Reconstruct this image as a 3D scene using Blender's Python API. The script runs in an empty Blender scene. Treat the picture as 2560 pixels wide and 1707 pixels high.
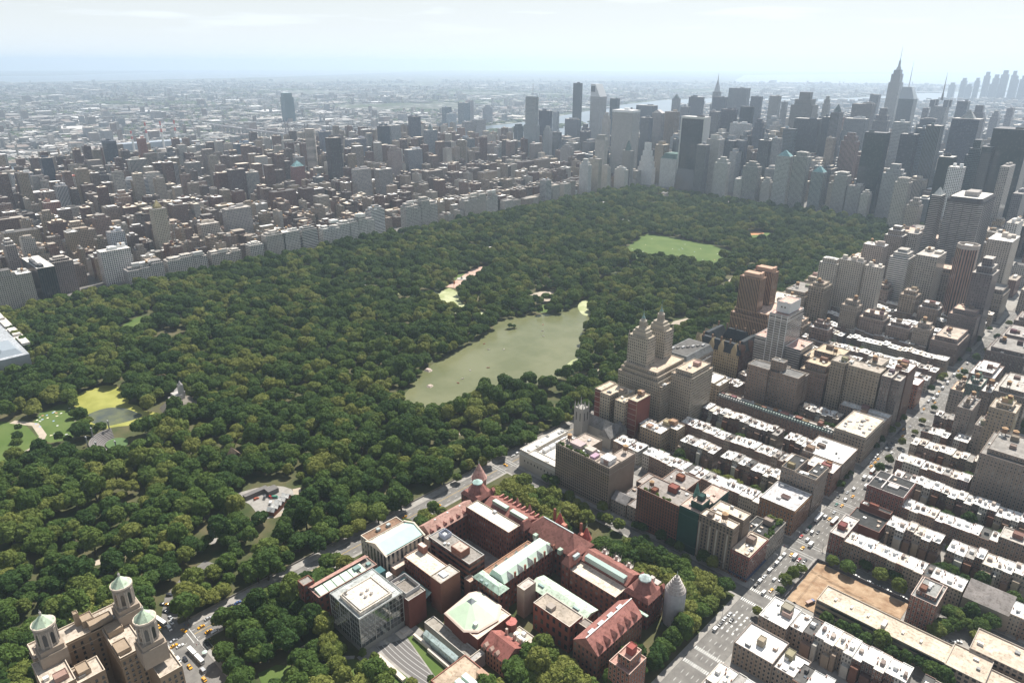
import bpy, math, random
from mathutils import Vector, noise
rad = math.radians
SC = bpy.context.scene
COL = SC.collection
EYE = Vector((430.1, -417.3, 363.2))
YAW, PITCH, ROLL, FOC = rad(-44.1907), rad(21.6375), rad(0.1348), 0.6839
FWD = Vector((math.sin(YAW)*math.cos(PITCH), math.cos(YAW)*math.cos(PITCH), -math.sin(PITCH)))
RGT = Vector((math.cos(YAW), -math.sin(YAW), 0))
UPV = RGT.cross(FWD)

def in_frame(x, y, z=0, m=1.06):
    # is this place inside the photograph's field of view (used to leave out what no picture from here shows)
    d = Vector((x, y, z)) - EYE
    k = d.dot(FWD)
    if k < 1: return False
    return abs(FOC*d.dot(RGT)/k) < .5*m and abs(FOC*d.dot(UPV)/k) < .333*m

def dist(x, y, z=0): return (Vector((x, y, z)) - EYE).length

def ordn(n):
    return '%d%s' % (n, 'th' if 10 <= n % 100 <= 20 else {1: 'st', 2: 'nd', 3: 'rd'}.get(n % 10, 'th'))

# ------------------------------------------------------------------ materials
def newmat(name):
    m = bpy.data.materials.new(name); m.use_nodes = True
    nt = m.node_tree; nt.nodes.clear()
    return m, nt, nt.nodes, nt.links

class NG:
    """small node-graph writer"""
    def __init__(s, name):
        s.m, s.nt, s.n, s.l = newmat(name)
    def node(s, t, **kw):
        x = s.n.new(t)
        for k, v in kw.items(): setattr(x, k, v)
        return x
    def put(s, sock, v):
        if hasattr(v, 'is_output'): s.l.new(v, sock)
        elif v is not None: sock.default_value = v
    def math(s, op, a, b=None, c=None, clamp=False):
        x = s.node('ShaderNodeMath', operation=op, use_clamp=clamp)
        s.put(x.inputs[0], a)
        if b is not None: s.put(x.inputs[1], b)
        if c is not None: s.put(x.inputs[2], c)
        return x.outputs[0]
    def mix(s, f, a, b, mode='MIX'):
        x = s.node('ShaderNodeMix', data_type='RGBA', blend_type=mode)
        s.put(x.inputs[0], f)
        s.put(x.inputs[6], a if hasattr(a, 'is_output') else (*a, 1))
        s.put(x.inputs[7], b if hasattr(b, 'is_output') else (*b, 1))
        return x.outputs[2]
    def noise(s, vec, scale, detail=3, rough=.6):
        x = s.node('ShaderNodeTexNoise'); x.inputs['Scale'].default_value = scale
        x.inputs['Detail'].default_value = detail; x.inputs['Roughness'].default_value = rough
        if vec is not None: s.l.new(vec, x.inputs['Vector'])
        return x.outputs[0]
    def ramp(s, f, stops):
        x = s.node('ShaderNodeValToRGB'); s.l.new(f, x.inputs[0])
        e = x.color_ramp.elements
        while len(e) < len(stops): e.new(.5)
        for k, (p, c) in enumerate(stops): e[k].position = p; e[k].color = (*c, 1)
        return x.outputs[0]
    def pos(s): return s.node('ShaderNodeNewGeometry').outputs['Position']
    def out(s, col, rough=.85, spec=.3, metal=0., extra=None):
        b = s.node('ShaderNodeBsdfPrincipled')
        s.put(b.inputs['Base Color'], col if hasattr(col, 'is_output') else (*col, 1))
        s.put(b.inputs['Roughness'], rough); s.put(b.inputs['Specular IOR Level'], spec); s.put(b.inputs['Metallic'], metal)
        o = s.node('ShaderNodeOutputMaterial'); s.l.new(b.outputs[0], o.inputs[0])
        return s.m

def paint(name, rough=.85, spec=.25, var=.25, scale=.35, patch=0.):
    """weathered surface in the object's own colour"""
    g = NG(name)
    oc = g.node('ShaderNodeObjectInfo').outputs['Color']
    p = g.pos()
    n = g.noise(p, scale, 5)
    f = g.math('MULTIPLY_ADD', n, 2*var, 1-var)
    n2 = g.noise(p, scale*9, 2)
    f = g.math('MULTIPLY', f, g.math('MULTIPLY_ADD', n2, var, 1-var*.5))
    if patch:     # seams and repaired sheets
        vo = g.node('ShaderNodeTexVoronoi', distance='CHEBYCHEV'); vo.inputs['Scale'].default_value = .16; g.l.new(p, vo.inputs['Vector'])
        sc_ = g.node('ShaderNodeSeparateColor'); g.l.new(vo.outputs['Color'], sc_.inputs[0])
        f = g.math('MULTIPLY', f, g.math('MULTIPLY_ADD', sc_.outputs[0], patch, 1-patch*.6))
        st_ = g.ramp(g.noise(p, .5, 6, .7), [(.36, (.62, .6, .56)), (.5, (1, 1, 1))])
        oc = g.mix(1, oc, st_, 'MULTIPLY')
    x = g.node('ShaderNodeVectorMath', operation='SCALE'); g.l.new(oc, x.inputs[0]); g.l.new(f, x.inputs[3])
    return g.out(x.outputs[0], rough, spec)

def wallmat(name, ww, wh, glass=(.022, .028, .035), vary=.5, base='obj', gl_rough=.12, lintel=0.):
    """masonry (or metal) wall with a window in each UV cell"""
    g = NG(name)
    if base == 'obj': oc = g.node('ShaderNodeObjectInfo').outputs['Color']
    else: oc = g.node('ShaderNodeAttribute', attribute_name='col').outputs['Color']
    uv = g.node('ShaderNodeUVMap', uv_map='UVMap').outputs[0]
    sp = g.node('ShaderNodeSeparateXYZ'); g.l.new(uv, sp.inputs[0])
    u, v = sp.outputs[0], sp.outputs[1]
    du = g.math('ABSOLUTE', g.math('SUBTRACT', g.math('FRACT', u), .5))
    dv = g.math('ABSOLUTE', g.math('SUBTRACT', g.math('FRACT', v), .5))
    mk = g.math('MULTIPLY', g.math('LESS_THAN', du, ww/2), g.math('LESS_THAN', dv, wh/2))
    mk = g.math('MULTIPLY', mk, g.math('GREATER_THAN', v, .02))
    cell = g.node('ShaderNodeCombineXYZ')
    g.l.new(g.math('FLOOR', u), cell.inputs[0]); g.l.new(g.math('FLOOR', v), cell.inputs[1])
    g.l.new(g.node('ShaderNodeObjectInfo').outputs['Random'], cell.inputs[2])
    wn = g.node('ShaderNodeTexWhiteNoise'); g.l.new(cell.outputs[0], wn.inputs[0])
    r3 = g.math('POWER', wn.outputs[0], 5.)
    gl = g.mix(g.math('MULTIPLY', r3, vary), glass, (.42, .41, .38))
    p = g.pos()
    n = g.math('MULTIPLY', g.math('MULTIPLY_ADD', g.noise(p, .12, 4), .5, .75), g.math('MULTIPLY_ADD', g.noise(p, 1.3, 2), .3, .85))
    x = g.node('ShaderNodeVectorMath', operation='SCALE'); g.l.new(oc, x.inputs[0]); g.l.new(n, x.inputs[3])
    wc = x.outputs[0]
    if lintel:
        lm = g.math('MULTIPLY', g.math('LESS_THAN', du, ww/2+.1), g.math('LESS_THAN', dv, wh/2+.1))
        wc = g.mix(g.math('MULTIPLY', lm, lintel), wc, (.55, .52, .47))
    c = g.mix(mk, wc, gl)
    rg = g.math('MULTIPLY_ADD', mk, gl_rough-.85, .85)
    return g.out(c, rg, g.math('MULTIPLY_ADD', mk, .4, .15))

P_PLAIN = paint('weathered_surface')
P_ROOF = paint('roofing', var=.25, scale=.25, patch=.3)
P_COPPER = paint('weathered_copper', var=.14, scale=.2)
P_STONE = paint('stone', var=.18, scale=.5)
P_METAL = paint('painted_metal', rough=.35, spec=.5, var=.06, scale=1.)
P_CAR = paint('car_paint', rough=.25, spec=.6, var=.03, scale=2.)
P_GLASS = paint('dark_glass', rough=.08, spec=.7, var=.1, scale=.6)
WM = {}
for b in ('obj', 'att'):
    WM[b] = {
        'brick': wallmat('wall_punched_'+b, .44, .52, base=b),
        'trim': wallmat('wall_trimmed_'+b, .46, .54, base=b, lintel=.45),
        'grid': wallmat('wall_grid_'+b, .6, .58, base=b),
        'ribbon': wallmat('wall_ribbon_'+b, 1.1, .5, base=b, vary=.3),
        'stripe': wallmat('wall_stripe_'+b, .5, 1.1, base=b, vary=.15),
        'fine': wallmat('wall_fine_'+b, .66, .6, glass=(.05, .06, .075), base=b, vary=.3),
        'glass': wallmat('wall_glass_'+b, .9, .86, glass=(.03, .045, .055), base=b, vary=.08, gl_rough=.05),
        'blank': wallmat('wall_blank_'+b, .0, .0, base=b),
    }
CELL = {'brick': (3.2, 3.3), 'trim': (2.9, 3.4), 'grid': (3.4, 3.4), 'ribbon': (5, 3.3), 'stripe': (3.2, 4), 'fine': (3, 3.8), 'glass': (3.2, 4), 'blank': (4, 4)}

# ------------------------------------------------------------------ mesh writer
class MB:
    def __init__(s, off=(0, 0, 0), cell=(3.2, 3.3)):
        s.v, s.f, s.uv, s.mi, s.fc, s.o, s.cell = [], [], [], [], [], off, cell
    def face(s, pts, uv=None, mi=0, col=None):
        b = len(s.v); o = s.o
        s.v += [(p[0]-o[0], p[1]-o[1], p[2]-o[2]) for p in pts]
        s.f.append(tuple(range(b, b+len(pts))))
        s.uv += uv or [(0, -1)]*len(pts)
        s.mi.append(mi); s.fc.append(col)
    def wall(s, a, b, z0, z1, mi=0, col=None, z0b=None):
        L = math.hypot(b[0]-a[0], b[1]-a[1])
        n = max(1, round(L/s.cell[0])); m = max(1, round((z1-z0)/s.cell[1]))
        s.face([(a[0], a[1], z0), (b[0], b[1], z0), (b[0], b[1], z1), (a[0], a[1], z1)], [(0, 0), (n, 0), (n, m), (0, m)], mi, col)
    def ring(s, poly, z0, z1, mi=0, col=None):
        for i in range(len(poly)): s.wall(poly[i], poly[(i+1) % len(poly)], z0, z1, mi, col)
    def cap(s, poly, z, mi=0, col=None): s.face([(p[0], p[1], z) for p in poly], None, mi, col)
    def box(s, x0, x1, y0, y1, z0, z1, mi=0, top=True, col=None, tmi=None, tcol=None):
        p = [(x0, y0), (x1, y0), (x1, y1), (x0, y1)]
        s.ring(p, z0, z1, mi, col)
        if top: s.cap(p, z1, mi if tmi is None else tmi, tcol or col)
    def prism(s, poly, z0, z1, mi=0):
        s.ring(poly, z0, z1, mi); s.cap(poly, z1, mi)
    def frustum(s, p0, z0, p1, z1, mi=0, cap=True):
        n = len(p0)
        for i in range(n):
            j = (i+1) % n
            s.face([(*p0[i], z0), (*p0[j], z0), (*p1[j], z1), (*p1[i], z1)], None, mi)
        if cap: s.cap(p1, z1, mi)
    def cyl(s, x, y, r, z0, z1, n=12, r2=None, mi=0, cap=True):
        r2 = r if r2 is None else r2
        s.frustum(ngon(x, y, r, n), z0, ngon(x, y, max(r2, .02), n), z1, mi, cap)
    def parapet(s, x0, x1, y0, y1, zt, drop=.9, t=.35, mi=0, dmi=None, col=None, dcol=None):
        """rim of a flat roof and its sunk deck"""
        o = [(x0, y0), (x1, y0), (x1, y1), (x0, y1)]; i = [(x0+t, y0+t), (x1-t, y0+t), (x1-t, y1-t), (x0+t, y1-t)]
        for k in range(4):
            j = (k+1) % 4
            s.face([(*o[k], zt), (*o[j], zt), (*i[j], zt), (*i[k], zt)], None, mi, col)
            s.face([(*i[j], zt-drop), (*i[k], zt-drop), (*i[k], zt), (*i[j], zt)], None, mi, col)
        if dmi is not None: s.cap(i, zt-drop, dmi, dcol)
    def gable(s, x0, x1, y0, y1, z, zr, axis='x', ov=.4, mi=0, ends=None):
        if axis == 'x':
            ym = (y0+y1)/2; a, b = x0, x1
            s.face([(a, y0-ov, z), (b, y0-ov, z), (b, ym, zr), (a, ym, zr)], None, mi)
            s.face([(b, y1+ov, z), (a, y1+ov, z), (a, ym, zr), (b, ym, zr)], None, mi)
            s.face([(b, y0, z), (b, y1, z), (b, ym, zr)], None, mi if ends is None else ends)
            s.face([(a, y1, z), (a, y0, z), (a, ym, zr)], None, mi if ends is None else ends)
        else:
            xm = (x0+x1)/2; a, b = y0, y1
            s.face([(x1+ov, a, z), (x1+ov, b, z), (xm, b, zr), (xm, a, zr)], None, mi)
            s.face([(x0-ov, b, z), (x0-ov, a, z), (xm, a, zr), (xm, b, zr)], None, mi)
            s.face([(x0, a, z), (x1, a, z), (xm, a, zr)], None, mi if ends is None else ends)
            s.face([(x1, b, z), (x0, b, z), (xm, b, zr)], None, mi if ends is None else ends)
    def hip(s, x0, x1, y0, y1, z, zr, inset, mi=0, flat=0.):
        p0 = [(x0, y0), (x1, y0), (x1, y1), (x0, y1)]
        s.frustum(p0, z, [(x0+inset, y0+inset), (x1-inset, y0+inset), (x1-inset, y1-inset), (x0+inset, y1-inset)], zr, mi)
    def mesh(s, name, mats):
        me = bpy.data.meshes.new(name)
        me.from_pydata(s.v, [], s.f)
        u = me.uv_layers.new(name='UVMap'); u.data.foreach_set('uv', [c for p in s.uv for c in p])
        for m in mats: me.materials.append(m)
        me.polygons.foreach_set('material_index', s.mi)
        if any(s.fc):
            a = me.color_attributes.new('col', 'FLOAT_COLOR', 'CORNER')
            buf = []
            for f, c in zip(s.f, s.fc): buf += [*(c or (.3, .3, .3)), 1.]*len(f)
            a.data.foreach_set('color', buf)
        me.update()
        return me
    def build(s, name, mats, parent=None, color=(.5, .5, .5)):
        return link(name, s.mesh(name, mats if isinstance(mats, (list, tuple)) else [mats]), parent, color)

def link(name, me, parent=None, color=(.5, .5, .5)):
    o = bpy.data.objects.new(name, me); COL.objects.link(o)
    o.color = (*color, 1)
    if parent is not None: o.parent = parent
    return o
def ngon(x, y, r, n, a0=0.): return [(x+r*math.cos(a0+2*math.pi*i/n), y+r*math.sin(a0+2*math.pi*i/n)) for i in range(n)]
def tag(o, label, cat, group=None, kind=None):
    if label: o['label'] = label
    if cat: o['category'] = cat
    if group: o['group'] = group
    if kind: o['kind'] = kind
    return o
def thing(name, label, cat, loc=(0, 0, 0), group=None, rz=0.):
    o = bpy.data.objects.new(name, None); COL.objects.link(o)
    o.location = loc; o.rotation_euler = (0, 0, rz); o.empty_display_size = 2
    return tag(o, label, cat, group)
def structure(name, mb, mats): return tag(mb.build(name, mats), None, None, None, 'structure')
def copy_tree(root, loc, rz=0., label=None):
    r = root.copy(); COL.objects.link(r); r.location = loc; r.rotation_euler = (0, 0, rz)
    if label: r['label'] = label
    for ch in root.children:
        c = ch.copy(); COL.objects.link(c); c.parent = r
        for g in ch.children:
            d = g.copy(); COL.objects.link(d); d.parent = c
    return r
def inpoly(x, y, poly):
    c = False; j = len(poly)-1
    for i in range(len(poly)):
        xi, yi = poly[i]; xj, yj = poly[j]
        if (yi > y) != (yj > y) and x < (xj-xi)*(y-yi)/(yj-yi)+xi: c = not c
        j = i
    return c
def segd(x, y, pl):
    b = 1e9
    for (x0, y0), (x1, y1) in zip(pl, pl[1:]):
        dx, dy = x1-x0, y1-y0; t = max(0, min(1, ((x-x0)*dx+(y-y0)*dy)/(dx*dx+dy*dy)))
        b = min(b, math.hypot(x-x0-t*dx, y-y0-t*dy))
    return b
def strip(mb, pl, w, z, mi=0):
    n = len(pl); L, R_ = [], []
    for i in range(n):
        a = pl[max(0, i-1)]; b = pl[min(n-1, i+1)]
        d = math.hypot(b[0]-a[0], b[1]-a[1]); nx, ny = -(b[1]-a[1])/d, (b[0]-a[0])/d
        L.append((pl[i][0]+nx*w/2, pl[i][1]+ny*w/2)); R_.append((pl[i][0]-nx*w/2, pl[i][1]-ny*w/2))
    for i in range(n-1): mb.face([(*R_[i], z), (*R_[i+1], z), (*L[i+1], z), (*L[i], z)], None, mi)
def smooth(pl, k=2):
    for _ in range(k):
        q = []
        for i in range(len(pl)):
            a, b = pl[i], pl[(i+1) % len(pl)]
            q += [(.75*a[0]+.25*b[0], .75*a[1]+.25*b[1]), (.25*a[0]+.75*b[0], .25*a[1]+.75*b[1])]
        pl = q
    return pl
# ================================================================== camera, sun, sky, air
cam = bpy.data.objects.new('camera', bpy.data.cameras.new('camera')); COL.objects.link(cam)
cam.data.sensor_width = 36; cam.data.lens = FOC*36; cam.data.clip_start = 1; cam.data.clip_end = 120000
from mathutils import Matrix
r2 = RGT*math.cos(ROLL)+UPV*math.sin(ROLL); u2 = -RGT*math.sin(ROLL)+UPV*math.cos(ROLL)
cam.matrix_world = Matrix.Translation(EYE) @ Matrix((r2, u2, -FWD)).transposed().to_4x4()
SC.camera = cam
SUN_EL, SUN_D = rad(54), Vector((-math.sin(rad(18)), math.cos(rad(18)), 0))
sd = SUN_D*math.cos(SUN_EL)+Vector((0, 0, math.sin(SUN_EL)))
sl = bpy.data.lights.new('sun', 'SUN'); sl.energy = 5.0; sl.angle = rad(.53); sl.color = (1, .95, .865)
so = bpy.data.objects.new('sun', sl); COL.objects.link(so); so.rotation_euler = sd.to_track_quat('Z', 'Y').to_euler(); so.location = (0, 0, 900)
w = bpy.data.worlds.new('World'); SC.world = w; w.use_nodes = True
nt = w.node_tree; bg = nt.nodes['Background']
sky = nt.nodes.new('ShaderNodeTexSky'); sky.sky_type = 'NISHITA'; sky.sun_disc = False
sky.sun_elevation = SUN_EL; sky.sun_rotation = math.atan2(SUN_D.x, SUN_D.y)
sky.air_density = 1.3; sky.dust_density = .6; sky.ozone_density = 1.5; sky.altitude = 0
tc = nt.nodes.new('ShaderNodeTexCoord'); sz = nt.nodes.new('ShaderNodeSeparateXYZ'); nt.links.new(tc.outputs['Generated'], sz.inputs[0])
def wm(op, a, b):
    x = nt.nodes.new('ShaderNodeMath'); x.operation = op
    for i, v in enumerate((a, b)):
        if hasattr(v, 'is_output'): nt.links.new(v, x.inputs[i])
        else: x.inputs[i].default_value = v
    return x.outputs[0]
fz = wm('POWER', 2.718, wm('MULTIPLY', wm('ABSOLUTE', sz.outputs[2], 0), -4.5))          # milky summer air near the horizon
mp = nt.nodes.new('ShaderNodeMapping'); mp.inputs['Scale'].default_value = (2.2, 2.2, 26); nt.links.new(tc.outputs['Generated'], mp.inputs[0])
cn = nt.nodes.new('ShaderNodeTexNoise'); cn.inputs['Scale'].default_value = 2.6; cn.inputs['Detail'].default_value = 6; nt.links.new(mp.outputs[0], cn.inputs['Vector'])
cl = wm('MULTIPLY', wm('MULTIPLY', wm('MAXIMUM', wm('SUBTRACT', cn.outputs[0], .54), 0), 4.5), wm('MINIMUM', wm('MULTIPLY', wm('MAXIMUM', wm('SUBTRACT', sz.outputs[2], .03), 0), 22.), 1))   # thin high cloud
mx = nt.nodes.new('ShaderNodeMix'); mx.data_type = 'RGBA'; nt.links.new(wm('MINIMUM', wm('ADD', wm('MULTIPLY', fz, .97), cl), 1), mx.inputs[0]); hs = nt.nodes.new('ShaderNodeHueSaturation'); hs.inputs['Saturation'].default_value = .6; nt.links.new(sky.outputs[0], hs.inputs['Color']); nt.links.new(hs.outputs[0], mx.inputs[6]); mx.inputs[7].default_value = (12.4, 13.2, 13.6, 1)
nt.links.new(mx.outputs[2], bg.inputs[0]); bg.inputs[1].default_value = .052
vs = SC.view_settings; vs.view_transform = 'Standard'; vs.look = 'None'; vs.gamma = 1; vs.exposure = .6
SC.display_settings.display_device = 'sRGB'
cy = SC.cycles
cy.max_bounces = 5; cy.diffuse_bounces = 2; cy.glossy_bounces = 2; cy.transmission_bounces = 2; cy.volume_bounces = 2; cy.transparent_max_bounces = 4
cy.sample_clamp_indirect = 4; cy.caustics_reflective = False; cy.caustics_refractive = False
# the summer haze: one closed box of even air around camera and city
hz = MB(); HB = 42000
hz.box(-HB, HB, -HB, HB, -5, 520); hz.face([(-HB, -HB, -5), (-HB, HB, -5), (HB, HB, -5), (HB, -HB, -5)])
g = NG('summer_haze')
pv = g.node('ShaderNodeVolumePrincipled'); pv.inputs['Color'].default_value = (.67, .82, 1, 1); pv.inputs['Density'].default_value = .72e-4; pv.inputs['Anisotropy'].default_value = .42
g.l.new(pv.outputs[0], g.node('ShaderNodeOutputMaterial').inputs['Volume'])
tag(hz.build('haze', g.m), None, None, None, 'stuff')

# ================================================================== street plan (x runs west from the park road, y runs downtown)
ST = {77: 0, 76: 80, 75: 159, 74: 238, 73: 317, 72: 402, 71: 487, 70: 566, 69: 645, 68: 724, 67: 803, 66: 885, 65: 965, 64: 1044, 63: 1123, 62: 1202, 61: 1281, 60: 1360, 59: 1445}
LAKE = smooth([(-150, -8), (-224, 84), (-237, 174), (-254, 240), (-282, 290), (-262, 347), (-233, 376), (-255, 451), (-246, 470), (-196, 405), (-160, 336), (-96, 257), (-76, 213), (-80, 172), (-112, 140), (-112, 96), (-96, 30)], 2)
ARM = smooth([(-372, 255), (-441, 290), (-470, 342), (-437, 345), (-378, 295), (-300, 300), (-290, 280)], 2)
ARM2 = smooth([(-570, 205), (-570, 235), (-470, 312), (-441, 312), (-438, 290), (-505, 252)], 2)
POND = smooth([(-449, -256), (-462, -204), (-421, -198), (-387, -206), (-358, -202), (-328, -186), (-326, -202), (-332, -232), (-350, -252), (-384, -258), (-396, -247), (-434, -250)], 2)
DRV_END = 1
SHEEP = smooth([(-408, 735), (-424, 843), (-462, 920), (-450, 945), (-372, 946), (-255, 946), (-212, 886), (-222, 836), (-184, 782), (-268, 766), (-328, 758), (-357, 730)], 1)
def rough(pl, a):
    return [(x+a*noise.noise((x*.06, y*.06, 5)), y+a*noise.noise((x*.06, y*.06, 9))) for x, y in pl]
LAKE, ARM, POND, SHEEP = rough(smooth(LAKE, 1), 9), rough(ARM, 6), rough(smooth(POND, 1), 7), rough(smooth(SHEEP, 2), 9)
LAWNS = [SHEEP,
    smooth([(-427, -296), (-446, -254), (-400, -256), (-340, -272), (-352, -304)], 1),
    smooth([(-452, -330), (-418, -304), (-378, -302), (-338, -304), (-330, -350), (-420, -380)], 1),
    smooth([(-306, 1095), (-283, 1150), (-232, 1140), (-220, 1035), (-266, 1050)], 1),
    smooth([(-512, 395), (-514, 440), (-478, 405), (-470, 370)], 1),
    smooth([(-272, 350), (-288, 390), (-278, 404), (-248, 373)], 1),
    smooth([(-650, -136), (-693, -94), (-674, -75), (-604, -116), (-624, -136)], 1),
    smooth([(-310, 520), (-300, 610), (-285, 610), (-288, 520)], 1),
    smooth([(-738, 205), (-732, 280), (-712, 290), (-715, 205)], 1)]
PLAZAS = [[(-470, 343), (-520, 449), (-523, 484), (-489, 480), (-470, 431), (-440, 357)],
    smooth([(-333, 406), (-339, 430), (-322, 460), (-296, 437), (-288, 405), (-308, 388)], 1),
    smooth([(-656, 553), (-668, 584), (-642, 586), (-632, 557)], 1), [(-752, 1146), (-740, 1208), (-714, 1167), (-731, 1130)],
    smooth([(-128, -212), (-119, -180), (-101, -165), (-83, -168), (-66, -196), (-74, -208), (-95, -204), (-105, -204)], 1),
    [(-96, -239), (-88, -226), (-74, -231), (-76, -244), (-68, -250), (-74, -254)], [(-724, 1372), (-714, 1435), (-652, 1342), (-672, 1299)]]
INFIELD = smooth([(-304, 1100), (-288, 1148), (-259, 1134), (-276, 1090)], 2)
WALKS = [([(-430, -312), (-405, -296), (-372, -297), (-352, -306), (-342, -325)], 7), ([(-187, -332), (-183, -303), (-176, -285)], 9), ([(-116, -330), (-108, -316), (-108, -305), (-112, -292)], 7),
    ([(-62, 10), (-58, 24), (-52, 16), (-38, 14)], 6), ([(-94, -162), (-80, -168), (-66, -183), (-70, -198)], 7), ([(-739, 200), (-732, 290)], 8),
    ([(-655, -128), (-640, -108), (-625, -98)], 6), ([(-62, 170), (-55, 230), (-66, 300)], 8), ([(-70, 420), (-85, 470), (-72, 520), (-80, 560)], 12), ([(-95, 440), (-60, 470)], 14),
    ([(-300, 500), (-295, 640), (-330, 720)], 7), ([(-128, 600), (-118, 660), (-140, 760), (-150, 850)], 10), ([(-575, 520), (-590, 560)], 9)]
DRIVE = [(10, -312), (-6, -311), (-20, -304), (-32, -298), (-42, -284), (-50, -262)]

def ground_mat():
    g = NG('far_city_ground'); p = g.pos()
    v = g.node('ShaderNodeTexVoronoi', feature='F1'); v.inputs['Scale'].default_value = .022; g.l.new(p, v.inputs['Vector'])
    sp = g.node('ShaderNodeSeparateColor'); g.l.new(v.outputs['Color'], sp.inputs[0])
    c = g.ramp(sp.outputs[0], [(.0, (.07, .07, .07)), (.55, (.12, .115, .11)), (.8, (.2, .19, .18)), (.93, (.36, .35, .33)), (.985, (.7, .69, .67))])
    gr = g.ramp(g.noise(p, .0016, 6, .65), [(.46, (0, 0, 0)), (.6, (1, 1, 1))])
    gr2 = g.ramp(g.noise(p, .012, 3), [(.45, (0, 0, 0)), (.55, (1, 1, 1))])
    f = g.math('MAXIMUM', g.math('MULTIPLY', gr, .85), g.math('MULTIPLY', gr2, .55))
    return g.out(g.mix(f, c, (.05, .07, .03)), .95, .1)
def simple(name, cols, scale, rough=.9, spec=.2, detail=4, lo=.35, hi=.65):
    g = NG(name)
    return g.out(g.ramp(g.noise(g.pos(), scale, detail), [(lo, cols[0]), (hi, cols[1])]), rough, spec)
M_ASPH = simple('asphalt', ((.14, .132, .125), (.225, .215, .20)), .16, detail=8, lo=.3, hi=.7)
M_PAVE = simple('pavement', ((.27, .255, .235), (.37, .35, .325)), .2)
M_SOIL = simple('woodland_floor', ((.045, .065, .02), (.12, .105, .055)), .03)
M_LAWN = simple('mown_lawn', ((.075, .125, .028), (.115, .16, .045)), .03)
M_PATH = simple('pale_path', ((.36, .31, .25), (.48, .41, .33)), .1)
M_BRICKP = simple('brick_terrace', ((.44, .29, .23), (.56, .41, .34)), .1)
M_DIRT = simple('dug_earth', ((.29, .185, .115), (.46, .335, .225)), .12, .95, .1, 6)
M_CLAY = simple('infield_clay', ((.5, .23, .1), (.6, .32, .17)), .1)
def water(name, c0, c1, scale, rough=.12, spec=.5, lo=.42, hi=.6):
    g = NG(name)
    return g.out(g.ramp(g.noise(g.pos(), scale, 5, .6), [(lo, c0), (hi, c1)]), rough, spec)
M_LAKE = water('green_lake_water', (.125, .135, .06), (.17, .175, .09), .012, .25, .25)
M_ALGAE = water('algae_water', (.25, .255, .055), (.34, .335, .09), .03, .6, .2)
M_SCUM = water('scummy_water', (.30, .33, .15), (.46, .48, .28), .04, .6, .2)
M_DARKP = water('clear_pond_water', (.06, .07, .06), (.15, .16, .06), .05, .2, .4, .4, .7)
M_RIVER = water('river_water', (.10, .13, .16), (.13, .16, .19), .002, .3, .5)

m = MB(); m.cap(ngon(0, 0, 40500, 160), -1.6); structure('ground', m, ground_mat())
SHORE_W = [(-2215, -900), (-2225, 1350), (-2140, 2050), (-2006, 2830), (-2080, 3600), (-2312, 4310), (-2936, 4969), (-3282, 5893), (-3412, 6770), (-2900, 7250), (-2496, 7467), (-1900, 8500), (-1171, 9340)]
SHORE_E = [(-2780, -900), (-2800, 1800), (-2860, 2600), (-2902, 3058), (-3016, 3439), (-3330, 4300), (-3697, 5282), (-3949, 6347), (-3761, 7402), (-2829, 7980), (-2601, 9310), (-2650, 11500)]
m = MB(); m.cap([(1600, -900), (1600, 2600), (700, 9600)]+SHORE_W[::-1], -.2); structure('street', m, M_ASPH)
m = MB(); m.cap(SHORE_W+[(-700, 9900), (-1300, 12500)]+SHORE_E[::-1], -.9); structure('river', m, M_RIVER)
def brooklyn(y):
    for (x0, y0), (x1, y1) in zip(SHORE_E, SHORE_E[1:]):
        if y0 <= y <= y1: return x0+(x1-x0)*(y-y0)/(y1-y0)
    return -2650
m = MB(); m.cap([(-2450, 2000), (-2560, 2060), (-2640, 1800), (-2640, -200), (-2560, -900), (-2440, -900), (-2420, 600)][::-1], -.5)
structure('island', m, simple('island_ground', ((.06, .08, .035), (.22, .21, .19)), .02))
m = MB(); m.cap([(-6500, 12500), (-4000, 15000), (-1200, 11800), (1500, 9900), (9000, 12000), (9000, 30000), (-9000, 38000), (-12000, 24000)][::-1], -1.0); structure('bay', m, M_RIVER)
m = MB(); m.cap([(-16500, 3200), (-18500, 9500), (-30000, 26000), (-36000, 15000), (-24000, 5600), (-26000, 3400)][::-1], -1.0); structure('sound_water', m, M_RIVER)
m = MB(); m.cap([(-840, -900), (-1, -900), (-1, 1425), (-840, 1425)], 0); structure('park_ground', m, M_SOIL)
for pl in LAWNS:
    m = MB(); m.cap(pl, .06); structure('lawn', m, M_LAWN)
m = MB(); m.cap(INFIELD, .12); structure('infield', m, M_CLAY)
for k, pl in enumerate(PLAZAS):
    m = MB(); m.cap(pl, .09); structure('plaza', m, M_BRICKP if k == 0 else (M_PATH if k != 4 and k != 5 else M_PAVE))
for pl, wd in WALKS:
    m = MB(); strip(m, pl, wd, .12); structure('path', m, M_PATH)
m = MB(); m.cap(LAKE, .1); structure('lake', m, M_LAKE)
m = MB(); m.cap(ARM, .08); structure('lake_arm', m, M_SCUM)
m = MB(); m.cap(ARM2, .07); structure('lake_arm', m, M_SCUM)
m = MB(); m.cap(smooth([(-244, 425), (-256, 462), (-240, 472), (-192, 405), (-205, 392)], 2), .14); structure('lake_shallows', m, M_SCUM)
m = MB(); m.cap(smooth([(-90, 205), (-108, 250), (-98, 262), (-76, 214)], 2), .14); structure('lake_shallows', m, M_SCUM)
m = MB(); m.cap(POND, .1); structure('pond', m, M_ALGAE)
m = MB(); m.cap(smooth([(-388, -256), (-394, -238), (-392, -226), (-378, -214), (-356, -209), (-345, -206), (-340, -215), (-344, -240), (-352, -249)], 2), .13); structure('pond_open_water', m, M_DARKP)
m = MB(); m.cap(smooth([(-251, 264), (-244, 284), (-236, 282), (-242, 264)], 2), .5); structure('islet', m, M_SOIL)
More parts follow.
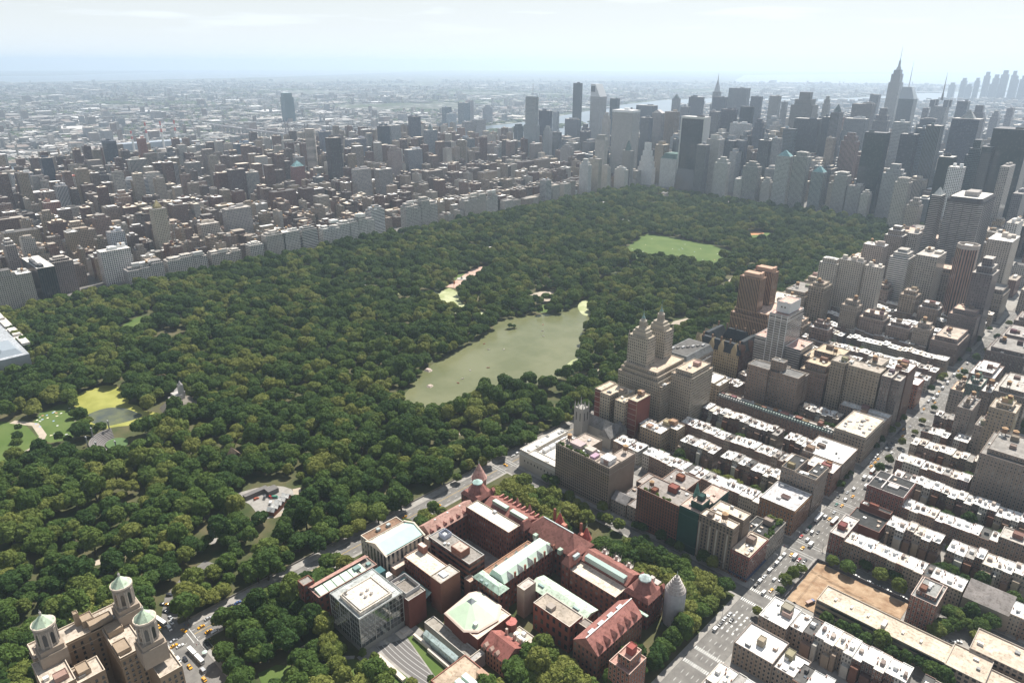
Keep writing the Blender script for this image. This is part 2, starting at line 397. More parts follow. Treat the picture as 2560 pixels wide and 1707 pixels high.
# park road and its entrance drive
m = MB(); strip(m, DRIVE, 11, .03); structure('park_drive', m, M_ASPH)
m = MB(); m.box(-1, 6.5, -900, -318, -.2, .0); m.box(-1, 6.5, -300, 1425, -.2, .0); structure('park_pavement', m, M_PAVE)
# pavements of the blocks, with kerbs
ys = [ST[k] for k in sorted(ST, reverse=True)]
def blocks():
    yield (23.5, 266, -303, -6); yield (25, 266, -420, -324)
    for a, b in zip(ys, ys[1:]):
        yield (23.5, 266, a+(5.5 if a not in (402,) else 9), b-(5.5 if b not in (402,) else 9))
    for a, b in zip([-158, -79]+ys, [-79]+ys): yield (287, 560, a+5.5, b-5.5)
for x0, x1, y0, y1 in blocks():
    m = MB(); m.box(x0, x1, y0, y1, -.2, 0); structure('pavement', m, M_PAVE)
for a, b in zip(ys[1:12], ys[2:13]):
    m = MB(); m.cap([(70, a+26), (235, a+26), (235, b-27), (70, b-27)], .05); structure('garden_ground', m, M_SOIL)
    m = MB(); m.cap([(318, a+26), (530, a+26), (530, b-27), (318, b-27)], .05); structure('garden_ground', m, M_SOIL)
# painted markings
M_WHITE = simple('road_paint_white', ((.6, .6, .58), (.72, .72, .7)), 1.)
M_YELL = simple('road_paint_yellow', ((.6, .38, .05), (.7, .46, .08)), 1.)
m = MB()
def mark(x0, x1, y0, y1): m.cap([(x0, y0), (x1, y0), (x1, y1), (x0, y1)], -.19)
for y in range(-160, 1300, 9):
    if any(abs(y-s) < 10 for s in ys): continue
    for x in (271, 274.7, 278.3, 282): mark(x-.12, x+.12, y, y+3.2)
for s in [-79]+ys[:14]:
    hw = 6 if s != 402 else 9.5
    for sg in (-1, 1):
        yy = s+sg*(hw+1.2)
        if s in (0, -79):
            for k in range(15): mark(266.6+k*1.4, 267.3+k*1.4, yy-1.6, yy+1.6)
        else:
            mark(266.5, 286.5, yy-1.7, yy-1.35); mark(266.5, 286.5, yy+1.35, yy+1.7)
        for x0, x1 in ((263, 265.6), (287.4, 290)):
            mark(x0, x1, s-hw+.5, s-hw+.8); mark(x0, x1, s+hw-.8, s+hw-.5)
for y in range(-420, 500, 9):
    for x in (11, 20): mark(x-.12, x+.12, y, y+3)
for s in (0, 80, -312):
    for sg in (-1, 1):
        yy = s+sg*8
        mark(7, 23, yy-1.6, yy-1.2); mark(7, 23, yy+1.2, yy+1.6)
for y in (-24, -28, -33, -39, -45):
    for x in (270.5, 274.5, 278.5): mark(x, x+1.1, y, y+2.4)
structure('road_markings', m, M_WHITE)
m = MB(); mark(15.1, 15.35, -420, -322); mark(15.1, 15.35, -302, -10); mark(15.1, 15.35, 10, 400); structure('road_centre_line', m, M_YELL)
# dug building lot beside the wide avenue
m = MB(); nx, ny = 46, 36
def dh(x, y):
    h = .35+.9*noise.noise((x*.06, y*.06, 3))+.35*noise.noise((x*.3, y*.3, 1))
    if abs(y-58+.12*(x-290)) < 1.2 or abs(x-297) < 1.0: h += .9
    return max(.06, h)
for i in range(nx):
    for j in range(ny):
        xs = [291+66*(i+a)/nx for a in (0, 1)]; yy = [14.6+56*(j+a)/ny for a in (0, 1)]
        q = [(xs[0], yy[0]), (xs[1], yy[0]), (xs[1], yy[1]), (xs[0], yy[1])]
        m.face([(x, y, dh(x, y)) for x, y in q])
structure('dirt_lot', m, M_DIRT)
# ================================================================== foliage
def leafmat(name, dark, mid, olive):
    g = NG(name)
    oi = g.node('ShaderNodeObjectInfo')
    big = g.noise(oi.outputs['Location'], .012, 3, .6)
    f = g.math('ADD', g.math('MULTIPLY', big, 1.35), g.math('MULTIPLY', oi.outputs['Random'], .30))
    c = g.ramp(f, [(.66, dark), (.86, mid), (1.04, olive)])
    v = g.noise(g.pos(), .55, 2)
    hs = g.node('ShaderNodeHueSaturation'); g.l.new(c, hs.inputs['Color'])
    g.l.new(g.math('MULTIPLY_ADD', v, .7, .65), hs.inputs['Value'])
    c = hs.outputs[0]
    d = g.node('ShaderNodeBsdfPrincipled'); g.l.new(c, d.inputs['Base Color']); d.inputs['Roughness'].default_value = .75; d.inputs['Specular IOR Level'].default_value = .15
    t = g.node('ShaderNodeBsdfTranslucent'); g.l.new(g.mix(.5, c, (.12, .14, .02)), t.inputs[0])
    mx = g.node('ShaderNodeMixShader'); mx.inputs[0].default_value = .27; g.l.new(d.outputs[0], mx.inputs[1]); g.l.new(t.outputs[0], mx.inputs[2])
    g.l.new(mx.outputs[0], g.node('ShaderNodeOutputMaterial').inputs[0])
    return g.m
LEAF = leafmat('foliage', (.044, .090, .022), (.098, .158, .034), (.215, .235, .058))
BARK = simple_bark = None
def bark():
    g = NG('bark'); return g.out(g.ramp(g.noise(g.pos(), 2., 3), [(.3, (.05, .04, .03)), (.7, (.1, .085, .065))]), .9)
BARK = bark()
def crown_mesh(k, nleaf=1500, squash=.78):
    """one crown: lobes around a dome, covered with leaf sprays; unit radius about 6 m, standing on z=0"""
    r = random.Random(100+k); lobes = []
    R0 = 6.0; H = R0*2*squash*r.uniform(.95, 1.2)
    nl = r.randint(15, 23)
    for i in range(nl):
        a = 2.399*i+r.uniform(-.4, .4); t = (i+.5)/nl; zz = 1-1.5*t
        rr_ = math.sqrt(max(0, 1-zz*zz)) if zz > -.2 else .98
        s = r.uniform(.25, .47)*R0
        d = R0-s*r.uniform(.75, 1.05)
        lobes.append((d*rr_*math.cos(a)*r.uniform(.75, 1.25), d*rr_*math.sin(a)*r.uniform(.75, 1.25), H*.5+zz*(H*.5-s*.8)+r.uniform(-.4, .4), s))
    lobes.append((0, 0, H*.45, R0*.62))
    m = MB()
    def inside(p, me):
        return any(i != me and (Vector(p)-Vector(l[:3])).length < l[3]*.86 for i, l in enumerate(lobes))
    w = [l[3]**2 for l in lobes]; n = 0; tries = 0
    while n < nleaf and tries < nleaf*6:
        tries += 1
        i = r.choices(range(len(lobes)), w)[0]; l = lobes[i]
        d = Vector((r.gauss(0, 1), r.gauss(0, 1), r.gauss(0, 1)+.25)).normalized()
        if d.z < -.55: continue
        bump = 1+.16*noise.noise(Vector(l[:3])+d*2.2)+r.uniform(-.10, .08)
        p = Vector(l[:3])+d*l[3]*bump
        if inside(p, i): continue
        nn = (d+Vector((r.gauss(0, .38), r.gauss(0, .38), r.gauss(0, .38)))).normalized()
        u = nn.orthogonal().normalized(); v = nn.cross(u); an = r.uniform(0, 6.28)
        u, v = u*math.cos(an)+v*math.sin(an), v*math.cos(an)-u*math.sin(an)
        s1, s2 = r.uniform(.42, .88), r.uniform(.34, .7)
        m.face([tuple(p-u*s1-v*s2*.6), tuple(p+u*s1*.5-v*s2), tuple(p+u*s1+v*s2*.4), tuple(p-u*s1*.4+v*s2)])
        n += 1
    return m.mesh('crown', [LEAF])
CROWNS = [crown_mesh(k, 1900, (.55, .8, .66, .95, .6, .74, .88, .7)[k]) for k in range(8)]
def trunk_mesh():
    m = MB(); m.cyl(0, 0, .55, 0, 5, 8, .36, cap=False)
    for k in range(4):
        a = k*1.57+.4; c, s = math.cos(a), math.sin(a)
        p0 = [(x, y) for x, y in ngon(0, 0, .26, 6)]; p1 = [(x+2.4*c, y+2.4*s) for x, y in ngon(0, 0, .1, 6)]
        m.frustum(p0, 4.4, p1, 8.4, cap=False)
    return m.mesh('trunk', [BARK])
TRUNK = trunk_mesh()
# ================================================================== the museum and its grounds
BRK, BRK2, TILE = (.17, .06, .045), (.22, .10, .07), (.27, .12, .10)  # the tile red has the shade of the north slopes put into it
PINKT, COPP, TANR, GRYR, BRNR, STONE = (.45, .27, .225), (.47, .60, .50), (.70, .61, .52), (.30, .275, .25), (.24, .15, .10), (.52, .46, .39)  # the pink is that same roof tile with sunlight put into its colour
DTAN = (.33, .27, .21)
mus = thing('museum_building', 'sprawling red brick museum with red tile, copper green and tan roofs in the foreground', 'museum', (150, -120, 0))
O = (150, -120, 0)
def M_(cell=(3.2, 4.2)): return MB(O, cell)
def wing(x0, x1, y0, y1, z, wc, rc, roof='flat', zr=None, axis='x', style='brick', z0=0, cell=(4, 4.6), rim=STONE, inset=4):
    m = M_(cell); m.ring([(x0, y0), (x1, y0), (x1, y1), (x0, y1)], z0, z)
    wg = m.build('wing', WM['obj'][style], mus, wc)
    m = M_()
    if roof == 'flat':
        m.cap([(x0+.5, y0+.5), (x1-.5, y0+.5), (x1-.5, y1-.5), (x0+.5, y1-.5)], z-.7)
        m.build('roof', P_ROOF, wg, rc)
        m = M_(); m.parapet(x0, x1, y0, y1, z, .7, .5); m.build('parapet', P_STONE, wg, rim)
    elif roof == 'gable':
        m.gable(x0, x1, y0, y1, z, zr, axis); m.build('roof', P_ROOF, wg, rc)
    elif roof == 'hip':
        m.hip(x0-.4, x1+.4, y0-.4, y1+.4, z, zr, inset); m.build('roof', P_ROOF, wg, rc)
    return wg
def sub(name, wg, col, mat, *boxes):
    m = M_()
    for b in boxes: m.box(*b)
    return m.build(name, mat, wg, col)
def dormer(wg, x, y, z, w, d, h, axis, col, fc=STONE):
    m = M_(); m.box(x-w/2, x+w/2, y-d/2, y+d/2, z, z+h*.5, top=False)
    m.gable(x-w/2, x+w/2, y-d/2, y+d/2, z+h*.5, z+h, axis, .1)
    return m.build('dormer', P_ROOF, wg, col)
def turret(x, y, r, z, zc, wc, rc, n=16, band=True):
    m = M_((2.4, 4)); m.ring(ngon(x, y, r, n), 0, z); t = m.build('turret', WM['obj']['brick'], mus, wc)
    m = M_(); m.cyl(x, y, r+.5, z, zc, n, .2); m.build('cone_roof', P_ROOF, t, rc)
    if band:
        m = M_(); m.cyl(x, y, r+.7, z-1.2, z, n); m.build('corbel', P_STONE, t, tuple(c*1.15 for c in rc))
    m = M_(); m.cyl(x, y, .35, zc-.6, zc+2.4, 8, .12); m.build('finial', P_METAL, t, COPP)
    return t
# --- wing with the copper skylights beside the glass cube
w1 = wing(57, 72, -237, -189, 25, BRK, GRYR, rim=PINKT)
m = M_(); m.face([(57.5, -236.5, 25.1), (57.5, -189.5, 25.1), (62.5, -189.5, 27.2), (62.5, -236.5, 27.2)][::-1]); m.build('roof_slope', P_ROOF, w1, PINKT)
for k in range(6):
    y = -235+6.6*k
    m = M_(); m.face([(63.2, y, 26.2), (71.2, y, 24.9), (71.2, y+(6 if k < 4 else 4), 24.9), (63.2, y+(6 if k < 4 else 4), 26.2)]); m.box(63.2, 71.2, y, y+.2, 24.4, 24.95)
    m.build('skylight', P_COPPER, w1, (.56, .70, .56))
sub('roof_unit', w1, (.2, .3, .28), P_METAL, (64, 68, -205, -200, 24.3, 27), (66, 69, -195, -192, 24.3, 26))
wing(49.5, 57.5, -240, -231.5, 28, BRK, GRYR, rim=BRK2)
# --- memorial hall: brown roof to the park, pale copper roof behind, stone rim
wm = wing(35, 46.5, -178, -144, 25, (.5, .45, .38), BRNR, rim=(.7, .62, .52))
sub('roof_unit', wm, (.4, .45, .45), P_METAL, (38, 40.6, -166, -163, 24.3, 26.4), (39, 41.6, -157, -154, 24.3, 26.4))
wm2 = wing(47, 72.5, -181, -145, 27.5, (.5, .45, .38), (.7, .62, .53), style='stripe')
m = M_(); m.gable(50, 71, -180.4, -145.6, 27.6, 31.6, 'y', 0); m.build('copper_roof', P_COPPER, wm2, (.46, .66, .62))
m = M_()
for y in (-181.6, -145.8): m.gable(46.8, 72.8, y, y+1.2, 27.6, 32.6, 'y', .3)
m.build('stone_gable', P_STONE, wm2, (.72, .62, .50))
wing(26.5, 35, -171, -151, 17, (.5, .45, .38), TANR)
# --- tiled wing along the park road, sunlight painted into its pink roof colour
w3 = wing(57.5, 73, -140, -91, 24, BRK, PINKT, 'gable', 29.5, 'y')
for k in range(6): dormer(w3, 70.6, -137+6.8*k, 24.6, 3.4, 3, 2.6, 'x', TILE)
for k in range(3):
    sub('skylight', w3, (.09, .04, .04), P_GLASS, (66-.2, 67.4, -134+13*k, -128+13*k, 27.2, 28.1)); sub('vent', w3, (.75, .73, .7), P_METAL, (64.8, 65.9, -129.5+13*k, -128+13*k, 28, 29.6))
# --- flat roofed laboratory blocks and the dark court between them
w4 = wing(71.5, 120, -101.5, -88.5, 31, BRK, (.78, .69, .6), rim=(.32, .26, .2), cell=(2.6, 4.4))
sub('roof_unit', w4, (.5, .5, .5), P_METAL, (92, 95, -91.5, -89.2, 30.3, 32))
w5 = wing(77, 123, -145, -130, 28.5, BRK2, GRYR, style='ribbon', rim=(.5, .5, .48))
sub('bulkhead', w5, BRK2, P_PLAIN, (103, 114, -144.8, -136, 27.8, 33.5)); sub('bulkhead_roof', w5, (.5, .42, .36), P_ROOF, (103.6, 113.4, -144.2, -136.6, 33.4, 33.6))
m = M_(); m.parapet(82, 89, -139, -132, 31.5, 3.2, .3); m.ring([(82, -139), (89, -139), (89, -132), (82, -132)], 27.9, 31.5); m.build('plant_screen', P_METAL, w5, (.42, .45, .55))
sub('roof_unit', w5, (.75, .75, .73), P_METAL, (84, 87, -137, -134.5, 27.9, 30.4), (92, 93.6, -143, -141, 27.9, 29.3), (94.4, 96, -141, -139.6, 27.9, 29.3))
w6 = wing(79, 118, -170, -154, 25, BRK, (.72, .64, .54), cell=(2.6, 4.2), rim=(.5, .36, .28))
sub('bulkhead', w6, (.27, .13, .10), P_PLAIN, (80, 87, -158, -153.8, 24.4, 30)); sub('bulkhead_roof', w6, (.62, .54, .48), P_ROOF, (80.4, 86.6, -157.6, -154.2, 29.9, 30.1))
w7 = wing(111, 122.5, -171.5, -153.4, 27, BRK2, (.5, .46, .42), style='blank', rim=(.3, .25, .2))
m = M_()
for k in range(5): m.box(113+1.3*k, 114+1.3*k, -166, -161, 26.4, 27.3)
m.build('skylight', P_METAL, w7, (.65, .67, .7))
wing(71.5, 80, -164, -146, 21, BRK2, (.68, .58, .48)); wing(72.5, 79, -178.5, -164.5, 18, (.3, .18, .14), (.7, .58, .5), style='blank')
wing(73, 79.5, -146, -140.5, 26, (.5, .38, .30), (.62, .54, .48), style='blank'); w8 = wing(98, 117.5, -196, -181, 24.5, BRK, (.28, .25, .22), style='blank', rim=(.42, .4, .38))
m = M_(); m.parapet(95.5, 113, -194.5, -182, 27, 2.4, .35); m.ring([(95.5, -194.5), (113, -194.5), (113, -182), (95.5, -182)], 23.9, 27); m.build('plant_screen', P_METAL, w8, (.44, .42, .41))
m = M_(); m.face([(78, -181, 9), (112, -181, 9), (112, -171.5, 13), (78, -171.5, 13)]); m.build('lean_to_roof', P_ROOF, w8, (.3, .5, .47))
sub('rooftop_plant', w8, (.8, .76, .72), P_METAL, (75, 79.5, -190, -181.5, 12, 16)); wing(72.5, 98, -196, -178.5, 12, BRK2, (.3, .28, .26))
# --- long copper roofed wing with gabled dormers
w9 = wing(136.5, 151.5, -138, -86, 23.5, BRK, (.3, .3, .28), cell=(3.2, 4.4))
m = M_(); m.frustum([(136.3, -138), (151.8, -138), (151.8, -86), (136.3, -86)], 23.6, [(138.6, -137), (147.2, -137), (147.2, -87), (138.6, -87)], 28.4); m.build('copper_roof', P_COPPER, w9, (.56, .68, .58))
for k in range(5):
    dormer(w9, 149.6, -131+10.5*k, 23.6, 4.4, 3.6, 5, 'x', (.52, .5, .48)); dormer(w9, 137.4, -131+10.5*k, 23.6, 3, 3.4, 4.6, 'x', (.45, .45, .43))
    sub('chimney', w9, (.3, .13, .09), P_PLAIN, (151.2, 152.3, -128+10.5*k, -126.6+10.5*k, 23, 28))
wing(127.5, 136.4, -139, -88, 20.5, BRK2, (.33, .20, .14), rim=(.5, .3, .2))
wt = wing(129, 155.5, -147, -137.5, 22, BRK, COPP, 'hip', 25.2, inset=3.4); sub('vent', wt, (.25, .33, .32), P_METAL, (136, 138.5, -147.2, -145.4, 21.8, 24), (141, 143.5, -147.2, -145.4, 21.8, 24))
wing(122.5, 129, -150, -144, 19, BRK2, (.55, .38, .30), style='blank')
# --- theatre with the pale green faceted roof
oct_ = [(137, -181.5), (159, -183.5), (166, -177), (168, -160), (160, -149), (138, -149.5), (134.5, -156)]
m = M_(); m.ring(oct_, 0, 16.8); we = m.build('wing', WM['obj']['blank'], mus, BRK)
m = M_(); m.frustum([(c[0]*1.006-.9, c[1]) for c in oct_], 16.8, [(150+(c[0]-150)*.94, -166+(c[1]+166)*.94) for c in oct_], 17.4); m.build('parapet', P_STONE, we, (.62, .5, .42))
i_ = [(150+(c[0]-150)*.92, -166+(c[1]+166)*.92) for c in oct_]; q = [(147.4+(c[0]-150)*.17, -165.5+(c[1]+166)*.17) for c in oct_]
m = M_(); m.frustum(i_, 17.2, q, 23.6); m.build('faceted_roof', P_COPPER, we, (.55, .68, .50))
m = M_(); m.frustum([(144.6, -168.3), (150.4, -168.3), (150.4, -162.7), (144.6, -162.7)], 23.2, [(147.4, -165.6), (147.6, -165.6), (147.6, -165.4), (147.4, -165.4)], 26.4); m.build('glass_pyramid', P_GLASS, we, (.3, .32, .33))
sub('roof_unit', we, (.62, .66, .62), P_METAL, (160, 162.6, -176, -173.5, 17, 20))
wing(160.5, 170, -181, -150, 16.5, BRK, (.72, .6, .5), style='blank', rim=(.66, .55, .46))
m = M_(); m.prism(ngon(172.5, -152.5, 4, 8), 0, 13.5); wr = m.build('wing', P_PLAIN, mus, BRK); m = M_(); m.prism(ngon(172.5, -152.5, 4.2, 8), 13.5, 14); m.build('roof', P_ROOF, wr, (.45, .16, .14))
# --- southern range: park corner pavilion, copper lit arm, great red roof, western arm, avenue corner pavilion
ws = wing(70, 117, -81, -63, 22, BRK, TILE, 'gable', 26.5, 'x', cell=(3, 4.4))
m = M_(); m.box(77, 93, -77, -73, 24, 27.4); m.build('lantern_roof', P_COPPER, ws, COPP); m = M_(); m.box(97, 114, -77, -73, 24, 27.2); m.build('lantern_roof', P_COPPER, ws, COPP)
for k in range(9): sub('gable_wall', ws, (.42, .19, .16), P_PLAIN, (74+5*k, 75.2+5*k, -66, -61, 22, 25))
for x in (90, 104):
    m = M_(); m.cyl(x, -60.5, 1.6, 0, 23, 10); m.cyl(x, -60.5, 1.9, 23, 29, 10, .1); m.build('pinnacle', P_PLAIN, ws, (.45, .22, .18))
wc_ = wing(118, 170, -83, -60, 24, BRK, TILE, 'hip', 34.5, inset=11.2)
sub('ridge', wc_, (.5, .55, .55), P_METAL, (129, 159, -71.9, -71.1, 34.4, 35))
for x, y, rr in ((133, -56.5, 3.6), (160, -56.5, 3.6)):
    t = turret(x, y, rr, 23, 33, BRK, (.42, .12, .10), 12); sub('chimney', t, BRK2, P_PLAIN, (x-6.2, x-4.4, y-1, y+.6, 20, 34))
for x in (138, 155): sub('gable_wall', wc_, (.45, .2, .15), P_PLAIN, (x, x+4, -61, -57.8, 0, 27))
for x, y in ((132, -84), (146, -86), (157, -84)): sub('stair_cap', wc_, COPP, P_ROOF, (x-1.6, x+1.6, y-1.6, y+1.6, 22, 26.4))
wing(117, 123, -88, -78, 27, BRK, TILE, 'hip', 33, inset=2.6); ww_ = wing(166, 173, -93, -78, 24, BRK, TILE, 'hip', 31, inset=3); sub('skylight', ww_, (.35, .42, .43), P_METAL, (170.6, 173.4, -87, -81, 27, 29.6))
wa = wing(172.5, 214, -92, -79, 21.5, BRK2, (.7, .6, .5), rim=(.6, .5, .42), cell=(4.4, 4.6)); wb = wing(172.5, 214, -79, -62, 23, BRK, TILE, 'gable', 27.5, 'x')
m = M_(); m.box(176, 211, -78.6, -74.4, 23, 27.6); m.build('lantern_roof', P_COPPER, wb, (.36, .45, .42))
for k in range(3):
    x = 181+11*k; sub('scaffold_deck', wb, (.55, .5, .46), P_PLAIN, (x-2.6, x+2.6, -64, -58.6, 22.5, 23.2), (x-.8, x+.8, -62, -60.4, 23.2, 26.6))
    m = M_()
    for dx in (-2.5, 0, 2.5):
        for y in (-63.8, -61, -58.8): m.box(x+dx-.1, x+dx+.1, y-.1, y+.1, 0, 27)
    for zz in range(4, 28, 4): m.box(x-2.6, x+2.6, -58.9, -58.7, zz, zz+.15)
    m.build('scaffold', P_METAL, wb, (.45, .42, .40))
for x, cy_, cap_ in ((54.5, -72.5, (.42, .58, .54)), (224.5, -73, (.40, .47, .46))):
    wpv = wing(x-10, x+10, cy_-10, cy_+10, 22, BRK, TILE, 'hip', 25, inset=2.2, cell=(3, 4.4))
    m = M_(); m.frustum(ngon(x, cy_, 9, 8, rad(22.5)), 24.6, ngon(x, cy_, 3.6, 8, rad(22.5)), 32.4); m.build('pavilion_roof', P_ROOF, wpv, TILE)
    m = M_(); m.cyl(x, cy_, 4.6, 32.2, 33, 8); m.cyl(x, cy_, 4.6, 33, 35.4, 8, .3); m.build('glazed_cap', P_ROOF, wpv, cap_)
    for dx in (-10, 7): dormer(wpv, x+dx+1.5, cy_+9.6, 22, 3.4, 3, 5, 'y', (.4, .17, .14))
turret(43, -60, 6.2, 27, 41, (.40, .21, .18), (.52, .31, .27))
tw = turret(243, -63, 6.6, 28, 41, (.42, .41, .42), (.46, .41, .38), 18, False)
m = M_()
for k in range(6): m.cyl(243, -63, 6.9-1.05*k, 28+2.1*k, 28.5+2.1*k, 18)
m.build('scaffold_ring', P_METAL, tw, (.5, .46, .43))
m = M_(); m.ring(ngon(243, -63, 7.3, 18), 2, 28.2); m.build('wrapping', P_PLAIN, tw, (.40, .39, .41))
sub('scaffold_deck', wb, (.5, .45, .42), P_PLAIN, (222, 230, -66, -60, 24, 25), (223, 226, -65, -62, 25, 28))
# --- western wing, its tan annexe and green skylit hall, small red roofed house
w10 = wing(217, 236.5, -141, -92, 20.5, (.24, .11, .085), (.36, .16, .135), 'gable', 28.5, 'y', cell=(3, 4.2))
sub('ridge', w10, (.66, .64, .6), P_METAL, (226.4, 227.1, -141, -92, 28.4, 28.9))
for k in range(4): sub('skylight', w10, (.45, .5, .52), P_METAL, (224, 226, -136+10*k, -131+10*k, 27, 28.2))
for k in range(6): dormer(w10, 233.6, -136+7.4*k, 21.2, 4.6, 3.4, 4.4, 'x', (.40, .2, .17))
sub('gutter', w10, (.5, .66, .54), P_ROOF, (228, 240, -92.5, -90.5, 21, 21.8))
w11 = wing(177.5, 209.5, -136, -122, 22.5, (.24, .075, .05), (.40, .34, .28), rim=(.58, .52, .46), cell=(5, 7)); sub('bulkhead', w11, (.36, .31, .27), P_PLAIN, (187, 192, -134, -129, 21.9, 24.6))
w12 = wing(160, 210, -121.5, -106, 17, BRK2, (.55, .66, .54), 'gable', 19.6, 'x')
for k in range(8): sub('skylight', w12, (.45, .47, .44), P_METAL, (164+5.4*k, 166+5.4*k, -112.2, -110.8, 18.5, 19.3))
for x in (165, 197): sub('vent', w12, (.2, .3, .3), P_METAL, (x, x+5, -117.6, -116.2, 18.2, 19.4))
wing(160, 167, -134, -122, 25, (.40, .30, .24), (.55, .48, .44), style='blank'); wing(209.5, 217, -127, -120, 20, BRK2, (.3, .26, .23), style='blank')
w13 = wing(172, 194, -180, -162, 12.5, (.36, .22, .14), (.31, .12, .1), 'gable', 18.5, 'x', cell=(2.6, 4))
for k in range(3): dormer(w13, 175.5+5*k, -178.6, 12.6, 2.8, 3, 3.6, 'y', (.5, .36, .3))
for x in (178, 185, 191): sub('chimney', w13, (.5, .4, .34), P_PLAIN, (x-.8, x+.8, -163, -161.6, 12, 18))
wing(175, 193, -160, -147, 8, BRK2, (.62, .54, .46)); sub('roof_unit', w13, (.78, .77, .74), P_METAL, (178, 181, -156, -153, 7.4, 10), (182, 188, -157, -154.6, 7.4, 10.4), (181, 184, -152, -149.5, 7.4, 9.6))
# --- low parking deck, long skylight and the lower block with three green skylights
w14 = wing(126, 172, -190, -181.8, 8, (.3, .27, .24), (.34, .31, .27), style='blank', rim=(.5, .47, .43)); wing(172, 177, -193, -181, 10, (.36, .34, .32), (.46, .44, .42), style='blank')
m = M_(); m.face([(133, -197, 7), (166, -197, 7), (166, -194.2, 9), (133, -194.2, 9)]); m.box(133, 166, -197, -194.2, 2, 7, top=False); m.build('long_skylight', P_ROOF, w14, (.55, .66, .64))
w15 = wing(172, 216, -222, -194, 15, (.24, .11, .085), (.46, .36, .27), style='blank', rim=(.32, .15, .11))
for k in range(3):
    y = -219+5.6*k; m = M_(); m.box(184, 204, y, y+3.8, 14.3, 16.6); m.build('lantern_roof', P_COPPER, w15, (.60, .73, .66))
sub('bulkhead', w15, (.42, .28, .2), P_PLAIN, (190, 199, -201, -196.5, 14.3, 19)); wing(198, 207, -212, -200, 18, (.34, .2, .15), (.75, .66, .57), style='blank')

# --- glass cube hall with the great sphere
g = NG('clear_grey_glass')
tr = g.node('ShaderNodeBsdfTransparent'); tr.inputs[0].default_value = (.50, .54, .55, 1)
gl = g.node('ShaderNodeBsdfGlossy'); gl.inputs[0].default_value = (.75, .8, .82, 1); gl.inputs[1].default_value = .06
mx = g.node('ShaderNodeMixShader'); mx.inputs[0].default_value = .32; g.l.new(tr.outputs[0], mx.inputs[1]); g.l.new(gl.outputs[0], mx.inputs[2])
g.l.new(mx.outputs[0], g.node('ShaderNodeOutputMaterial').inputs[0]); M_CLEAR = g.m
gx0, gx1, gy0, gy1, gz = 77.5, 112, -231.5, -196.5, 28.5
cube = thing('glass_cube_hall', 'tall glass cube hall with a white roof deck and a sphere inside', 'glass hall', ((gx0+gx1)/2, (gy0+gy1)/2, 0))
O2 = tuple(cube.location)
m = MB(O2); m.box(gx0, gx1, gy0, gy1, 0, 4.5); m.build('plinth', P_STONE, cube, (.30, .29, .27))
m = MB(O2); m.ring([(gx0, gy0), (gx1, gy0), (gx1, gy1), (gx0, gy1)], 4.5, gz); m.build('glass_wall', M_CLEAR, cube)
m = MB(O2)
for k in range(13):
    u = k/12; t = .34 if k % 4 == 0 else .13
    x, y = gx0+(gx1-gx0)*u, gy0+(gy1-gy0)*u
    for yy in (gy0-.12, gy1+.12): m.box(x-t/2, x+t/2, yy-t/2, yy+t/2, 4.5, gz, top=False)
    for xx in (gx0-.12, gx1+.12): m.box(xx-t/2, xx+t/2, y-t/2, y+t/2, 4.5, gz, top=False)
for k in range(1, 7):
    z = 4.5+4*k-.1; t = .16
    m.box(gx0, gx1, gy0-.25, gy0-.25+t, z, z+t); m.box(gx1+.1, gx1+.1+t, gy0, gy1, z, z+t); m.box(gx0, gx1, gy1+.1, gy1+.1+t, z, z+t); m.box(gx0-.25, gx0-.1, gy0, gy1, z, z+t)
m.build('frame', P_METAL, cube, (.52, .50, .46))
m = MB(O2); m.cap([(gx0, gy0), (gx1, gy0), (gx1, gy1), (gx0, gy1)], gz); m.parapet(gx0, gx1, gy0, gy1, gz+.6, .55, .4); rf = m.build('roof', P_ROOF, cube, (.42, .44, .43))
dx0, dx1, dy0, dy1 = 86, 110, -229, -203.5
m = MB(O2); m.box(dx0, dx1, dy0, dy1, gz-.2, gz+3); m.build('roof_deck', P_ROOF, rf, (.76, .68, .59))
m = MB(O2)
for (a, b, c, d) in ((dx0+1, dx1-1, dy0+1, dy0+1.25), (dx0+1, dx1-1, dy1-1.25, dy1-1), (dx0+1, dx0+1.25, dy0+1, dy1-1), (dx1-1.25, dx1-1, dy0+1, dy1-1)): m.box(a, b, c, d, gz+3, gz+3.9)
m.build('railing', P_METAL, rf, (.72, .66, .58))
for x, y in ((96, -218), (96, -213.4), (100.6, -218), (100.6, -213.4)):
    m = MB(O2); m.box(x-.9, x+.9, y-.7, y+.9, gz+3, gz+5.2); m.build('vent', P_METAL, rf, (.8, .76, .72))
m = MB(O2)
for k in range(5): m.box(84.5+4.6*k, 88.5+4.6*k, -201.5, -198.6, gz+.1, gz+.7)
m.build('roof_panel', P_METAL, rf, (.72, .73, .74))
m = MB(O2); m.box(87, 87.5, -224, -223.5, gz+3, gz+6.5); m.box(85.5, 89.5, -224.6, -223, gz+6.3, gz+6.8); m.build('window_cleaning_arm', P_METAL, rf, (.75, .75, .76))
bpy_me = bpy.data.meshes.new('sphere')
m = MB(O2); sx, sy, sz, sr = 95, -214, 17, 12.8
for i in range(14):
    a0, a1 = math.pi*i/14, math.pi*(i+1)/14
    p0 = ngon(sx, sy, max(sr*math.sin(a0), .01), 28); p1 = ngon(sx, sy, max(sr*math.sin(a1), .01), 28)
    m.frustum(p1, sz+sr*math.cos(a1), p0, sz+sr*math.cos(a0), cap=False)
m.build('sphere', P_STONE, cube, (.62, .62, .6))
m = MB(O2); m.box(77.5, 84, -196.4, -190, 0, gz-1); m.build('side_block', P_METAL, cube, (.05, .14, .15))

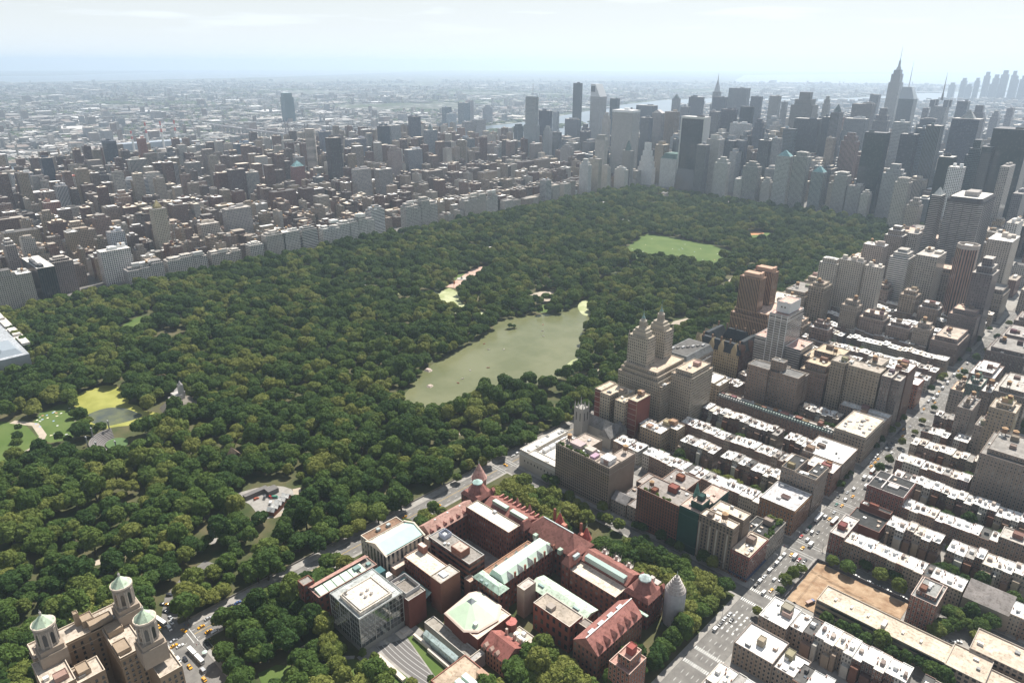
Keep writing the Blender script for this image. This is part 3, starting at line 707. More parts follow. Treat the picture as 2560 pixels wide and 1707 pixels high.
# --- terrace with striped paving, lawns, walls and courts
def struct_poly(name, poly, z, mat):
    m = MB(); m.cap(poly, z); return structure(name, m, mat)
struct_poly('museum_lawn', [(26, -300), (262, -300), (262, -8), (26, -8)], .04, M_SOIL)
struct_poly('court_ground', [(72, -131), (137, -131), (137, -101), (72, -101)], .1, M_PAVE)
struct_poly('court_ground', [(153, -106), (217, -106), (217, -92), (153, -92)], .1, M_PAVE)
struct_poly('terrace_ground', [(112, -236), (172, -236), (172, -191), (112, -191)], .09, M_PAVE)
g = NG('striped_terrace'); p = g.pos(); sp = g.node('ShaderNodeSeparateXYZ'); g.l.new(p, sp.inputs[0])
t_ = g.math('ADD', g.math('MULTIPLY', sp.outputs[1], .8), g.math('MULTIPLY', g.math('SINE', g.math('MULTIPLY', sp.outputs[0], .06)), 1.6))
lm = g.math('LESS_THAN', g.math('FRACT', g.math('MULTIPLY', t_, .42)), .14)
M_STRIPE = g.out(g.mix(lm, (.155, .145, .14), (.42, .41, .4)), .8)
struct_poly('striped_terrace', [(114, -222), (122, -203), (161, -211), (163, -219), (150, -221)], .15, M_STRIPE)
struct_poly('lawn', [(121, -202), (124, -198), (163, -201.5), (164, -210.5)], .16, M_LAWN)
struct_poly('lawn', [(126, -224), (150, -222.5), (166, -220.5), (164, -231), (135, -231)], .16, M_LAWN)
struct_poly('lawn', [(78, -288), (80, -276), (92, -266), (102, -274), (96, -292)], .2, M_LAWN)
struct_poly('lawn', [(106, -240), (118, -236), (124, -246), (112, -252)], .2, M_LAWN)
struct_poly('path', [(78, -264), (78, -252), (86, -250), (90, -262)], .2, M_PATH)
struct_poly('path', [(86, -262), (110, -236), (112, -238), (90, -264)], .21, M_PAVE)
for nm, lb, cat, bx in (('terrace_wall', 'pale stone wall along the lower edge of the striped terrace', 'wall', ((122, 150, -227.5, -224.5, 0, 2.2), (150, 166, -233, -231, 0, 1.6))), ('terrace_wall', 'pale stepped stone wall beside the terrace lawn near the long skylight', 'wall', ((125, 142, -199.4, -197.8, 0, 3), (142, 166, -200.9, -198.8, 0, 3))), ('terrace_steps', 'pale stone steps between the glass cube and the terrace lawn', 'steps', ((113.5, 121, -206, -196, 0, .7), (114.5, 119, -203, -197, .7, 1.4)))):
    m = MB()
    for b in bx: m.box(*b)
    tag(m.build(nm, P_STONE, None, (.66, .58, .5)), lb, cat)
# ================================================================== buildings of the near streets
R = random.Random(7)
WHITE, CREAM, TAN, GREY, DARK, BLACK = (.80, .79, .77), (.70, .62, .52), (.50, .42, .35), (.30, .28, .26), (.14, .13, .125), (.055, .055, .055)
def tank(root, O, x, y, z, s=1.):
    """wooden rooftop water tank on a steel stand"""
    m = MB(O); r = 2.1*s
    m.cyl(x, y, r, z+3.2*s, z+7*s, 12, r*.96); t = m.build('water_tank', P_PLAIN, root, (.20, .12, .075))
    m = MB(O); m.cyl(x, y, r*1.1, z+7*s, z+8.5*s, 12, .1); m.build('tank_roof', P_ROOF, t, (.58, .38, .22))
    m = MB(O)
    for dx in (-1.2, 1.2):
        for dy in (-1.2, 1.2): m.box(x+dx*s-.15, x+dx*s+.15, y+dy*s-.15, y+dy*s+.15, z, z+3.2*s)
    m.build('tank_stand', P_METAL, t, (.1, .09, .085))
def bld(name, label, cat, tiers, wc, style='brick', rc=GREY, group=None, rim=None, tanks=0, bulk=0, units=0, cell=None, seed=None, cornice=None, z0=0):
    r = random.Random(seed if seed is not None else label)
    bx = (min(t[0] for t in tiers), max(t[1] for t in tiers), min(t[2] for t in tiers), max(t[3] for t in tiers))
    O = ((bx[0]+bx[1])/2, (bx[2]+bx[3])/2, z0)
    wc = tuple(c*f for c, f in zip(wc, (.86, .82, .77)))
    root = thing(name, label, cat, O, group)
    m = MB(O, cell or CELL[style]); pm = MB(O); rm = MB(O)
    for x0, x1, y0, y1, a, b in tiers:
        m.ring([(x0, y0), (x1, y0), (x1, y1), (x0, y1)], a, b)
        pm.parapet(x0, x1, y0, y1, b, .9, .4); rm.cap([(x0+.4, y0+.4), (x1-.4, y0+.4), (x1-.4, y1-.4), (x0+.4, y1-.4)], b-.9)
    m.build('wall', WM['obj'][style], root, wc)
    rm.build('roof', P_ROOF, root, rc)
    pm.build('parapet', P_STONE, root, rim or tuple(min(.8, c*1.5+.05) for c in wc))
    if tiers[0][5] > 28:
        m = MB(O)
        for x0, x1, y0, y1, a, b in tiers[:3]:
            for zz in ((a+7, b-7, b-1.6) if a == 0 else (b-1.2,)):
                m.box(x0-.3, x1+.3, y0-.3, y0, zz, zz+.5); m.box(x1, x1+.3, y0, y1, zz, zz+.5)
        m.build('string_course', P_STONE, root, tuple(min(.7, c*1.4+.03) for c in wc))
    if cornice:
        m = MB(O); x0, x1, y0, y1, a, b = tiers[0]
        for p in ((x0-.5, x1+.5, y0-.5, y0), (x1, x1+.5, y0, y1), (x0-.5, x0, y0, y1)): m.box(*p, b-2, b-1.1)
        m.face([(x0-.5, y0-.5, b-2), (x0-.5, y0, b-2), (x1+.5, y0, b-2), (x1+.5, y0-.5, b-2)]); m.build('cornice', P_STONE, root, cornice)
    top = max(tiers, key=lambda t: (t[5], (t[1]-t[0])*(t[3]-t[2]))); big = max(tiers, key=lambda t: (t[1]-t[0])*(t[3]-t[2])*(1 if t[5] > 0 else 0))
    def spot(t, w, d): return r.uniform(t[0]+1, max(t[0]+1.1, t[1]-w-1)), r.uniform(t[2]+1, max(t[2]+1.1, t[3]-d-1))
    for k in range(bulk):
        t = top if k == 0 else r.choice(tiers); w_, d_ = min(r.uniform(4, 8), (t[1]-t[0])*.5), min(r.uniform(4, 7), (t[3]-t[2])*.5); x, y = spot(t, w_, d_); h = r.uniform(3, 5.5)
        m = MB(O); m.box(x, x+w_, y, y+d_, t[5]-.9, t[5]-.9+h, top=False); m.parapet(x, x+w_, y, y+d_, t[5]-.9+h, .4, .25, 0, 0); m.build('bulkhead', P_PLAIN, root, tuple(c*r.uniform(.9, 1.3) for c in wc))
    for k in range(tanks):
        t = top if k == 0 else r.choice(tiers); x, y = spot(t, 4, 4); tank(root, O, x+2, y+2, t[5]-.9, r.uniform(.9, 1.15))
    for k in range(units):
        t = r.choice(tiers); w_, d_, h = r.uniform(1.2, 3.5), r.uniform(1.2, 3.5), r.uniform(.8, 2.2); x, y = spot(t, w_, d_)
        m = MB(O); m.box(x, x+w_, y, y+d_, t[5]-.9, t[5]-.9+h); m.build('roof_unit', P_METAL, root, r.choice(((.6, .6, .6), (.4, .4, .4), (.72, .7, .66), (.2, .2, .2), (.45, .33, .25))))
    return root, O
WIN_ME = None
def windows(root, O, a, b, z0, z1, cols, rows, n=(0, -1), keep=90, w=1.25, h=1.8):
    """punched windows along the facade a-b: the upper ones as parts of their own, the rest as one part"""
    global WIN_ME
    if WIN_ME is None:
        m = MB(); m.face([(-.62, -.02, -.9), (.62, -.02, -.9), (.62, -.02, .9), (-.62, -.02, .9)]); m.box(-.75, .75, -.22, 0, -1.1, -.92, 1); m.box(-.05, .05, -.06, -.03, -.9, .9, 1, top=False)
        WIN_ME = m.mesh('window', [P_GLASS, P_STONE])
    ang = math.atan2(b[1]-a[1], b[0]-a[0]); k = 0; rest = MB(O)
    ca, sa = math.cos(ang), math.sin(ang)
    for r_ in range(rows):
        for c in range(cols):
            u = (c+.5)/cols; x, y = a[0]+(b[0]-a[0])*u, a[1]+(b[1]-a[1])*u; z = z1-(r_+.62)*(z1-z0)/rows
            if k < keep:
                o = link('window', WIN_ME, root, (.035, .04, .045)); o.location = (x-O[0], y-O[1], z-O[2]); o.rotation_euler = (0, 0, ang)
            else:
                ox, oy = sa*.02, -ca*.02
                rest.face([(x-ca*.62+ox, y-sa*.62+oy, z-.9), (x+ca*.62+ox, y+sa*.62+oy, z-.9), (x+ca*.62+ox, y+sa*.62+oy, z+.9), (x-ca*.62+ox, y-sa*.62+oy, z+.9)])
            k += 1
    if rest.f: tag(rest.build('window', P_GLASS, root, (.035, .04, .045)), None, None, None, 'stuff')

# ---- three-turreted apartment palace at the lower left
BER = (.33, .255, .185)
ber, O = bld('apartment_palace', 'tan apartment palace with three copper capped turrets at the lower left', 'apartment house',
    [(27, 42, -390, -334, 0, 62), (42, 72.5, -357, -344, 0, 60), (42, 72.5, -344, -333, 0, 56), (72.5, 93, -345, -333, 0, 52), (42, 70, -392, -378, 0, 60), (56, 70, -378, -364.5, 0, 56), (70, 93, -392, -380, 0, 52)],
    BER, 'blank', (.50, .43, .36), rim=(.62, .53, .43), bulk=2, units=10)
windows(ber, O, (72.5, -357), (72.5, -345), 0, 58, 4, 16, keep=32); windows(ber, O, (70, -378), (70, -364.5), 0, 54, 4, 15, keep=32); windows(ber, O, (93, -345), (93, -333), 0, 50, 4, 14, keep=20)
windows(ber, O, (42, -378), (42, -357), 30, 60, 5, 8, keep=16)
for q in ((29, 36, -364, -358, 61, 66), (36, 42, -362, -350, 61, 65.5), (28, 31.5, -366.5, -364, 61, 70), (44, 52, -356, -348, 59, 63), (58, 66, -376, -370, 55, 58.5), (60, 70, -357, -350, 59, 62)):
    m = MB(O); m.box(*q, top=False); m.parapet(q[0], q[1], q[2], q[3], q[5], .6, .3, 0, 0); m.build('penthouse', P_PLAIN, ber, BER)
for x, y in ((44.5, -382), (42, -342), (79.5, -342.5)):
    m = MB(O); m.box(x-6.5, x+6.5, y-6.5, y+6.5, 55, 66.5); m.box(x-5.6, x+5.6, y-5.6, y+5.6, 66.5, 69.5); tb = m.build('turret', P_STONE, ber, (.33, .27, .215))
    m = MB(O); m.cyl(x, y, 5.1, 69.5, 82.5, 8); m.build('turret_drum', P_STONE, tb, (.31, .27, .23))
    m = MB(O)
    for k in range(8):
        a = rad(45*k+22.5)
        for da in (-.3, .3): m.cyl(x+5.0*math.cos(a+da), y+5.0*math.sin(a+da), .45, 69.5, 80.5, 6)
    m.build('column', P_STONE, tb, (.42, .37, .32))
    m = MB(O)
    for k in range(8):
        a = rad(45*k+22.5); c, s = math.cos(a), math.sin(a); R0 = 5.1*math.cos(rad(22.5))+.06
        m.face([(x+c*R0-s*w_, y+s*R0+c*w_, z_) for w_, z_ in ((-1, 71), (1, 71), (1, 77), (.6, 78.4), (0, 79), (-.6, 78.4), (-1, 77))])
    m.build('arched_window', P_GLASS, tb, (.05, .05, .05))
    m = MB(O); m.cyl(x, y, 5.9, 82.5, 83.6, 16); m.build('cornice', P_STONE, tb, (.58, .5, .42))
    m = MB(O); m.cyl(x, y, 5.6, 83.6, 88.6, 8, .7); m.build('copper_cap', P_ROOF, tb, (.47, .57, .43))
    m = MB(O); m.cyl(x, y, .6, 88.4, 90.6, 8); m.cyl(x, y, .3, 90.6, 92.2, 6, .05); m.build('lantern', P_STONE, tb, (.5, .47, .42))
# ---- the street south of the museum, from the park road westward
nyh, O = bld('historical_hall', 'long low pale stone hall with a flat white roof at the park road corner', 'museum hall',
    [(25, 70, 10, 70, 0, 15.5), (25, 36, 10.4, 69.6, 0, 18.5), (36, 70, 10.4, 20, 0, 18)], (.52, .50, .46), 'blank', (.74, .70, .64), rim=(.7, .66, .6), units=9, cornice=(.6, .57, .52))
windows(nyh, O, (30, 10), (68, 10), 4, 16, 9, 1, w=2, h=3)
m = MB(O)
for k in range(4): m.box(40, 44, 26+9*k, 33+9*k, 14.6, 18)
m.build('rooftop_plant', P_METAL, nyh, (.75, .76, .78))
b1, O = bld('apartment_block', 'tall grey brown apartment slab with roof gardens and two water tanks facing the museum', 'apartment block',
    [(70.5, 116, 10, 27, 0, 43.5), (116, 131, 10, 27, 0, 43), (118, 131, 27, 48, 0, 42), (76, 96, 27, 46, 0, 42)], (.30, .25, .21), 'blank', (.45, .38, .33), rim=(.38, .33, .28), tanks=2, bulk=2, units=7)
windows(b1, O, (70.5, 10), (131, 10), 2, 43, 26, 14, keep=95)
for q, c in (((82, 94, 16, 25, 42.6, 46.5), (.46, .36, .36)), ((98, 107, 17, 24, 42.6, 46.5), (.48, .42, .38)), ((108, 113, 12, 20, 42.6, 45), (.44, .3, .38)), ((118, 128, 14, 24, 42, 47), (.7, .68, .66))):
    m = MB(O); m.box(*q); m.build('penthouse', P_PLAIN, b1, c)
def shrubs(root, O, x0, x1, y0, y1, z, n, seed):
    r = random.Random(seed); m = MB(O)
    for _ in range(n*26):
        k = r.randrange(n); rr = random.Random(seed*99+k); cx, cyy, s = rr.uniform(x0, x1), rr.uniform(y0, y1), rr.uniform(.7, 1.5)
        d = Vector((r.gauss(0, 1), r.gauss(0, 1), r.gauss(0, 1))).normalized()*s; u = d.orthogonal().normalized()*.5; v = d.cross(u).normalized()*.5; c = Vector((cx, cyy, z+s*.8))+d
        m.face([tuple(c-u-v), tuple(c+u-v), tuple(c+u+v), tuple(c-u+v)])
    return m.build('roof_garden', LEAF, root, (1, 1, 1))
LATER = [(b1, O, 72, 95, 11, 14, 42.6, 26, 3), (b1, O, 96, 106, 11, 15, 42.6, 10, 4)]
b2, O = bld('town_house', 'small grey gabled town house squeezed between the slab and the red tower block', 'town house', [(133, 149, 12, 26, 0, 13), (150, 160, 12, 28, 0, 15), (136, 158, 28, 44, 0, 12)], (.25, .21, .19), 'trim', (.32, .3, .29), units=4)
m = MB(O); m.gable(133, 149, 12, 26, 13, 18, 'x'); m.build('pitched_roof', P_ROOF, b2, (.24, .23, .23))
b3, O = bld('apartment_block', 'dark red brick apartment block with pale window bands facing the museum trees', 'apartment block',
    [(160, 199.5, 10, 34, 0, 38), (166, 190, 34, 60, 0, 36)], (.20, .085, .06), 'blank', (.30, .27, .25), rim=(.42, .3, .24), tanks=1, bulk=3, units=6)
windows(b3, O, (160, 10), (199.5, 10), 2, 37.5, 16, 12, keep=90); LATER.append((b3, O, 162, 196, 11, 13, 37, 12, 5))
b4, O = bld('apartment_block', 'apartment block wrapped in dark green scaffold netting', 'apartment block', [(200, 217, 9.8, 32, 0, 40), (202, 217, 32, 58, 0, 38), (208, 217, 14, 26, 40, 46)], (.022, .075, .062), 'blank', (.56, .42, .36), rim=(.48, .40, .34), bulk=2, units=8)
m = MB(O); m.frustum(ngon(203, 30, 3, 8), 40, ngon(203, 30, .3, 8), 52); m.build('green_spire', P_ROOF, b4, (.1, .22, .19))
b5, O = bld('apartment_block', 'brown grey apartment block with pale bay columns beside the green netted one', 'apartment block', [(217.5, 246, 10, 20, 0, 40.5), (220, 246, 26, 38, 0, 40), (220, 232, 20, 26, 0, 40)], (.24, .20, .17), 'blank', (.66, .57, .48), rim=(.5, .42, .34), bulk=1, units=7, tanks=1)
windows(b5, O, (217.5, 10), (246, 10), 2, 40, 10, 12, keep=90)
m = MB(O)
for k in (0, 3, 5, 8): m.box(218.2+2.9*k, 219.4+2.9*k, 9.7, 10, 2, 33)
m.build('pilaster', P_STONE, b5, (.42, .38, .33))
b6, O = bld('corner_block', 'dark red brick corner block with a pale roof and bulkhead above the avenue shops', 'apartment block', [(246.5, 261, 10, 41, 0, 23)], (.19, .065, .05), 'trim', (.62, .55, .46), rim=(.5, .4, .33), units=5, cornice=(.3, .12, .1))
m = MB(O); m.box(250, 256, 26, 32, 22, 27, top=False); m.parapet(250, 256, 26, 32, 27, .8, .3, 0, 0); m.build('bulkhead', P_PLAIN, b6, (.26, .2, .17)); m = MB(O); m.box(246.6, 262.5, 9, 41, 3.2, 3.6); m.build('awning', P_METAL, b6, (.06, .09, .16))
b7, O = bld('corner_block', 'grey stone corner block with a black roof terrace edged by a green roof garden', 'apartment block', [(246.5, 261, 41, 73, 0, 21.5), (238, 246.5, 43, 70, 0, 18)], (.27, .25, .23), 'trim', BLACK, rim=(.36, .33, .29), units=5, bulk=1)
LATER.append((b7, O, 256, 260, 42, 70, 20.8, 26, 6)); LATER.append((b7, O, 247, 259, 68, 72, 20.8, 16, 7))
b8, O = bld('row_block', 'low brown houses behind the netted block and its neighbour', 'town house', [(161, 200, 62, 71, 0, 14), (133, 160, 50, 70, 0, 13)], (.22, .16, .13), 'brick', (.4, .36, .33), units=5)
# ---- gothic church
ch = thing('church', 'grey gothic church with a pinnacled square tower and a cross shaped slate roof', 'church', (45, 103, 0)); O = (45, 103, 0); CHS = (.34, .32, .295)
m = MB(O); m.ring([(23.5, 94), (34.5, 94), (34.5, 105), (23.5, 105)], 0, 33); m.cap([(23.5, 94), (34.5, 94), (34.5, 105), (23.5, 105)], 32.4); tw = m.build('tower', P_STONE, ch, CHS)
for x in (24, 29, 34):
    for y in (94.5, 99.5, 104.5):
        if (x, y) == (29, 99.5): continue
        h = 8 if x != 29 and y != 99.5 else 4.5
        m = MB(O); m.cyl(x, y, .8, 31, 34, 6); m.cyl(x, y, .8, 34, 33+h, 6, .05); m.build('pinnacle', P_STONE, tw, (.40, .38, .35))
m = MB(O)
for k in (0, 1):
    for s in (26.5, 31.5): m.box(s-.5, s+.5, 93.9, 94, 19, 28); m.box(34.5, 34.6, 70.4+s, 71.4+s, 19, 28)
m.build('belfry_opening', P_GLASS, tw, (.09, .085, .08))
m = MB(O); m.ring([(30, 105), (62, 105), (62, 119), (30, 119)], 0, 12); m.ring([(54, 96), (70, 96), (70, 124), (54, 124)], 0, 12); m.build('nave', P_STONE, ch, CHS)
m = MB(O); m.gable(30, 70, 104.5, 119.5, 12, 21, 'x', .3); m.gable(54.5, 69.5, 95, 125, 12, 20.8, 'y', .3); m.build('slate_roof', P_ROOF, ch, (.21, .205, .20))
# ---- twin-winged brick block
kn, O = bld('apartment_block', 'brick and limestone apartment block with two projecting wings beside the gothic church', 'apartment block',
    [(25, 33.5, 126, 152, 0, 44), (33.6, 46, 124, 152, 0, 43), (46, 58, 136, 152, 0, 43), (54, 66, 122, 146, 0, 42), (66.1, 77, 128, 152, 0, 45)], (.40, .35, .27), 'trim', (.62, .52, .40), rim=(.5, .42, .33), bulk=3, units=6, tanks=1)
m = MB(O); m.box(25.2, 33.4, 125.7, 126, 2, 43, top=False); m.box(66.4, 76.6, 127.7, 128, 2, 44, top=False); m.box(77, 77.3, 128.3, 151.7, 2, 44, top=False); m.build('brick_facing', P_PLAIN, kn, (.20, .07, .055))
m = MB(O)
for k in range(7):
    for q in ((25.1, 33.5, 125.5, 125.7), (66.3, 76.7, 127.5, 127.7)): m.box(*q, 5+6*k, 5.4+6*k)
m.build('string_course', P_STONE, kn, (.46, .40, .34))
bld('apartment_block', 'yellowish brick apartment house with a white rooftop studio and tank among the white row roofs', 'apartment block', [(88, 112, 120, 137, 0, 25), (98, 120, 137, 152, 0, 25.5)], (.36, .28, .19), 'trim', WHITE, rim=(.5, .42, .33), tanks=1, bulk=3, units=8)
# ---- twin towered stone palace by the lake
SR = (.40, .35, .28)
sr, O = bld('apartment_palace', 'limestone apartment palace with twin temple topped towers above the lake', 'apartment house',
    [(24, 75, 168, 229, 0, 52), (26, 73, 170, 227, 52, 57), (28, 70, 172, 226, 57, 61), (75, 79, 169, 187, 0, 48), (79, 104, 186, 229, 0, 60), (82, 102, 189, 226, 60, 65)], SR, 'trim', (.58, .46, .36), rim=(.52, .46, .38), units=12, bulk=1, cell=(2.6, 3.3))
for x0, x1, y0, y1 in ((28.5, 53.5, 176, 192), (30, 55, 208, 224)):
    xm, ym = (x0+x1)/2, (y0+y1)/2
    m = MB(O, (2.6, 3.4)); m.ring([(x0, y0), (x1, y0), (x1, y1), (x0, y1)], 57, 93); m.cap([(x0, y0), (x1, y0), (x1, y1), (x0, y1)], 92.6)
    t = m.build('tower', WM['obj']['trim'], sr, SR)
    m = MB(O); m.box(x0+4, x1-4, y0+2, y1-2, 92.6, 98); m.box(x0+6, x1-6, y0+3.2, y1-3.2, 98, 101)
    for dx in (x0+.8, x1-.8):
        for dy in (y0+.8, y1-.8): m.cyl(dx, dy, .9, 93, 97, 6, .3)
    m.build('tower_crown', P_STONE, t, (.42, .37, .30))
    m = MB(O); m.cyl(xm, ym, 4.4, 101, 102.4, 16); m.cyl(xm, ym, 2.9, 102.4, 108, 12); m.cyl(xm, ym, 3.9, 108, 109.2, 16); m.cyl(xm, ym, 3.4, 109.2, 112, 12, 1.6)
    for k in range(12): m.cyl(xm+3.7*math.cos(k*.5236), ym+3.7*math.sin(k*.5236), .4, 102.4, 108, 6)
    m.build('temple', P_STONE, t, (.44, .39, .32))
    m = MB(O); m.cyl(xm, ym, 2.2, 112, 114, 12, 1.2); m.cyl(xm, ym, 1.0, 114, 117, 8, .5); m.cyl(xm, ym, .3, 117, 125, 6, .05); m.build('lantern', P_METAL, t, (.22, .33, .30))
bld('apartment_block', 'grey mansard roofed apartment block beyond the twin towered palace', 'apartment block', [(26, 62, 248, 308, 0, 44), (46, 64, 258, 300, 0, 40)], (.28, .235, .20), 'trim', (.36, .36, .36), rim=(.42, .42, .42), units=14, bulk=3)
pr_ = [o for o in bpy.data.objects if o.get('label') == 'grey mansard roofed apartment block beyond the twin towered palace'][0]
m = MB(tuple(pr_.location))
m.frustum([(26, 248), (62, 248), (62, 308), (26, 308)], 44.1, [(29.5, 251.5), (58.5, 251.5), (58.5, 304.5), (29.5, 304.5)], 52); m.build('mansard_roof', P_ROOF, pr_, (.20, .205, .205))
m = MB(tuple(pr_.location)); m.cap([(31, 253), (57, 253), (57, 303), (31, 303)], 52.1); m.build('deck', P_ROOF, pr_, (.12, .115, .11))
for k in range(8):
    m = MB(tuple(pr_.location)); m.box(30+3.4*k, 32.4+3.4*k, 253+5.5*k, 258+5.5*k, 51, 54); m.build('roof_hatch', P_PLAIN, pr_, (.42, .42, .42) if k % 2 else (.2, .19, .18))
# ---- gabled chateau apartment house
dk = thing('gabled_apartment_house', 'dark roofed gabled chateau apartment house with tan brick front', 'apartment house', (55, 356, 0)); O = (55, 356, 0); DK = (.42, .33, .20)
m = MB(O, (2.9, 4)); m.ring([(25, 326), (86, 326), (86, 386), (25, 386)], 0, 38); m.build('wall', WM['obj']['brick'], dk, DK)
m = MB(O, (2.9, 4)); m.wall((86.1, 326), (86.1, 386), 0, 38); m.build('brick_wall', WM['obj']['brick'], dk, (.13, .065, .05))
for q in ((25, 86, 326, 340), (25, 39, 340, 386), (72, 86, 340, 386), (39, 72, 372, 386)):
    m = MB(O); m.hip(*q, 38, 50, 4.6); m.build('roof', P_ROOF, dk, (.045, .052, .058))
m = MB(O); m.cap([(39, 340), (72, 340), (72, 372), (39, 372)], 12); m.build('court', P_PLAIN, dk, (.15, .13, .12))
for x in (32, 49, 62, 79):
    m = MB(O); m.box(x-3.4, x+3.4, 325.6, 330, 36, 43, top=False); m.gable(x-3.4, x+3.4, 325.6, 334, 43, 51.5, 'y', .2); m.build('gable', P_STONE, dk, DK)
for y in (336, 356, 376):
    for x in (26, 85):
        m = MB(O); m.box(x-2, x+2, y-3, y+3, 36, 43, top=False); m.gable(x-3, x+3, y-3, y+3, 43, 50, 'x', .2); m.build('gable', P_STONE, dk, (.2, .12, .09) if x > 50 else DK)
for k in range(10):
    x, y = 29+6*k, (331 if k % 2 else 379); m = MB(O); m.box(x-.9, x+.9, y-.9, y+.9, 44, 55); m.build('chimney', P_PLAIN, dk, (.24, .15, .1))
# ---- other named fronts
MJ = (.43, .28, .19)
mj, O = bld('apartment_palace', 'tan brown apartment building with twin blunt ribbed towers by the park', 'apartment house', [(25, 78, 417, 478, 0, 58), (28, 74, 420, 475, 58, 64), (30, 58, 420, 437, 64, 108), (30, 58, 456, 474, 64, 108)], MJ, 'stripe', (.6, .44, .36), rim=(.42, .29, .21), cell=(2.2, 3.3), units=6, bulk=1)
for y in (428.5, 465):
    m = MB(O); m.box(34, 56, y-6, y+6, 108, 113)
    for k in range(4): m.cyl(56-.5*k, y-4.5+3*k, 1.8, 106, 114.5, 8)
    m.build('tower_crown', P_STONE, mj, (.5, .33, .24))
mf, O = bld('apartment_tower', 'tall white ribbed apartment tower with a boxy white penthouse', 'apartment tower', [(108, 130, 345, 388, 0, 95), (112, 128, 352, 380, 95, 108), (93, 108, 348, 384, 0, 62), (130, 148, 350, 386, 0, 57)], (.56, .55, .54), 'ribbon', (.64, .42, .36), rim=(.66, .65, .63), units=6, cell=(3.2, 2.9))
m = MB(O)
for k in range(4): m.box(108+7.1*k, 108.7+7.1*k, 344.6, 345, 0, 95)
m.build('rib', P_STONE, mf, (.7, .7, .69)); m = MB(O); m.box(117, 119, 351.9, 352, 101, 103); m.box(121, 123, 351.9, 352, 101, 103); m.build('penthouse_opening', P_GLASS, mf, (.12, .11, .1))
m = MB(O, (2.6, 2.9)); m.box(111.9, 128.1, 351.95, 380.1, 95.5, 108.1, top=False); m.build('penthouse', P_STONE, mf, (.66, .66, .65))
pk, O = bld('apartment_block', 'brown brick apartment block with two pale rimmed roof decks and a square tank house', 'apartment block', [(120, 144, 278, 296, 0, 54), (144, 156, 281, 308, 0, 52), (156, 177, 278, 298, 0, 54), (120, 177, 296, 308, 0, 50), (143, 157, 284, 294, 52, 64)], (.235, .165, .125), 'trim', (.19, .185, .18), rim=(.52, .45, .38), units=4)
bld('apartment_block', 'cream walled apartment house with a bright white roof and a round tank house', 'apartment block', [(65, 98, 247, 275, 0, 33), (98, 104, 249, 272, 0, 31)], (.42, .35, .27), 'brick', (.86, .83, .78), rim=(.6, .54, .45), tanks=1, units=3)
bld('apartment_block', 'brown apartment block with stepped upper floors left of the long tan one', 'apartment block', [(160, 188, 326, 352, 0, 46), (163, 186, 330, 350, 46, 54), (150, 162, 355, 388, 0, 50), (160, 190, 360, 388, 0, 58)], (.22, .15, .12), 'trim', (.55, .45, .33), rim=(.42, .34, .27), units=10, tanks=1, bulk=2)
bld('apartment_block', 'long tall tan apartment block seen over the white row roofs', 'apartment block', [(191, 206, 326, 350, 0, 65), (206, 209, 330, 350, 0, 65), (209, 241, 327, 346, 0, 64.5), (222, 236, 346, 372, 0, 66)], (.36, .31, .245), 'brick', (.42, .37, .32), rim=(.5, .44, .36), units=9, bulk=3, tanks=1)
bld('apartment_tower', 'slim dark brick apartment tower with a pale rimmed roof next to the long tan block', 'apartment tower', [(243, 252.5, 327, 350, 0, 63), (252.5, 260, 332, 350, 0, 60)], (.15, .12, .115), 'trim', (.5, .45, .4), rim=(.58, .52, .46), units=3, bulk=1)
bld('apartment_block', 'big dark red brown apartment block with a white roof and twin tank houses', 'apartment block', [(230, 260, 356, 386, 0, 62)], (.19, .115, .09), 'brick', WHITE, rim=(.45, .36, .3), units=9, bulk=3, tanks=1)
bld('corner_block', 'orange red brick corner block with a narrow white roof strip on the avenue', 'apartment block', [(240, 261, 408, 432, 0, 30)], (.30, .115, .07), 'trim', WHITE, rim=(.4, .25, .2), units=4)
bld('apartment_block', 'brown brick corner block with a broad white roof and a dark light well', 'apartment block', [(212, 261, 326-14, 326, 0, 24), (231, 261, 298, 312, 0, 25)], (.23, .165, .135), 'trim', WHITE, rim=(.4, .33, .27), units=7, bulk=2)
lr, O = bld('terrace_block', 'long brown terrace with a dark mansard and a white deck roof behind the street trees', 'apartment block', [(104, 231, 247, 263, 0, 19.5)], (.21, .13, .105), 'trim', (.5, .46, .42), rim=(.26, .2, .17), units=46, bulk=9)
m = MB(O); m.face([(104, 246.6, 19.6), (231, 246.6, 19.6), (231, 249, 23.4), (104, 249, 23.4)]); m.build('mansard', P_ROOF, lr, (.13, .17, .16))
for k in range(44): 
    m = MB(O); m.box(105.5+2.85*k, 107+2.85*k, 246.5, 248.6, 20.2, 22.4); m.build('dormer', P_ROOF, lr, (.42, .5, .46) if 10 < k < 42 else (.55, .55, .54))
bld('apartment_block', 'tan corner block with a pale roof crowded by black rooftop coolers', 'apartment block', [(231.5, 261, 246, 298, 0, 29)], (.33, .28, .225), 'trim', (.64, .56, .47), rim=(.52, .46, .39), units=16, cornice=(.45, .4, .34))
ru, O = bld('corner_block', 'rust brick corner block with a plain pale grey roof and a small skylight', 'apartment block', [(231, 261, 88, 122, 0, 24.5)], (.25, .12, .06), 'trim', (.58, .56, .57), rim=(.66, .63, .6), units=3, cornice=(.3, .18, .1))
m = MB(O); m.box(243, 250, 100, 106, 23.6, 24.8); m.build('skylight', P_GLASS, ru, (.1, .06, .05))
bld('apartment_block', 'tall grey brick corner block built round a dark open court', 'apartment block', [(231, 243, 125, 153, 0, 38), (243, 261, 125, 132, 0, 37), (251, 261, 132, 153, 0, 37)], (.24, .195, .165), 'trim', BLACK, rim=(.44, .36, .29), units=8, bulk=1)
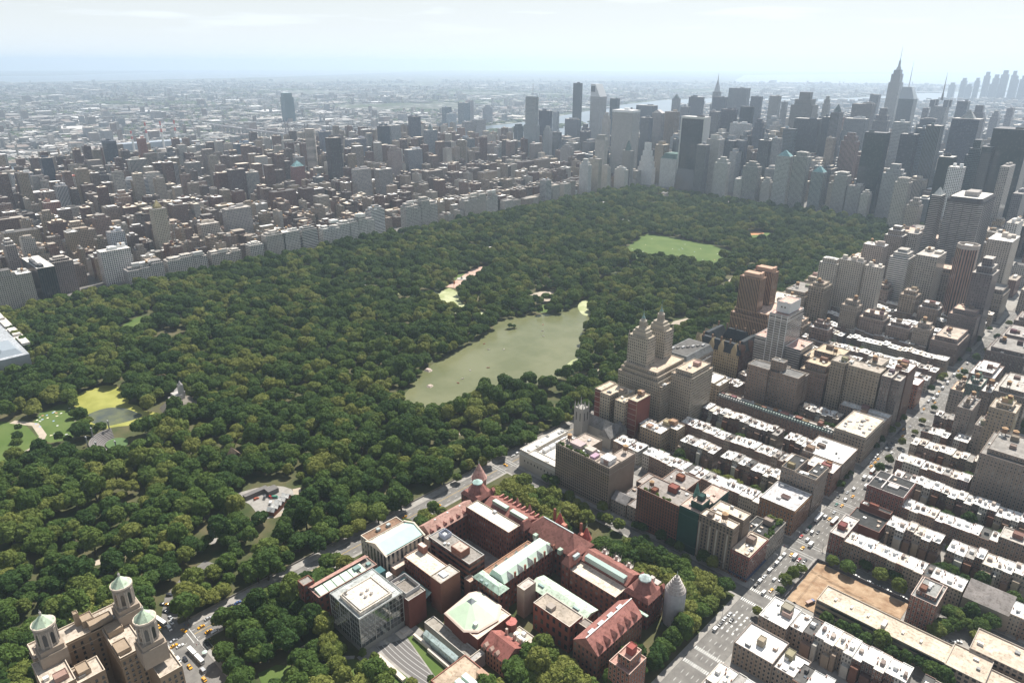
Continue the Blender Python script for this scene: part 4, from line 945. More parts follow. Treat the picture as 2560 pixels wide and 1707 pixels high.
bld('corner_block', 'white roofed corner block with red brick sides next to the dark open court', 'apartment block', [(236, 261, 168, 188, 0, 24), (216, 236, 168, 186, 0, 19)], (.24, .12, .09), 'trim', (.76, .73, .69), rim=(.55, .47, .4), units=8, bulk=2)
bld('corner_block', 'dark brown corner block with a white roof and a black bulkhead shade', 'apartment block', [(224, 261, 190, 229, 0, 24)], (.2, .15, .125), 'trim', WHITE, rim=(.42, .34, .28), units=6, bulk=2)
# ---- west of the wide avenue
bld('corner_block', 'white roofed corner building at the avenue crossing just above the bottom of the frame', 'apartment block', [(290, 309, -32, -7, 0, 16), (309, 318, -26, -7.5, 0, 15)], (.36, .29, .25), 'trim', WHITE, rim=(.72, .69, .66), units=8, bulk=2)
bld('corner_block', 'tan walled corner building with a white roof at the bottom of the avenue', 'apartment block', [(290, 316, -67, -43, 0, 17), (316, 332, -66, -46, 0, 15)], (.34, .27, .22), 'trim', WHITE, rim=(.3, .25, .22), units=9, bulk=2)
bld('corner_block', 'white roofed building below the bottom crossing of the avenue', 'apartment block', [(290, 310, -116, -85, 0, 13)], (.42, .35, .28), 'trim', (.82, .8, .77), rim=(.5, .45, .4), units=5, bulk=1)
bld('corner_block', 'red brick tower with pale roof rims cut by the bottom of the frame', 'apartment block', [(247, 262, -144, -126, 0, 27), (251, 260, -141, -129, 27, 34)], (.30, .12, .08), 'trim', (.5, .3, .25), rim=(.6, .45, .38), units=5, bulk=1)
sc, O = bld('school_building', 'very long low school with a plain tan roof and dark ribbon windows', 'school', [(311, 392, 14, 34, 0, 13)], (.40, .34, .28), 'ribbon', (.60, .50, .40), rim=(.52, .45, .37), cell=(5, 4.3))
for k in range(6):
    m = MB(O); m.box(320+11*k, 321.4+11*k, 22, 25, 12.1, 13.2); m.build('skylight', P_METAL, sc, (.62, .6, .54))
m = MB(O); m.box(352, 354.5, 19, 26, 12.1, 14); m.build('roof_unit', P_METAL, sc, (.5, .5, .48))
bld('school_building', 'blocky tan concrete school hall with raised roof walls at the lower right', 'school', [(392, 414, 12, 36, 0, 14), (400, 450, 36, 60, 0, 15.5), (414, 450, 8, 30, 0, 12.5)], (.38, .32, .27), 'grid', (.58, .48, .385), rim=(.46, .4, .34), units=7)
bld('apartment_block', 'red brown brick apartment tower with a green roof terrace beside the dirt lot', 'apartment block', [(360, 376, 46, 72, 0, 27), (362, 374, 50, 68, 27, 30)], (.20, .085, .065), 'trim', (.3, .3, .29), rim=(.62, .5, .44), units=4, bulk=1)
gy, O = bld('hall', 'building with one big plain grey sloped roof among white row roofs', 'hall', [(384, 412, 88, 108, 0, 14)], (.4, .35, .3), 'blank', (.22, .2, .19), rim=(.4, .36, .33))
m = MB(O); m.face([(384, 87.6, 14.1), (412, 87.6, 14.1), (412, 108, 18), (384, 108, 18)]); m.build('sloped_roof', P_ROOF, gy, (.215, .195, .185))
bl, O = bld('corner_block', 'dark red corner block with black roof quarters rimmed in white', 'apartment block', [(290, 319, 168, 200, 0, 26)], (.19, .075, .06), 'trim', BLACK, rim=(.62, .56, .53), units=4, cornice=(.28, .12, .1))
for q in ((300, 301, 170, 199, 25.2, 27), (291, 318, 184, 185, 25.2, 27), (303, 311, 178, 186, 25, 26.6)):
    m = MB(O); m.box(*q); m.build('roof_wall', P_STONE, bl, (.62, .56, .53))
bld('corner_block', 'black roofed low building with red parapet below the white rimmed black roof', 'apartment block', [(290, 316, 126, 150, 0, 12), (292, 316, 150, 156, 0, 17)], (.22, .1, .08), 'blank', BLACK, rim=(.3, .17, .14), units=6, bulk=1)
bld('corner_block', 'red brick corner house with a pale grey roof facing the dirt lot', 'apartment block', [(290, 301, 89, 122, 0, 19)], (.21, .075, .06), 'trim', (.55, .51, .48), rim=(.6, .54, .5), units=4, bulk=1)
bld('apartment_block', 'dark brick apartment house with a glazed roof gallery at the right frame edge', 'apartment block', [(388, 412, 168, 186, 0, 24)], (.20, .145, .12), 'trim', (.48, .44, .4), rim=(.55, .5, .45), units=5, bulk=1)
# larger blocks further down the avenue
MORE = [((352, 404, 247, 300), 50, (.22, .18, .155), GREY, 'broad brown apartment block with a plain front at the right frame edge'),
    ((340, 361, 326, 352), 62, (.33, .27, .20), (.5, .44, .38), 'tan setback apartment tower with terraces near the right frame edge'),
    ((361, 371, 288, 308), 46, (.52, .49, .46), WHITE, 'slim pale block with a white roof near the right frame edge'),
    ((311, 324, 350, 386), 43, (.26, .22, .2), GREY, 'ornate brown tower across the avenue from the orange red corner block'),
    ((290, 303, 417, 448), 33, (.32, .28, .25), (.62, .46, .34), 'pale brick corner tower with a tan roof by the avenue'),
    ((303, 317, 417, 446), 44, (.06, .12, .1), (.55, .5, .46), 'dark green fronted block beside the pale brick corner tower'),
    ((317, 327.5, 417, 440), 40, (.2, .15, .13), WHITE, 'narrow brown block right of the dark green fronted one'),
    ((328, 358, 417, 478), 44, (.19, .155, .135), (.5, .47, .43), 'large dark apartment building with white roof structures'),
    ((332, 342, 330, 356), 38, (.3, .26, .23), GREY, 'small grey block left of the tan setback tower'),
    ((290, 316, 505, 556), 24, (.16, .1, .085), WHITE, 'dark brown block with white roofs beside the avenue trees'),
    ((290, 332, 575, 636), 33, (.11, .08, .078), GREY, 'dark wide block far along the right side of the avenue'),
    ((290, 320, 655, 715), 28, (.14, .1, .09), (.4, .37, .35), 'second dark block far along the right side of the avenue'),
    ((290, 312, 740, 795), 30, (.2, .15, .13), (.4, .37, .35), 'brown block far up the avenue near the right frame edge')]
for (x0, x1, y0, y1), h, c, rc, lb in MORE:
    bld('apartment_block', lb, 'apartment block', [(x0, x1, y0, y1, 0, h), (x0+4, x1-4, y0+5, y1-4, h, h+4)], c, 'trim', rc, units=8, bulk=2, tanks=1 if h > 30 else 0)
# mid-rise blocks scattered along the far end of the near streets
FAR_NEAR = [(24, 60, 490, 556, 52, (.33, .28, .23)), (64, 90, 500, 530, 30, (.3, .25, .2)), (24, 58, 576, 636, 48, (.36, .31, .25)), (60, 82, 580, 610, 66, (.35, .3, .24)), (110, 132, 566+10, 596, 50, (.3, .26, .22)), (136, 168, 578, 606, 38, (.24, .19, .17)),
    (172, 200, 580, 604, 34, (.22, .17, .15)), (100, 124, 500, 520, 34, (.22, .16, .14)), (205, 225, 578, 600, 40, (.26, .22, .19)), (24, 60, 655, 715, 50, (.38, .33, .27)), (150, 172, 700, 724, 46, (.35, .29, .23)), (180, 206, 690, 714, 36, (.25, .2, .17)),
    (228, 260, 576, 636, 30, (.17, .12, .11)), (226, 260, 655, 690, 46, (.16, .12, .12)), (24, 60, 740, 795, 46, (.34, .29, .24)), (64, 96, 745, 790, 40, (.3, .26, .22)), (96, 124, 735, 760, 36, (.28, .22, .2)), (150, 205, 812, 850, 60, (.3, .26, .23)),
    (24, 56, 812, 876, 52, (.33, .28, .23)), (210, 260, 812, 860, 42, (.26, .23, .2)), (24, 60, 895, 955, 55, (.35, .3, .26)), (64, 84, 900, 940, 60, (.3, .26, .23)), (120, 200, 900, 950, 30, (.3, .27, .25)), (24, 70, 975, 1035, 48, (.32, .27, .23)),
    (24, 60, 1055, 1115, 60, (.3, .26, .23)), (24, 56, 1130, 1195, 52, (.33, .29, .26)), (60, 100, 1140, 1190, 40, (.28, .25, .23)), (40, 90, 1215, 1270, 60, (.3, .28, .27)), (100, 160, 1130, 1190, 36, (.3, .28, .27)), (60, 110, 1290, 1345, 70, (.2, .2, .21)), (120, 170, 1215, 1290, 50, (.26, .25, .25))]
OCC = []
rr = random.Random(3)
for k, (x0, x1, y0, y1, h, c) in enumerate(FAR_NEAR):
    OCC.append((x0, x1, y0, y1))
    bld('apartment_block', '%s apartment block, %s in line going away between the park trees and the avenue' % (('tan' if sum(c) > .85 else 'brown'), ordn(k+1)), 'apartment block',
        [(x0, x1, y0, y1, 0, h), (x0+3, x1-3, y0+5, y1-3, h, h+rr.uniform(3, 7))], c, rr.choice(('brick', 'trim', 'grid')), rr.choice((WHITE, CREAM, GREY, TAN, (.6, .45, .36))), 'mid-rise blocks between park and avenue', units=6, bulk=2, tanks=rr.choice((0, 1, 1)))
# ================================================================== row houses
for root, O, x0, x1, y0, y1, z, n, sd in LATER: shrubs(root, O, x0, x1, y0, y1, z, n, sd)
ROWS = []   # (x0, x1, front y, facing, row words)
def row(x0, x1, y, f, words): ROWS.append((x0, x1, y, f, words))
row(78, 231, 89, 1, 'first row east of the avenue'); row(78, 88, 150, -1, 'second row east of the avenue'); row(120, 231, 150, -1, 'second row east of the avenue')
row(106, 216, 168, 1, 'third row east of the avenue'); row(106, 224, 229, -1, 'fourth row east of the avenue')
row(178, 230, 308, -1, 'fifth row east of the avenue'); row(66, 118, 308, -1, 'fifth row east of the avenue'); row(88, 107, 326, 1, 'sixth row east of the avenue')
row(80, 258, 417, 1, 'seventh row east of the avenue'); row(64, 258, 478, -1, 'eighth row east of the avenue')
row(92, 258, 496, 1, 'ninth row east of the avenue'); row(62, 258, 557, -1, 'tenth row east of the avenue'); row(84, 225, 575, 1, 'eleventh row east of the avenue')
row(62, 225, 636, -1, 'twelfth row east of the avenue'); row(62, 225, 654, 1, 'thirteenth row east of the avenue'); row(62, 224, 715, -1, 'fourteenth row east of the avenue')
row(98, 258, 733, 1, 'fifteenth row east of the avenue'); row(98, 258, 794, -1, 'sixteenth row east of the avenue'); row(60, 150, 876, -1, 'seventeenth row east of the avenue')
row(330, 420, -70, 1, 'row at the bottom right below the school'); row(318, 420, -9, -1, 'row behind the long school'); row(290, 330, -149, 1, 'bottom row by the avenue'); row(292, 345, -88, -1, 'bottom row by the avenue')
row(301, 357, 89, 1, 'row facing the dirt lot'); row(357, 383, 89, 1, 'row facing the dirt lot'); row(412, 450, 89, 1, 'row right of the grey sloped roof'); row(318, 450, 150, -1, 'second row west of the avenue')
row(319, 388, 168, 1, 'third row west of the avenue'); row(412, 440, 168, 1, 'third row west of the avenue'); row(290, 420, 229, -1, 'fourth row west of the avenue')
row(290, 350, 247, 1, 'fifth row west of the avenue'); row(290, 358, 308, -1, 'sixth row west of the avenue'); row(290, 331, 326, 1, 'seventh row west of the avenue'); row(290, 310, 387, -1, 'eighth row west of the avenue'); row(290, 326, 478, -1, 'ninth row west of the avenue'); row(317, 345, 496, 1, 'tenth row west of the avenue')
HOUSE = []
rr = random.Random(21)
for x0, x1, y, f, words in ROWS:
    x = x0; k = 0; run = rr.choice(((.80, .79, .77), (.72, .68, .62), (.82, .80, .78)))
    while x < x1-3:
        w_ = rr.choice((5.4, 5.8, 6.1, 6.1, 6.4, 7.2))
        if x1-x-w_ < 4: w_ = x1-x
        k += 1
        if rr.random() < .3: run = rr.choice(((.82, .81, .79), (.82, .81, .79), (.78, .75, .70), (.66, .60, .53), (.36, .34, .32), (.12, .115, .11), (.55, .5, .45)))
        run = rr.choices(((.82, .81, .79), (.78, .75, .70), (.66, .60, .53), (.36, .34, .32), (.12, .115, .11)), (62, 18, 9, 7, 4))[0]
        if rr.random() < .035: x += w_; continue
        HOUSE.append([x, w_, y, f, words, k, run, rr.random()])
        x += w_
HOUSE = [h for h in HOUSE if in_frame(h[0], h[2]+8*h[3], 15, 1.02)]
HOUSE.sort(key=lambda h: dist(h[0], h[2]))
FAC = [(.17, .09, .06), (.2, .13, .095), (.145, .07, .05), (.28, .22, .17), (.44, .42, .38), (.18, .115, .085), (.23, .155, .12), (.115, .07, .06), (.34, .28, .22)]
def house_protos():
    out = []
    for k in range(12):
        r = random.Random(50+k); w_, d, h = 6.0, r.uniform(15, 18), r.uniform(16.6, 18.2)
        root = thing('row_house', None, 'row house', (0, 0, 0), 'brownstone row houses')
        m = MB((0, 0, 0), (2.0, 3.5))
        m.wall((-w_/2, 0), (w_/2, 0), 0, h); m.wall((w_/2, 0), (w_/2, d), 0, h); m.wall((w_/2, d), (-w_/2, d), 0, h); m.wall((-w_/2, d), (-w_/2, 0), 0, h)
        m.build('wall', WM['obj']['trim'], root)
        m = MB(); m.parapet(-w_/2, w_/2, 0, d, h, .5, .22, 0, 0); m.build('roof', P_ROOF, root)
        m = MB(); m.box(-w_/2, w_/2, -.5, 0, h-1.0, h-.1); m.face([(-w_/2, -.5, h-1), (-w_/2, 0, h-1), (w_/2, 0, h-1), (w_/2, -.5, h-1)]); m.build('cornice', P_STONE, root)
        bx_ = r.uniform(-2.4, 0); by = r.uniform(3, d-6); bw, bd, bh = r.uniform(1.6, 2.6), r.uniform(2.2, 4), r.uniform(1.8, 2.6)
        if r.random() < .65:
            m = MB(); m.box(bx_, bx_+bw, by, by+bd, h-.5, h-.5+bh); m.build('bulkhead', P_PLAIN, root)
        if r.random() < .17:
            m = MB(); m.box(-w_/2+.4, w_/2-.4, d-r.uniform(5, 8), d-1.2, h-.5, h+2.3); m.build('penthouse', P_PLAIN, root)
        for _ in range(r.randint(1, 2)):
            cx, cyy = r.choice((-2.7, 2.2)), r.uniform(2, d-2); m = MB(); m.box(cx, cx+.5, cyy, cyy+1.1, h-.6, h+r.uniform(.5, 1.2)); m.build('chimney', P_PLAIN, root, (.25, .13, .1))
        if r.random() < .5:
            m = MB(); sx_, sy_ = r.uniform(-1, 1.2), r.uniform(2, d-3); m.box(sx_, sx_+1.2, sy_, sy_+1.6, h-.5, h-.1); m.build('skylight', P_GLASS, root, (.1, .12, .14))
        m = MB(); m.box(r.choice((-2.9, -.2)), .2+r.uniform(1, 2.6), d, d+r.uniform(2.5, 5), 0, h*r.uniform(.5, .8)); m.build('rear_wing', P_PLAIN, root)
        m = MB(); m.box(-2.2, -1, -2.4, 0, 0, 1.6); m.box(-2.2, -1, -3.2, -2.4, 0, .8); m.build('stoop', P_STONE, root)
        out.append((root, h, d))
    return out
PROTO = house_protos(); used = set()
def rcol(n):
    c = sum(n)/3
    return 'white' if c > .7 else 'cream' if c > .56 else 'grey' if c > .25 else 'black' if c < .16 else 'tan'
def fcol(n): return {0: 'brownstone', 1: 'light brown', 2: 'dark red', 3: 'tan', 4: 'white', 5: 'brown', 6: 'pale brown', 7: 'dark brown', 8: 'cream'}[n]
far = MB((0, 0, 0), (2.0, 3.5))
for i, (x, w_, y, f, words, k, rc, rv) in enumerate(HOUSE):
    fc = FAC[int(rv*9)]
    if i < 300:
        pi = int(rv*997) % len(PROTO); p, h, d = PROTO[pi]
        lb = '%s-roofed %s row house, %s in %s' % (rcol(rc), fcol(int(rv*9)), ordn(k), words)
        loc = (x+w_/2, y, 0); rz = 0 if f == 1 else math.pi
        if pi not in used: o = p; used.add(pi); o.location = loc; o.rotation_euler = (0, 0, rz); o['label'] = lb
        else: o = copy_tree(p, loc, rz, lb)
        o.scale = (w_/6.0, 1, .93+.10*random.Random(k//5+int(y)).random()+.05*((rv*77) % 1))
        for c in o.children:
            nm = c.name.split('.')[0]
            if nm in ('wall', 'rear_wing'): c.color = (*fc, 1)
            elif nm == 'roof': c.color = (*rc, 1)
            elif nm == 'cornice': c.color = (*[min(.6, q*1.3+.04) for q in fc], 1)
            elif nm in ('bulkhead', 'penthouse'): c.color = (*random.Random(i).choice((rc, (.7, .68, .65), (.4, .34, .3), (.25, .2, .18))), 1)
            elif nm == 'stoop': c.color = (*fc, 1)
    else:
        h = 15.5+4*((rv*77) % 1); y0, y1 = (y, y+16) if f == 1 else (y-16, y)
        far.box(x, x+w_, y0, y1, 0, h, 0, True, fc, 1, rc); b = random.Random(i)
        far.box(x+1, x+3.4, y0+b.uniform(3, 8), y0+b.uniform(9, 12), h, h+2.2, 1, True, rc)
if far.f: tag(far.build('distant_row_houses', [WM['att']['trim'], None or WM['att']['blank']]), None, None, None, 'stuff')
for k, (p, h, d) in enumerate(PROTO):
    if k not in used:
        for c in list(p.children): bpy.data.objects.remove(c)
        bpy.data.objects.remove(p)
TOWERS = [
(-751,-675,1535,1568,215,(0.05,0.05,0.055),'glass','frame','dark glass slab with white stone side frames'),
(-1189,-1101,2630,2661,264,(0.22,0.23,0.25),'fine','flat','broad grey slab tower with a dark band near its top'),
(-1238,-1174,2380,2400,232,(0.12,0.13,0.16),'fine','flat','dark block standing left of the needle-spired tower'),
(-1192,-1129,2500,2517,230,(0.12,0.13,0.16),'fine','flat','dark flat block just right of the needle-spired tower'),
(-1046,-1000,2560,2578,235,(0.14,0.15,0.18),'fine','flat','dark slab tucked behind the right side of the broad grey slab'),
(-723,-642,2230,2280,269,(0.24,0.23,0.22),'stripe','step','wide stepped limestone slab with a row of setbacks at its crown'),
(-926,-884,2480,2501,243,(0.3,0.3,0.3),'fine','flat','pale grey tower left of the wide stepped slab'),
(-926,-905,2600,2618,216,(0.25,0.25,0.26),'fine','flat','slim grey tower close to the wide stepped slab'),
(-792,-767,2700,2721,239,(0.3,0.29,0.27),'stripe','step','slender pale tower with stepped tip'),
(-802,-758,2000,2016,225,(0.06,0.07,0.09),'glass','flat','dark glass tower with a bright reflection strip'),
(-821,-767,1900,1916,219,(0.08,0.08,0.1),'fine','flat','very dark broad tower behind the white grid block'),
(-836,-804,1850,1871,213,(0.2,0.2,0.22),'stripe','flat','grey striped tower beside the dark glass slab'),
(-730,-662,1800,1818,183,(0.5,0.5,0.5),'grid','flat','white gridded office block'),
(-631,-599,1760,1779,203,(0.1,0.11,0.14),'fine','step','dark tower with notched top behind the park-edge hotels'),
(-976,-936,1790,1824,209,(0.32,0.26,0.21),'stripe','flat','tan tower with dark right flank'),
(-828,-806,1620,1637,139,(0.1,0.13,0.16),'glass','flat','small dark glass block left of the white framed slab'),
(-552,-476,1880,1911,204,(0.07,0.08,0.1),'stripe','flat','wide black ribbed office tower'),
(-469,-447,1890,1912,211,(0.06,0.07,0.09),'stripe','flat','narrow black tower butting the wide black ribbed one'),
(-374,-349,1700,1730,237,(0.2,0.2,0.22),'stripe','dome','tall octagonal grey tower with a small dome'),
(-352,-331,1640,1659,174,(0.3,0.25,0.21),'grid','flat','very slim tan tower with bright window strip'),
(-514,-448,2250,2290,236,(0.2,0.19,0.19),'fine','flat','broad brown grey office block below the tallest spire'),
(-371,-327,2050,2077,235,(0.25,0.25,0.27),'stripe','step','grey ribbed tower with a colonnaded crown'),
(-711,-674,3000,3027,241,(0.2,0.21,0.24),'fine','flat','square grey tower left of the tallest spire'),
(-427,-363,1960,1989,206,(0.28,0.29,0.31),'stripe','flat','pale ribbed block behind the pink stepped tower'),
(-329,-286,1690,1715,186,(0.34,0.22,0.19),'stripe','step','pinkish brown stepped tower'),
(-220,-168,1540,1573,203,(0.03,0.045,0.045),'glass','flat','large black green glass tower'),
(-250,-212,1850,1879,210,(0.34,0.36,0.37),'fine','flat','pale grey tower with flat lipped roof'),
(-164,-127,1640,1669,196,(0.06,0.07,0.09),'fine','flat','dark blue office tower left of the green one'),
(-108,-75,1640,1671,220,(0.11,0.13,0.14),'stripe','flat','dark grey green tower with lined roof'),
(-160,-134,1750,1777,204,(0.2,0.23,0.27),'glass','flat','blue grey tower between two dark ones'),
(-97,-32,1820,1869,229,(0.07,0.08,0.11),'fine','pyr','wide dark tower with a pale pyramid lantern'),
(-241,-208,2450,2482,247,(0.18,0.2,0.24),'fine','flat','blue grey tower beside the antenna mast'),
(-176,-131,2350,2382,240,(0.2,0.2,0.23),'fine','step','grey tower with stepped crown right of the antenna mast'),
(-233,-205,2950,2989,196,(0.25,0.25,0.28),'fine','step','hazy brown tower far at the right'),
(-212,-189,3100,3133,201,(0.25,0.25,0.28),'fine','flat','hazy narrow slab farthest to the right'),
(-384,-364,2600,2616,214,(0.3,0.3,0.33),'stripe','flat','small striped tower left of the antenna tower'),
(-217,-163,1950,1980,218,(0.15,0.17,0.2),'fine','step','stepped grey blue block below the antenna tower'),
(1,29,1365,1398,176,(0.035,0.035,0.04),'glass','flat','black glass tower rising by the park corner'),
(41,68,1290,1315,165,(0.62,0.62,0.62),'grid','flat','white concrete tower with square windows'),
(26,57,1480,1527,205,(0.13,0.19,0.2),'glass','step','pale green glass tower near the right edge'),
(63,83,1440,1490,196,(0.06,0.07,0.08),'glass','flat','lower dark glass slab with jagged edge at the right'),
(72,141,1460,1526,234,(0.025,0.033,0.035),'glass','flat','huge dark glass tower cut by the right frame edge'),
(125,141,1330,1387,170,(0.3,0.28,0.26),'grid','flat','grey stone slab in front of the huge dark glass tower'),
(113,169,1010,1105,144,(0.27,0.25,0.24),'ribbon','cham','very wide striped grey apartment slab with a chamfered dark crown'),
(86,102,1020,1049,145,(0.26,0.24,0.23),'ribbon','pyr','striped apartment tower with a grey pyramid top'),
(-2,23,1210,1238,105,(0.34,0.3,0.26),'brick','step','tan stepped apartment block at the park corner'),
(-67,-37,1330,1358,128,(0.4,0.37,0.34),'brick','step','pale stone block with arched top'),
(-141,-96,1480,1511,137,(0.3,0.3,0.31),'brick','step','grey brick tower behind the park corner'),
(62,90,880,906,107,(0.2,0.17,0.15),'brick','step','dark brown apartment block by the park road'),
(94,110,890,915,98,(0.25,0.23,0.21),'grid','flat','grey block with blue banded windows'),
(199,225,735,768,120,(0.28,0.17,0.13),'stripe','ring','red brown tower with an octagonal rooftop ring'),
(109,137,760,795,96,(0.55,0.54,0.52),'ribbon','step','white stepped slab with angled studio windows'),
(144,174,765,814,93,(0.33,0.3,0.26),'grid','flat','tan broad block with a rooftop court'),
(211,244,880,938,109,(0.33,0.29,0.25),'brick','flat','pale brown apartment slab behind the ringed tower'),
(237,261,680,720,120,(0.12,0.1,0.1),'brick','step','dark brown brick tower with pale balconies'),
(44,71,650,666,92,(0.4,0.36,0.31),'brick','step','beige apartment tower with a boxy penthouse'),
(70,104,655,671,93,(0.38,0.34,0.29),'brick','flat','beige apartment block with two pale bays'),
(106,129,660,676,89,(0.42,0.38,0.33),'brick','flat','beige block next to the two bayed one'),
(49,82,820,842,84,(0.3,0.25,0.22),'brick','flat','brown block along the park road'),
(-649,-619,1460,1483,146,(0.2,0.2,0.21),'stripe','flat','slender striped tower at the park corner'),
(-586,-546,1460,1479,118,(0.42,0.41,0.39),'brick','step','grey stone hotel facing the park'),
(-519,-497,1460,1483,63,(0.42,0.41,0.39),'grid','flat','low pale hotel block facing the park'),
(-500,-455,1462,1485,113,(0.38,0.37,0.36),'stripe','step','ribbed stone hotel with a stepped crown'),
(-408,-370,1462,1484,135,(0.42,0.42,0.41),'grid','cop','pale hotel with a blue green copper roof'),
(-365,-327,1470,1494,149,(0.4,0.39,0.37),'stripe','step','pale stepped hotel topped by a slab sign'),
(-307,-276,1460,1485,103,(0.3,0.33,0.34),'stripe','cop','grey green tower with a wedge roof'),
(-249,-217,1465,1493,109,(0.3,0.29,0.28),'brick','step','dark stone hotel with small crown'),
(-444,-418,1470,1489,73,(0.4,0.38,0.36),'brick','step','white and tan hotel cluster between taller ones'),
(-263,-244,1470,1486,78,(0.34,0.3,0.26),'brick','flat','small brown block between two hotels'),
(-213,-180,1465,1488,78,(0.3,0.29,0.29),'brick','flat','grey block at the foot of the black green tower'),
(-170,-150,1440,1461,75,(0.42,0.4,0.38),'brick','step','pale low block at the park end'),
(-666,-643,1600,1616,152,(0.55,0.54,0.53),'grid','flat','white banded tower among the hotels'),
(-645,-610,1610,1627,148,(0.07,0.08,0.1),'fine','flat','left one of two black boxes'),
(-607,-579,1620,1636,150,(0.09,0.1,0.13),'fine','flat','right one of two black boxes'),
(-529,-496,1600,1618,158,(0.06,0.07,0.08),'fine','flat','black block left of the white ribbed one'),
(-494,-469,1610,1626,165,(0.35,0.36,0.38),'stripe','flat','white ribbed tower'),
(-513,-478,1720,1738,184,(0.25,0.3,0.34),'glass','flat','pale blue glass tower left of the black ribbed one'),
(-1104,-1069,2100,2116,208,(0.2,0.21,0.24),'fine','flat','grey tower behind the tan one'),
(-1458,-1423,2600,2620,212,(0.25,0.26,0.28),'fine','dome','domed grey tower at the river side'),
(-315,-299,1490,1510,115,(0.28,0.28,0.29),'fine','flat','dark slab behind the copper wedge tower'),
(181,197,1180,1242,140,(0.12,0.12,0.13),'fine','flat','dark low tower near the right frame edge'),
(203,220,1050,1103,108,(0.5,0.49,0.47),'grid','flat','white low block near the right frame edge'),
(-1012,-932,1535,1576,223,(0.55,0.54,0.52),'stripe','flat','massive white marble tower with vertical stripes'),
(-1912,-1866,2420,2436,274,(0.045,0.05,0.06),'glass','flat','plain black monolith tower'),
(-1398,-1349,1530,1546,251,(0.42,0.46,0.48),'ribbon','mast','tall pale glass tower with a mast'),
(-1469,-1413,1680,1696,196,(0.08,0.09,0.12),'fine','flat','dark tower right of the masted tower'),
(-1938,-1908,2300,2316,145,(0.25,0.27,0.3),'fine','flat','hazy grey tower near the river'),
(-1557,-1516,2250,2268,220,(0.12,0.17,0.21),'glass','flat','teal glass tower right of the slant topped tower'),
(-1553,-1458,2450,2485,185,(0.09,0.1,0.12),'fine','flat','dark wide tower before the river'),
(-1564,-1527,2400,2416,169,(0.12,0.12,0.14),'fine','flat','small dark tower left of the wide one'),
(-979,-943,1650,1669,196,(0.1,0.11,0.13),'fine','flat','dark block right of the marble tower'),
(-1000,-961,1750,1770,205,(0.36,0.34,0.34),'stripe','gable','grey stone tower with a pediment roof'),
(-893,-839,1525,1547,131,(0.72,0.72,0.7),'brick','zig','bright white ziggurat tower'),
(-812,-754,1530,1592,88,(0.62,0.62,0.6),'grid','mans','white chateau hotel with a dark green mansard roof'),
(-903,-869,1450,1466,111,(0.26,0.25,0.24),'brick','spire','brown hotel tower with a thin spire'),
(-958,-920,1380,1396,144,(0.42,0.4,0.37),'brick','mans','tall stone hotel with a mansard cap'),
(-893,-853,1400,1418,68,(0.55,0.53,0.5),'brick','step','white stone apartment tower on the park corner'),
(-902,-864,1280,1296,101,(0.4,0.36,0.3),'grid','flat','plain tan slab on the park edge'),
(-891,-868,1330,1349,78,(0.45,0.43,0.4),'brick','step','cream block beside the plain tan slab'),
(-896,-863,1230,1246,105,(0.5,0.5,0.5),'brick','step','white stepped apartments left of the tan slab'),
(-1336,-1306,1560,1576,153,(0.5,0.51,0.52),'stripe','step','slim white ribbed tower'),
(-1185,-1137,1480,1496,105,(0.3,0.28,0.27),'brick','step','brown stepped tower with a pale pyramid'),
(-1178,-1151,1700,1716,201,(0.42,0.4,0.37),'brick','step','cream slender tower before the marble one'),
(-1319,-1278,1750,1766,152,(0.14,0.15,0.18),'fine','step','dark blue block under the black monolith'),
(-1521,-1456,1900,1920,152,(0.16,0.17,0.2),'fine','flat','dark block left of the monolith foot'),
(-1229,-1201,1640,1663,136,(0.14,0.13,0.14),'stripe','flat','brown black tower below the monolith'),
(-1326,-1296,1600,1617,130,(0.15,0.16,0.18),'ribbon','flat','dark banded block right of the masted tower'),
(-1945,-1900,1418,1447,164,(0.12,0.13,0.17),'ribbon','flat','dark slab tower with a slanted right side'),
(-1742,-1720,1120,1158,154,(0.05,0.06,0.08),'fine','flat','black tower left of the slant-sided slab'),
(-1752,-1730,1172,1217,153,(0.35,0.36,0.37),'grid','flat','pale tower right beside the black one'),
(-1362,-1340,673,709,169,(0.09,0.075,0.075),'fine','flat','tall black brown apartment slab'),
(-1582,-1560,1202,1248,145,(0.3,0.32,0.35),'ribbon','dome','tower with a curved glass-topped crown'),
(-1382,-1360,960,1016,113,(0.28,0.29,0.32),'stripe','flat','broad grey ribbed apartment tower'),
(-1367,-1345,886,923,131,(0.3,0.24,0.22),'brick','step','reddish apartment tower with stepped top'),
(-1554,-1500,1352,1373,111,(0.18,0.2,0.23),'ribbon','flat','dark striped slab with a sunlit edge'),
(-1980,-1950,1800,1858,130,(0.42,0.42,0.44),'stripe','flat','pale tall tower near the river'),
(-1982,-1960,1744,1783,124,(0.38,0.38,0.4),'stripe','flat','pale tower left of the river tower'),
(-1773,-1750,1856,1894,120,(0.15,0.19,0.23),'glass','step','green grey glass tower left of the masted one'),
(-1727,-1700,1712,1776,112,(0.35,0.33,0.32),'brick','flat','tan tower pair near the river'),
(-1502,-1480,1429,1468,88,(0.28,0.24,0.23),'brick','flat','brown apartment block in the middle distance'),
(-1422,-1400,1393,1459,102,(0.55,0.55,0.55),'ribbon','step','white terraced apartments with bands'),
(-1292,-1270,1440,1484,103,(0.35,0.3,0.28),'stripe','flat','brown and white striped slab'),
(-1202,-1180,646,694,101,(0.33,0.31,0.3),'grid','flat','boxy hospital block'),
(-1202,-1180,719,764,94,(0.25,0.23,0.22),'grid','flat','dark gridded square tower'),
(-1662,-1640,930,1000,127,(0.2,0.2,0.23),'fine','flat','dark twin slab beyond the black brown one'),
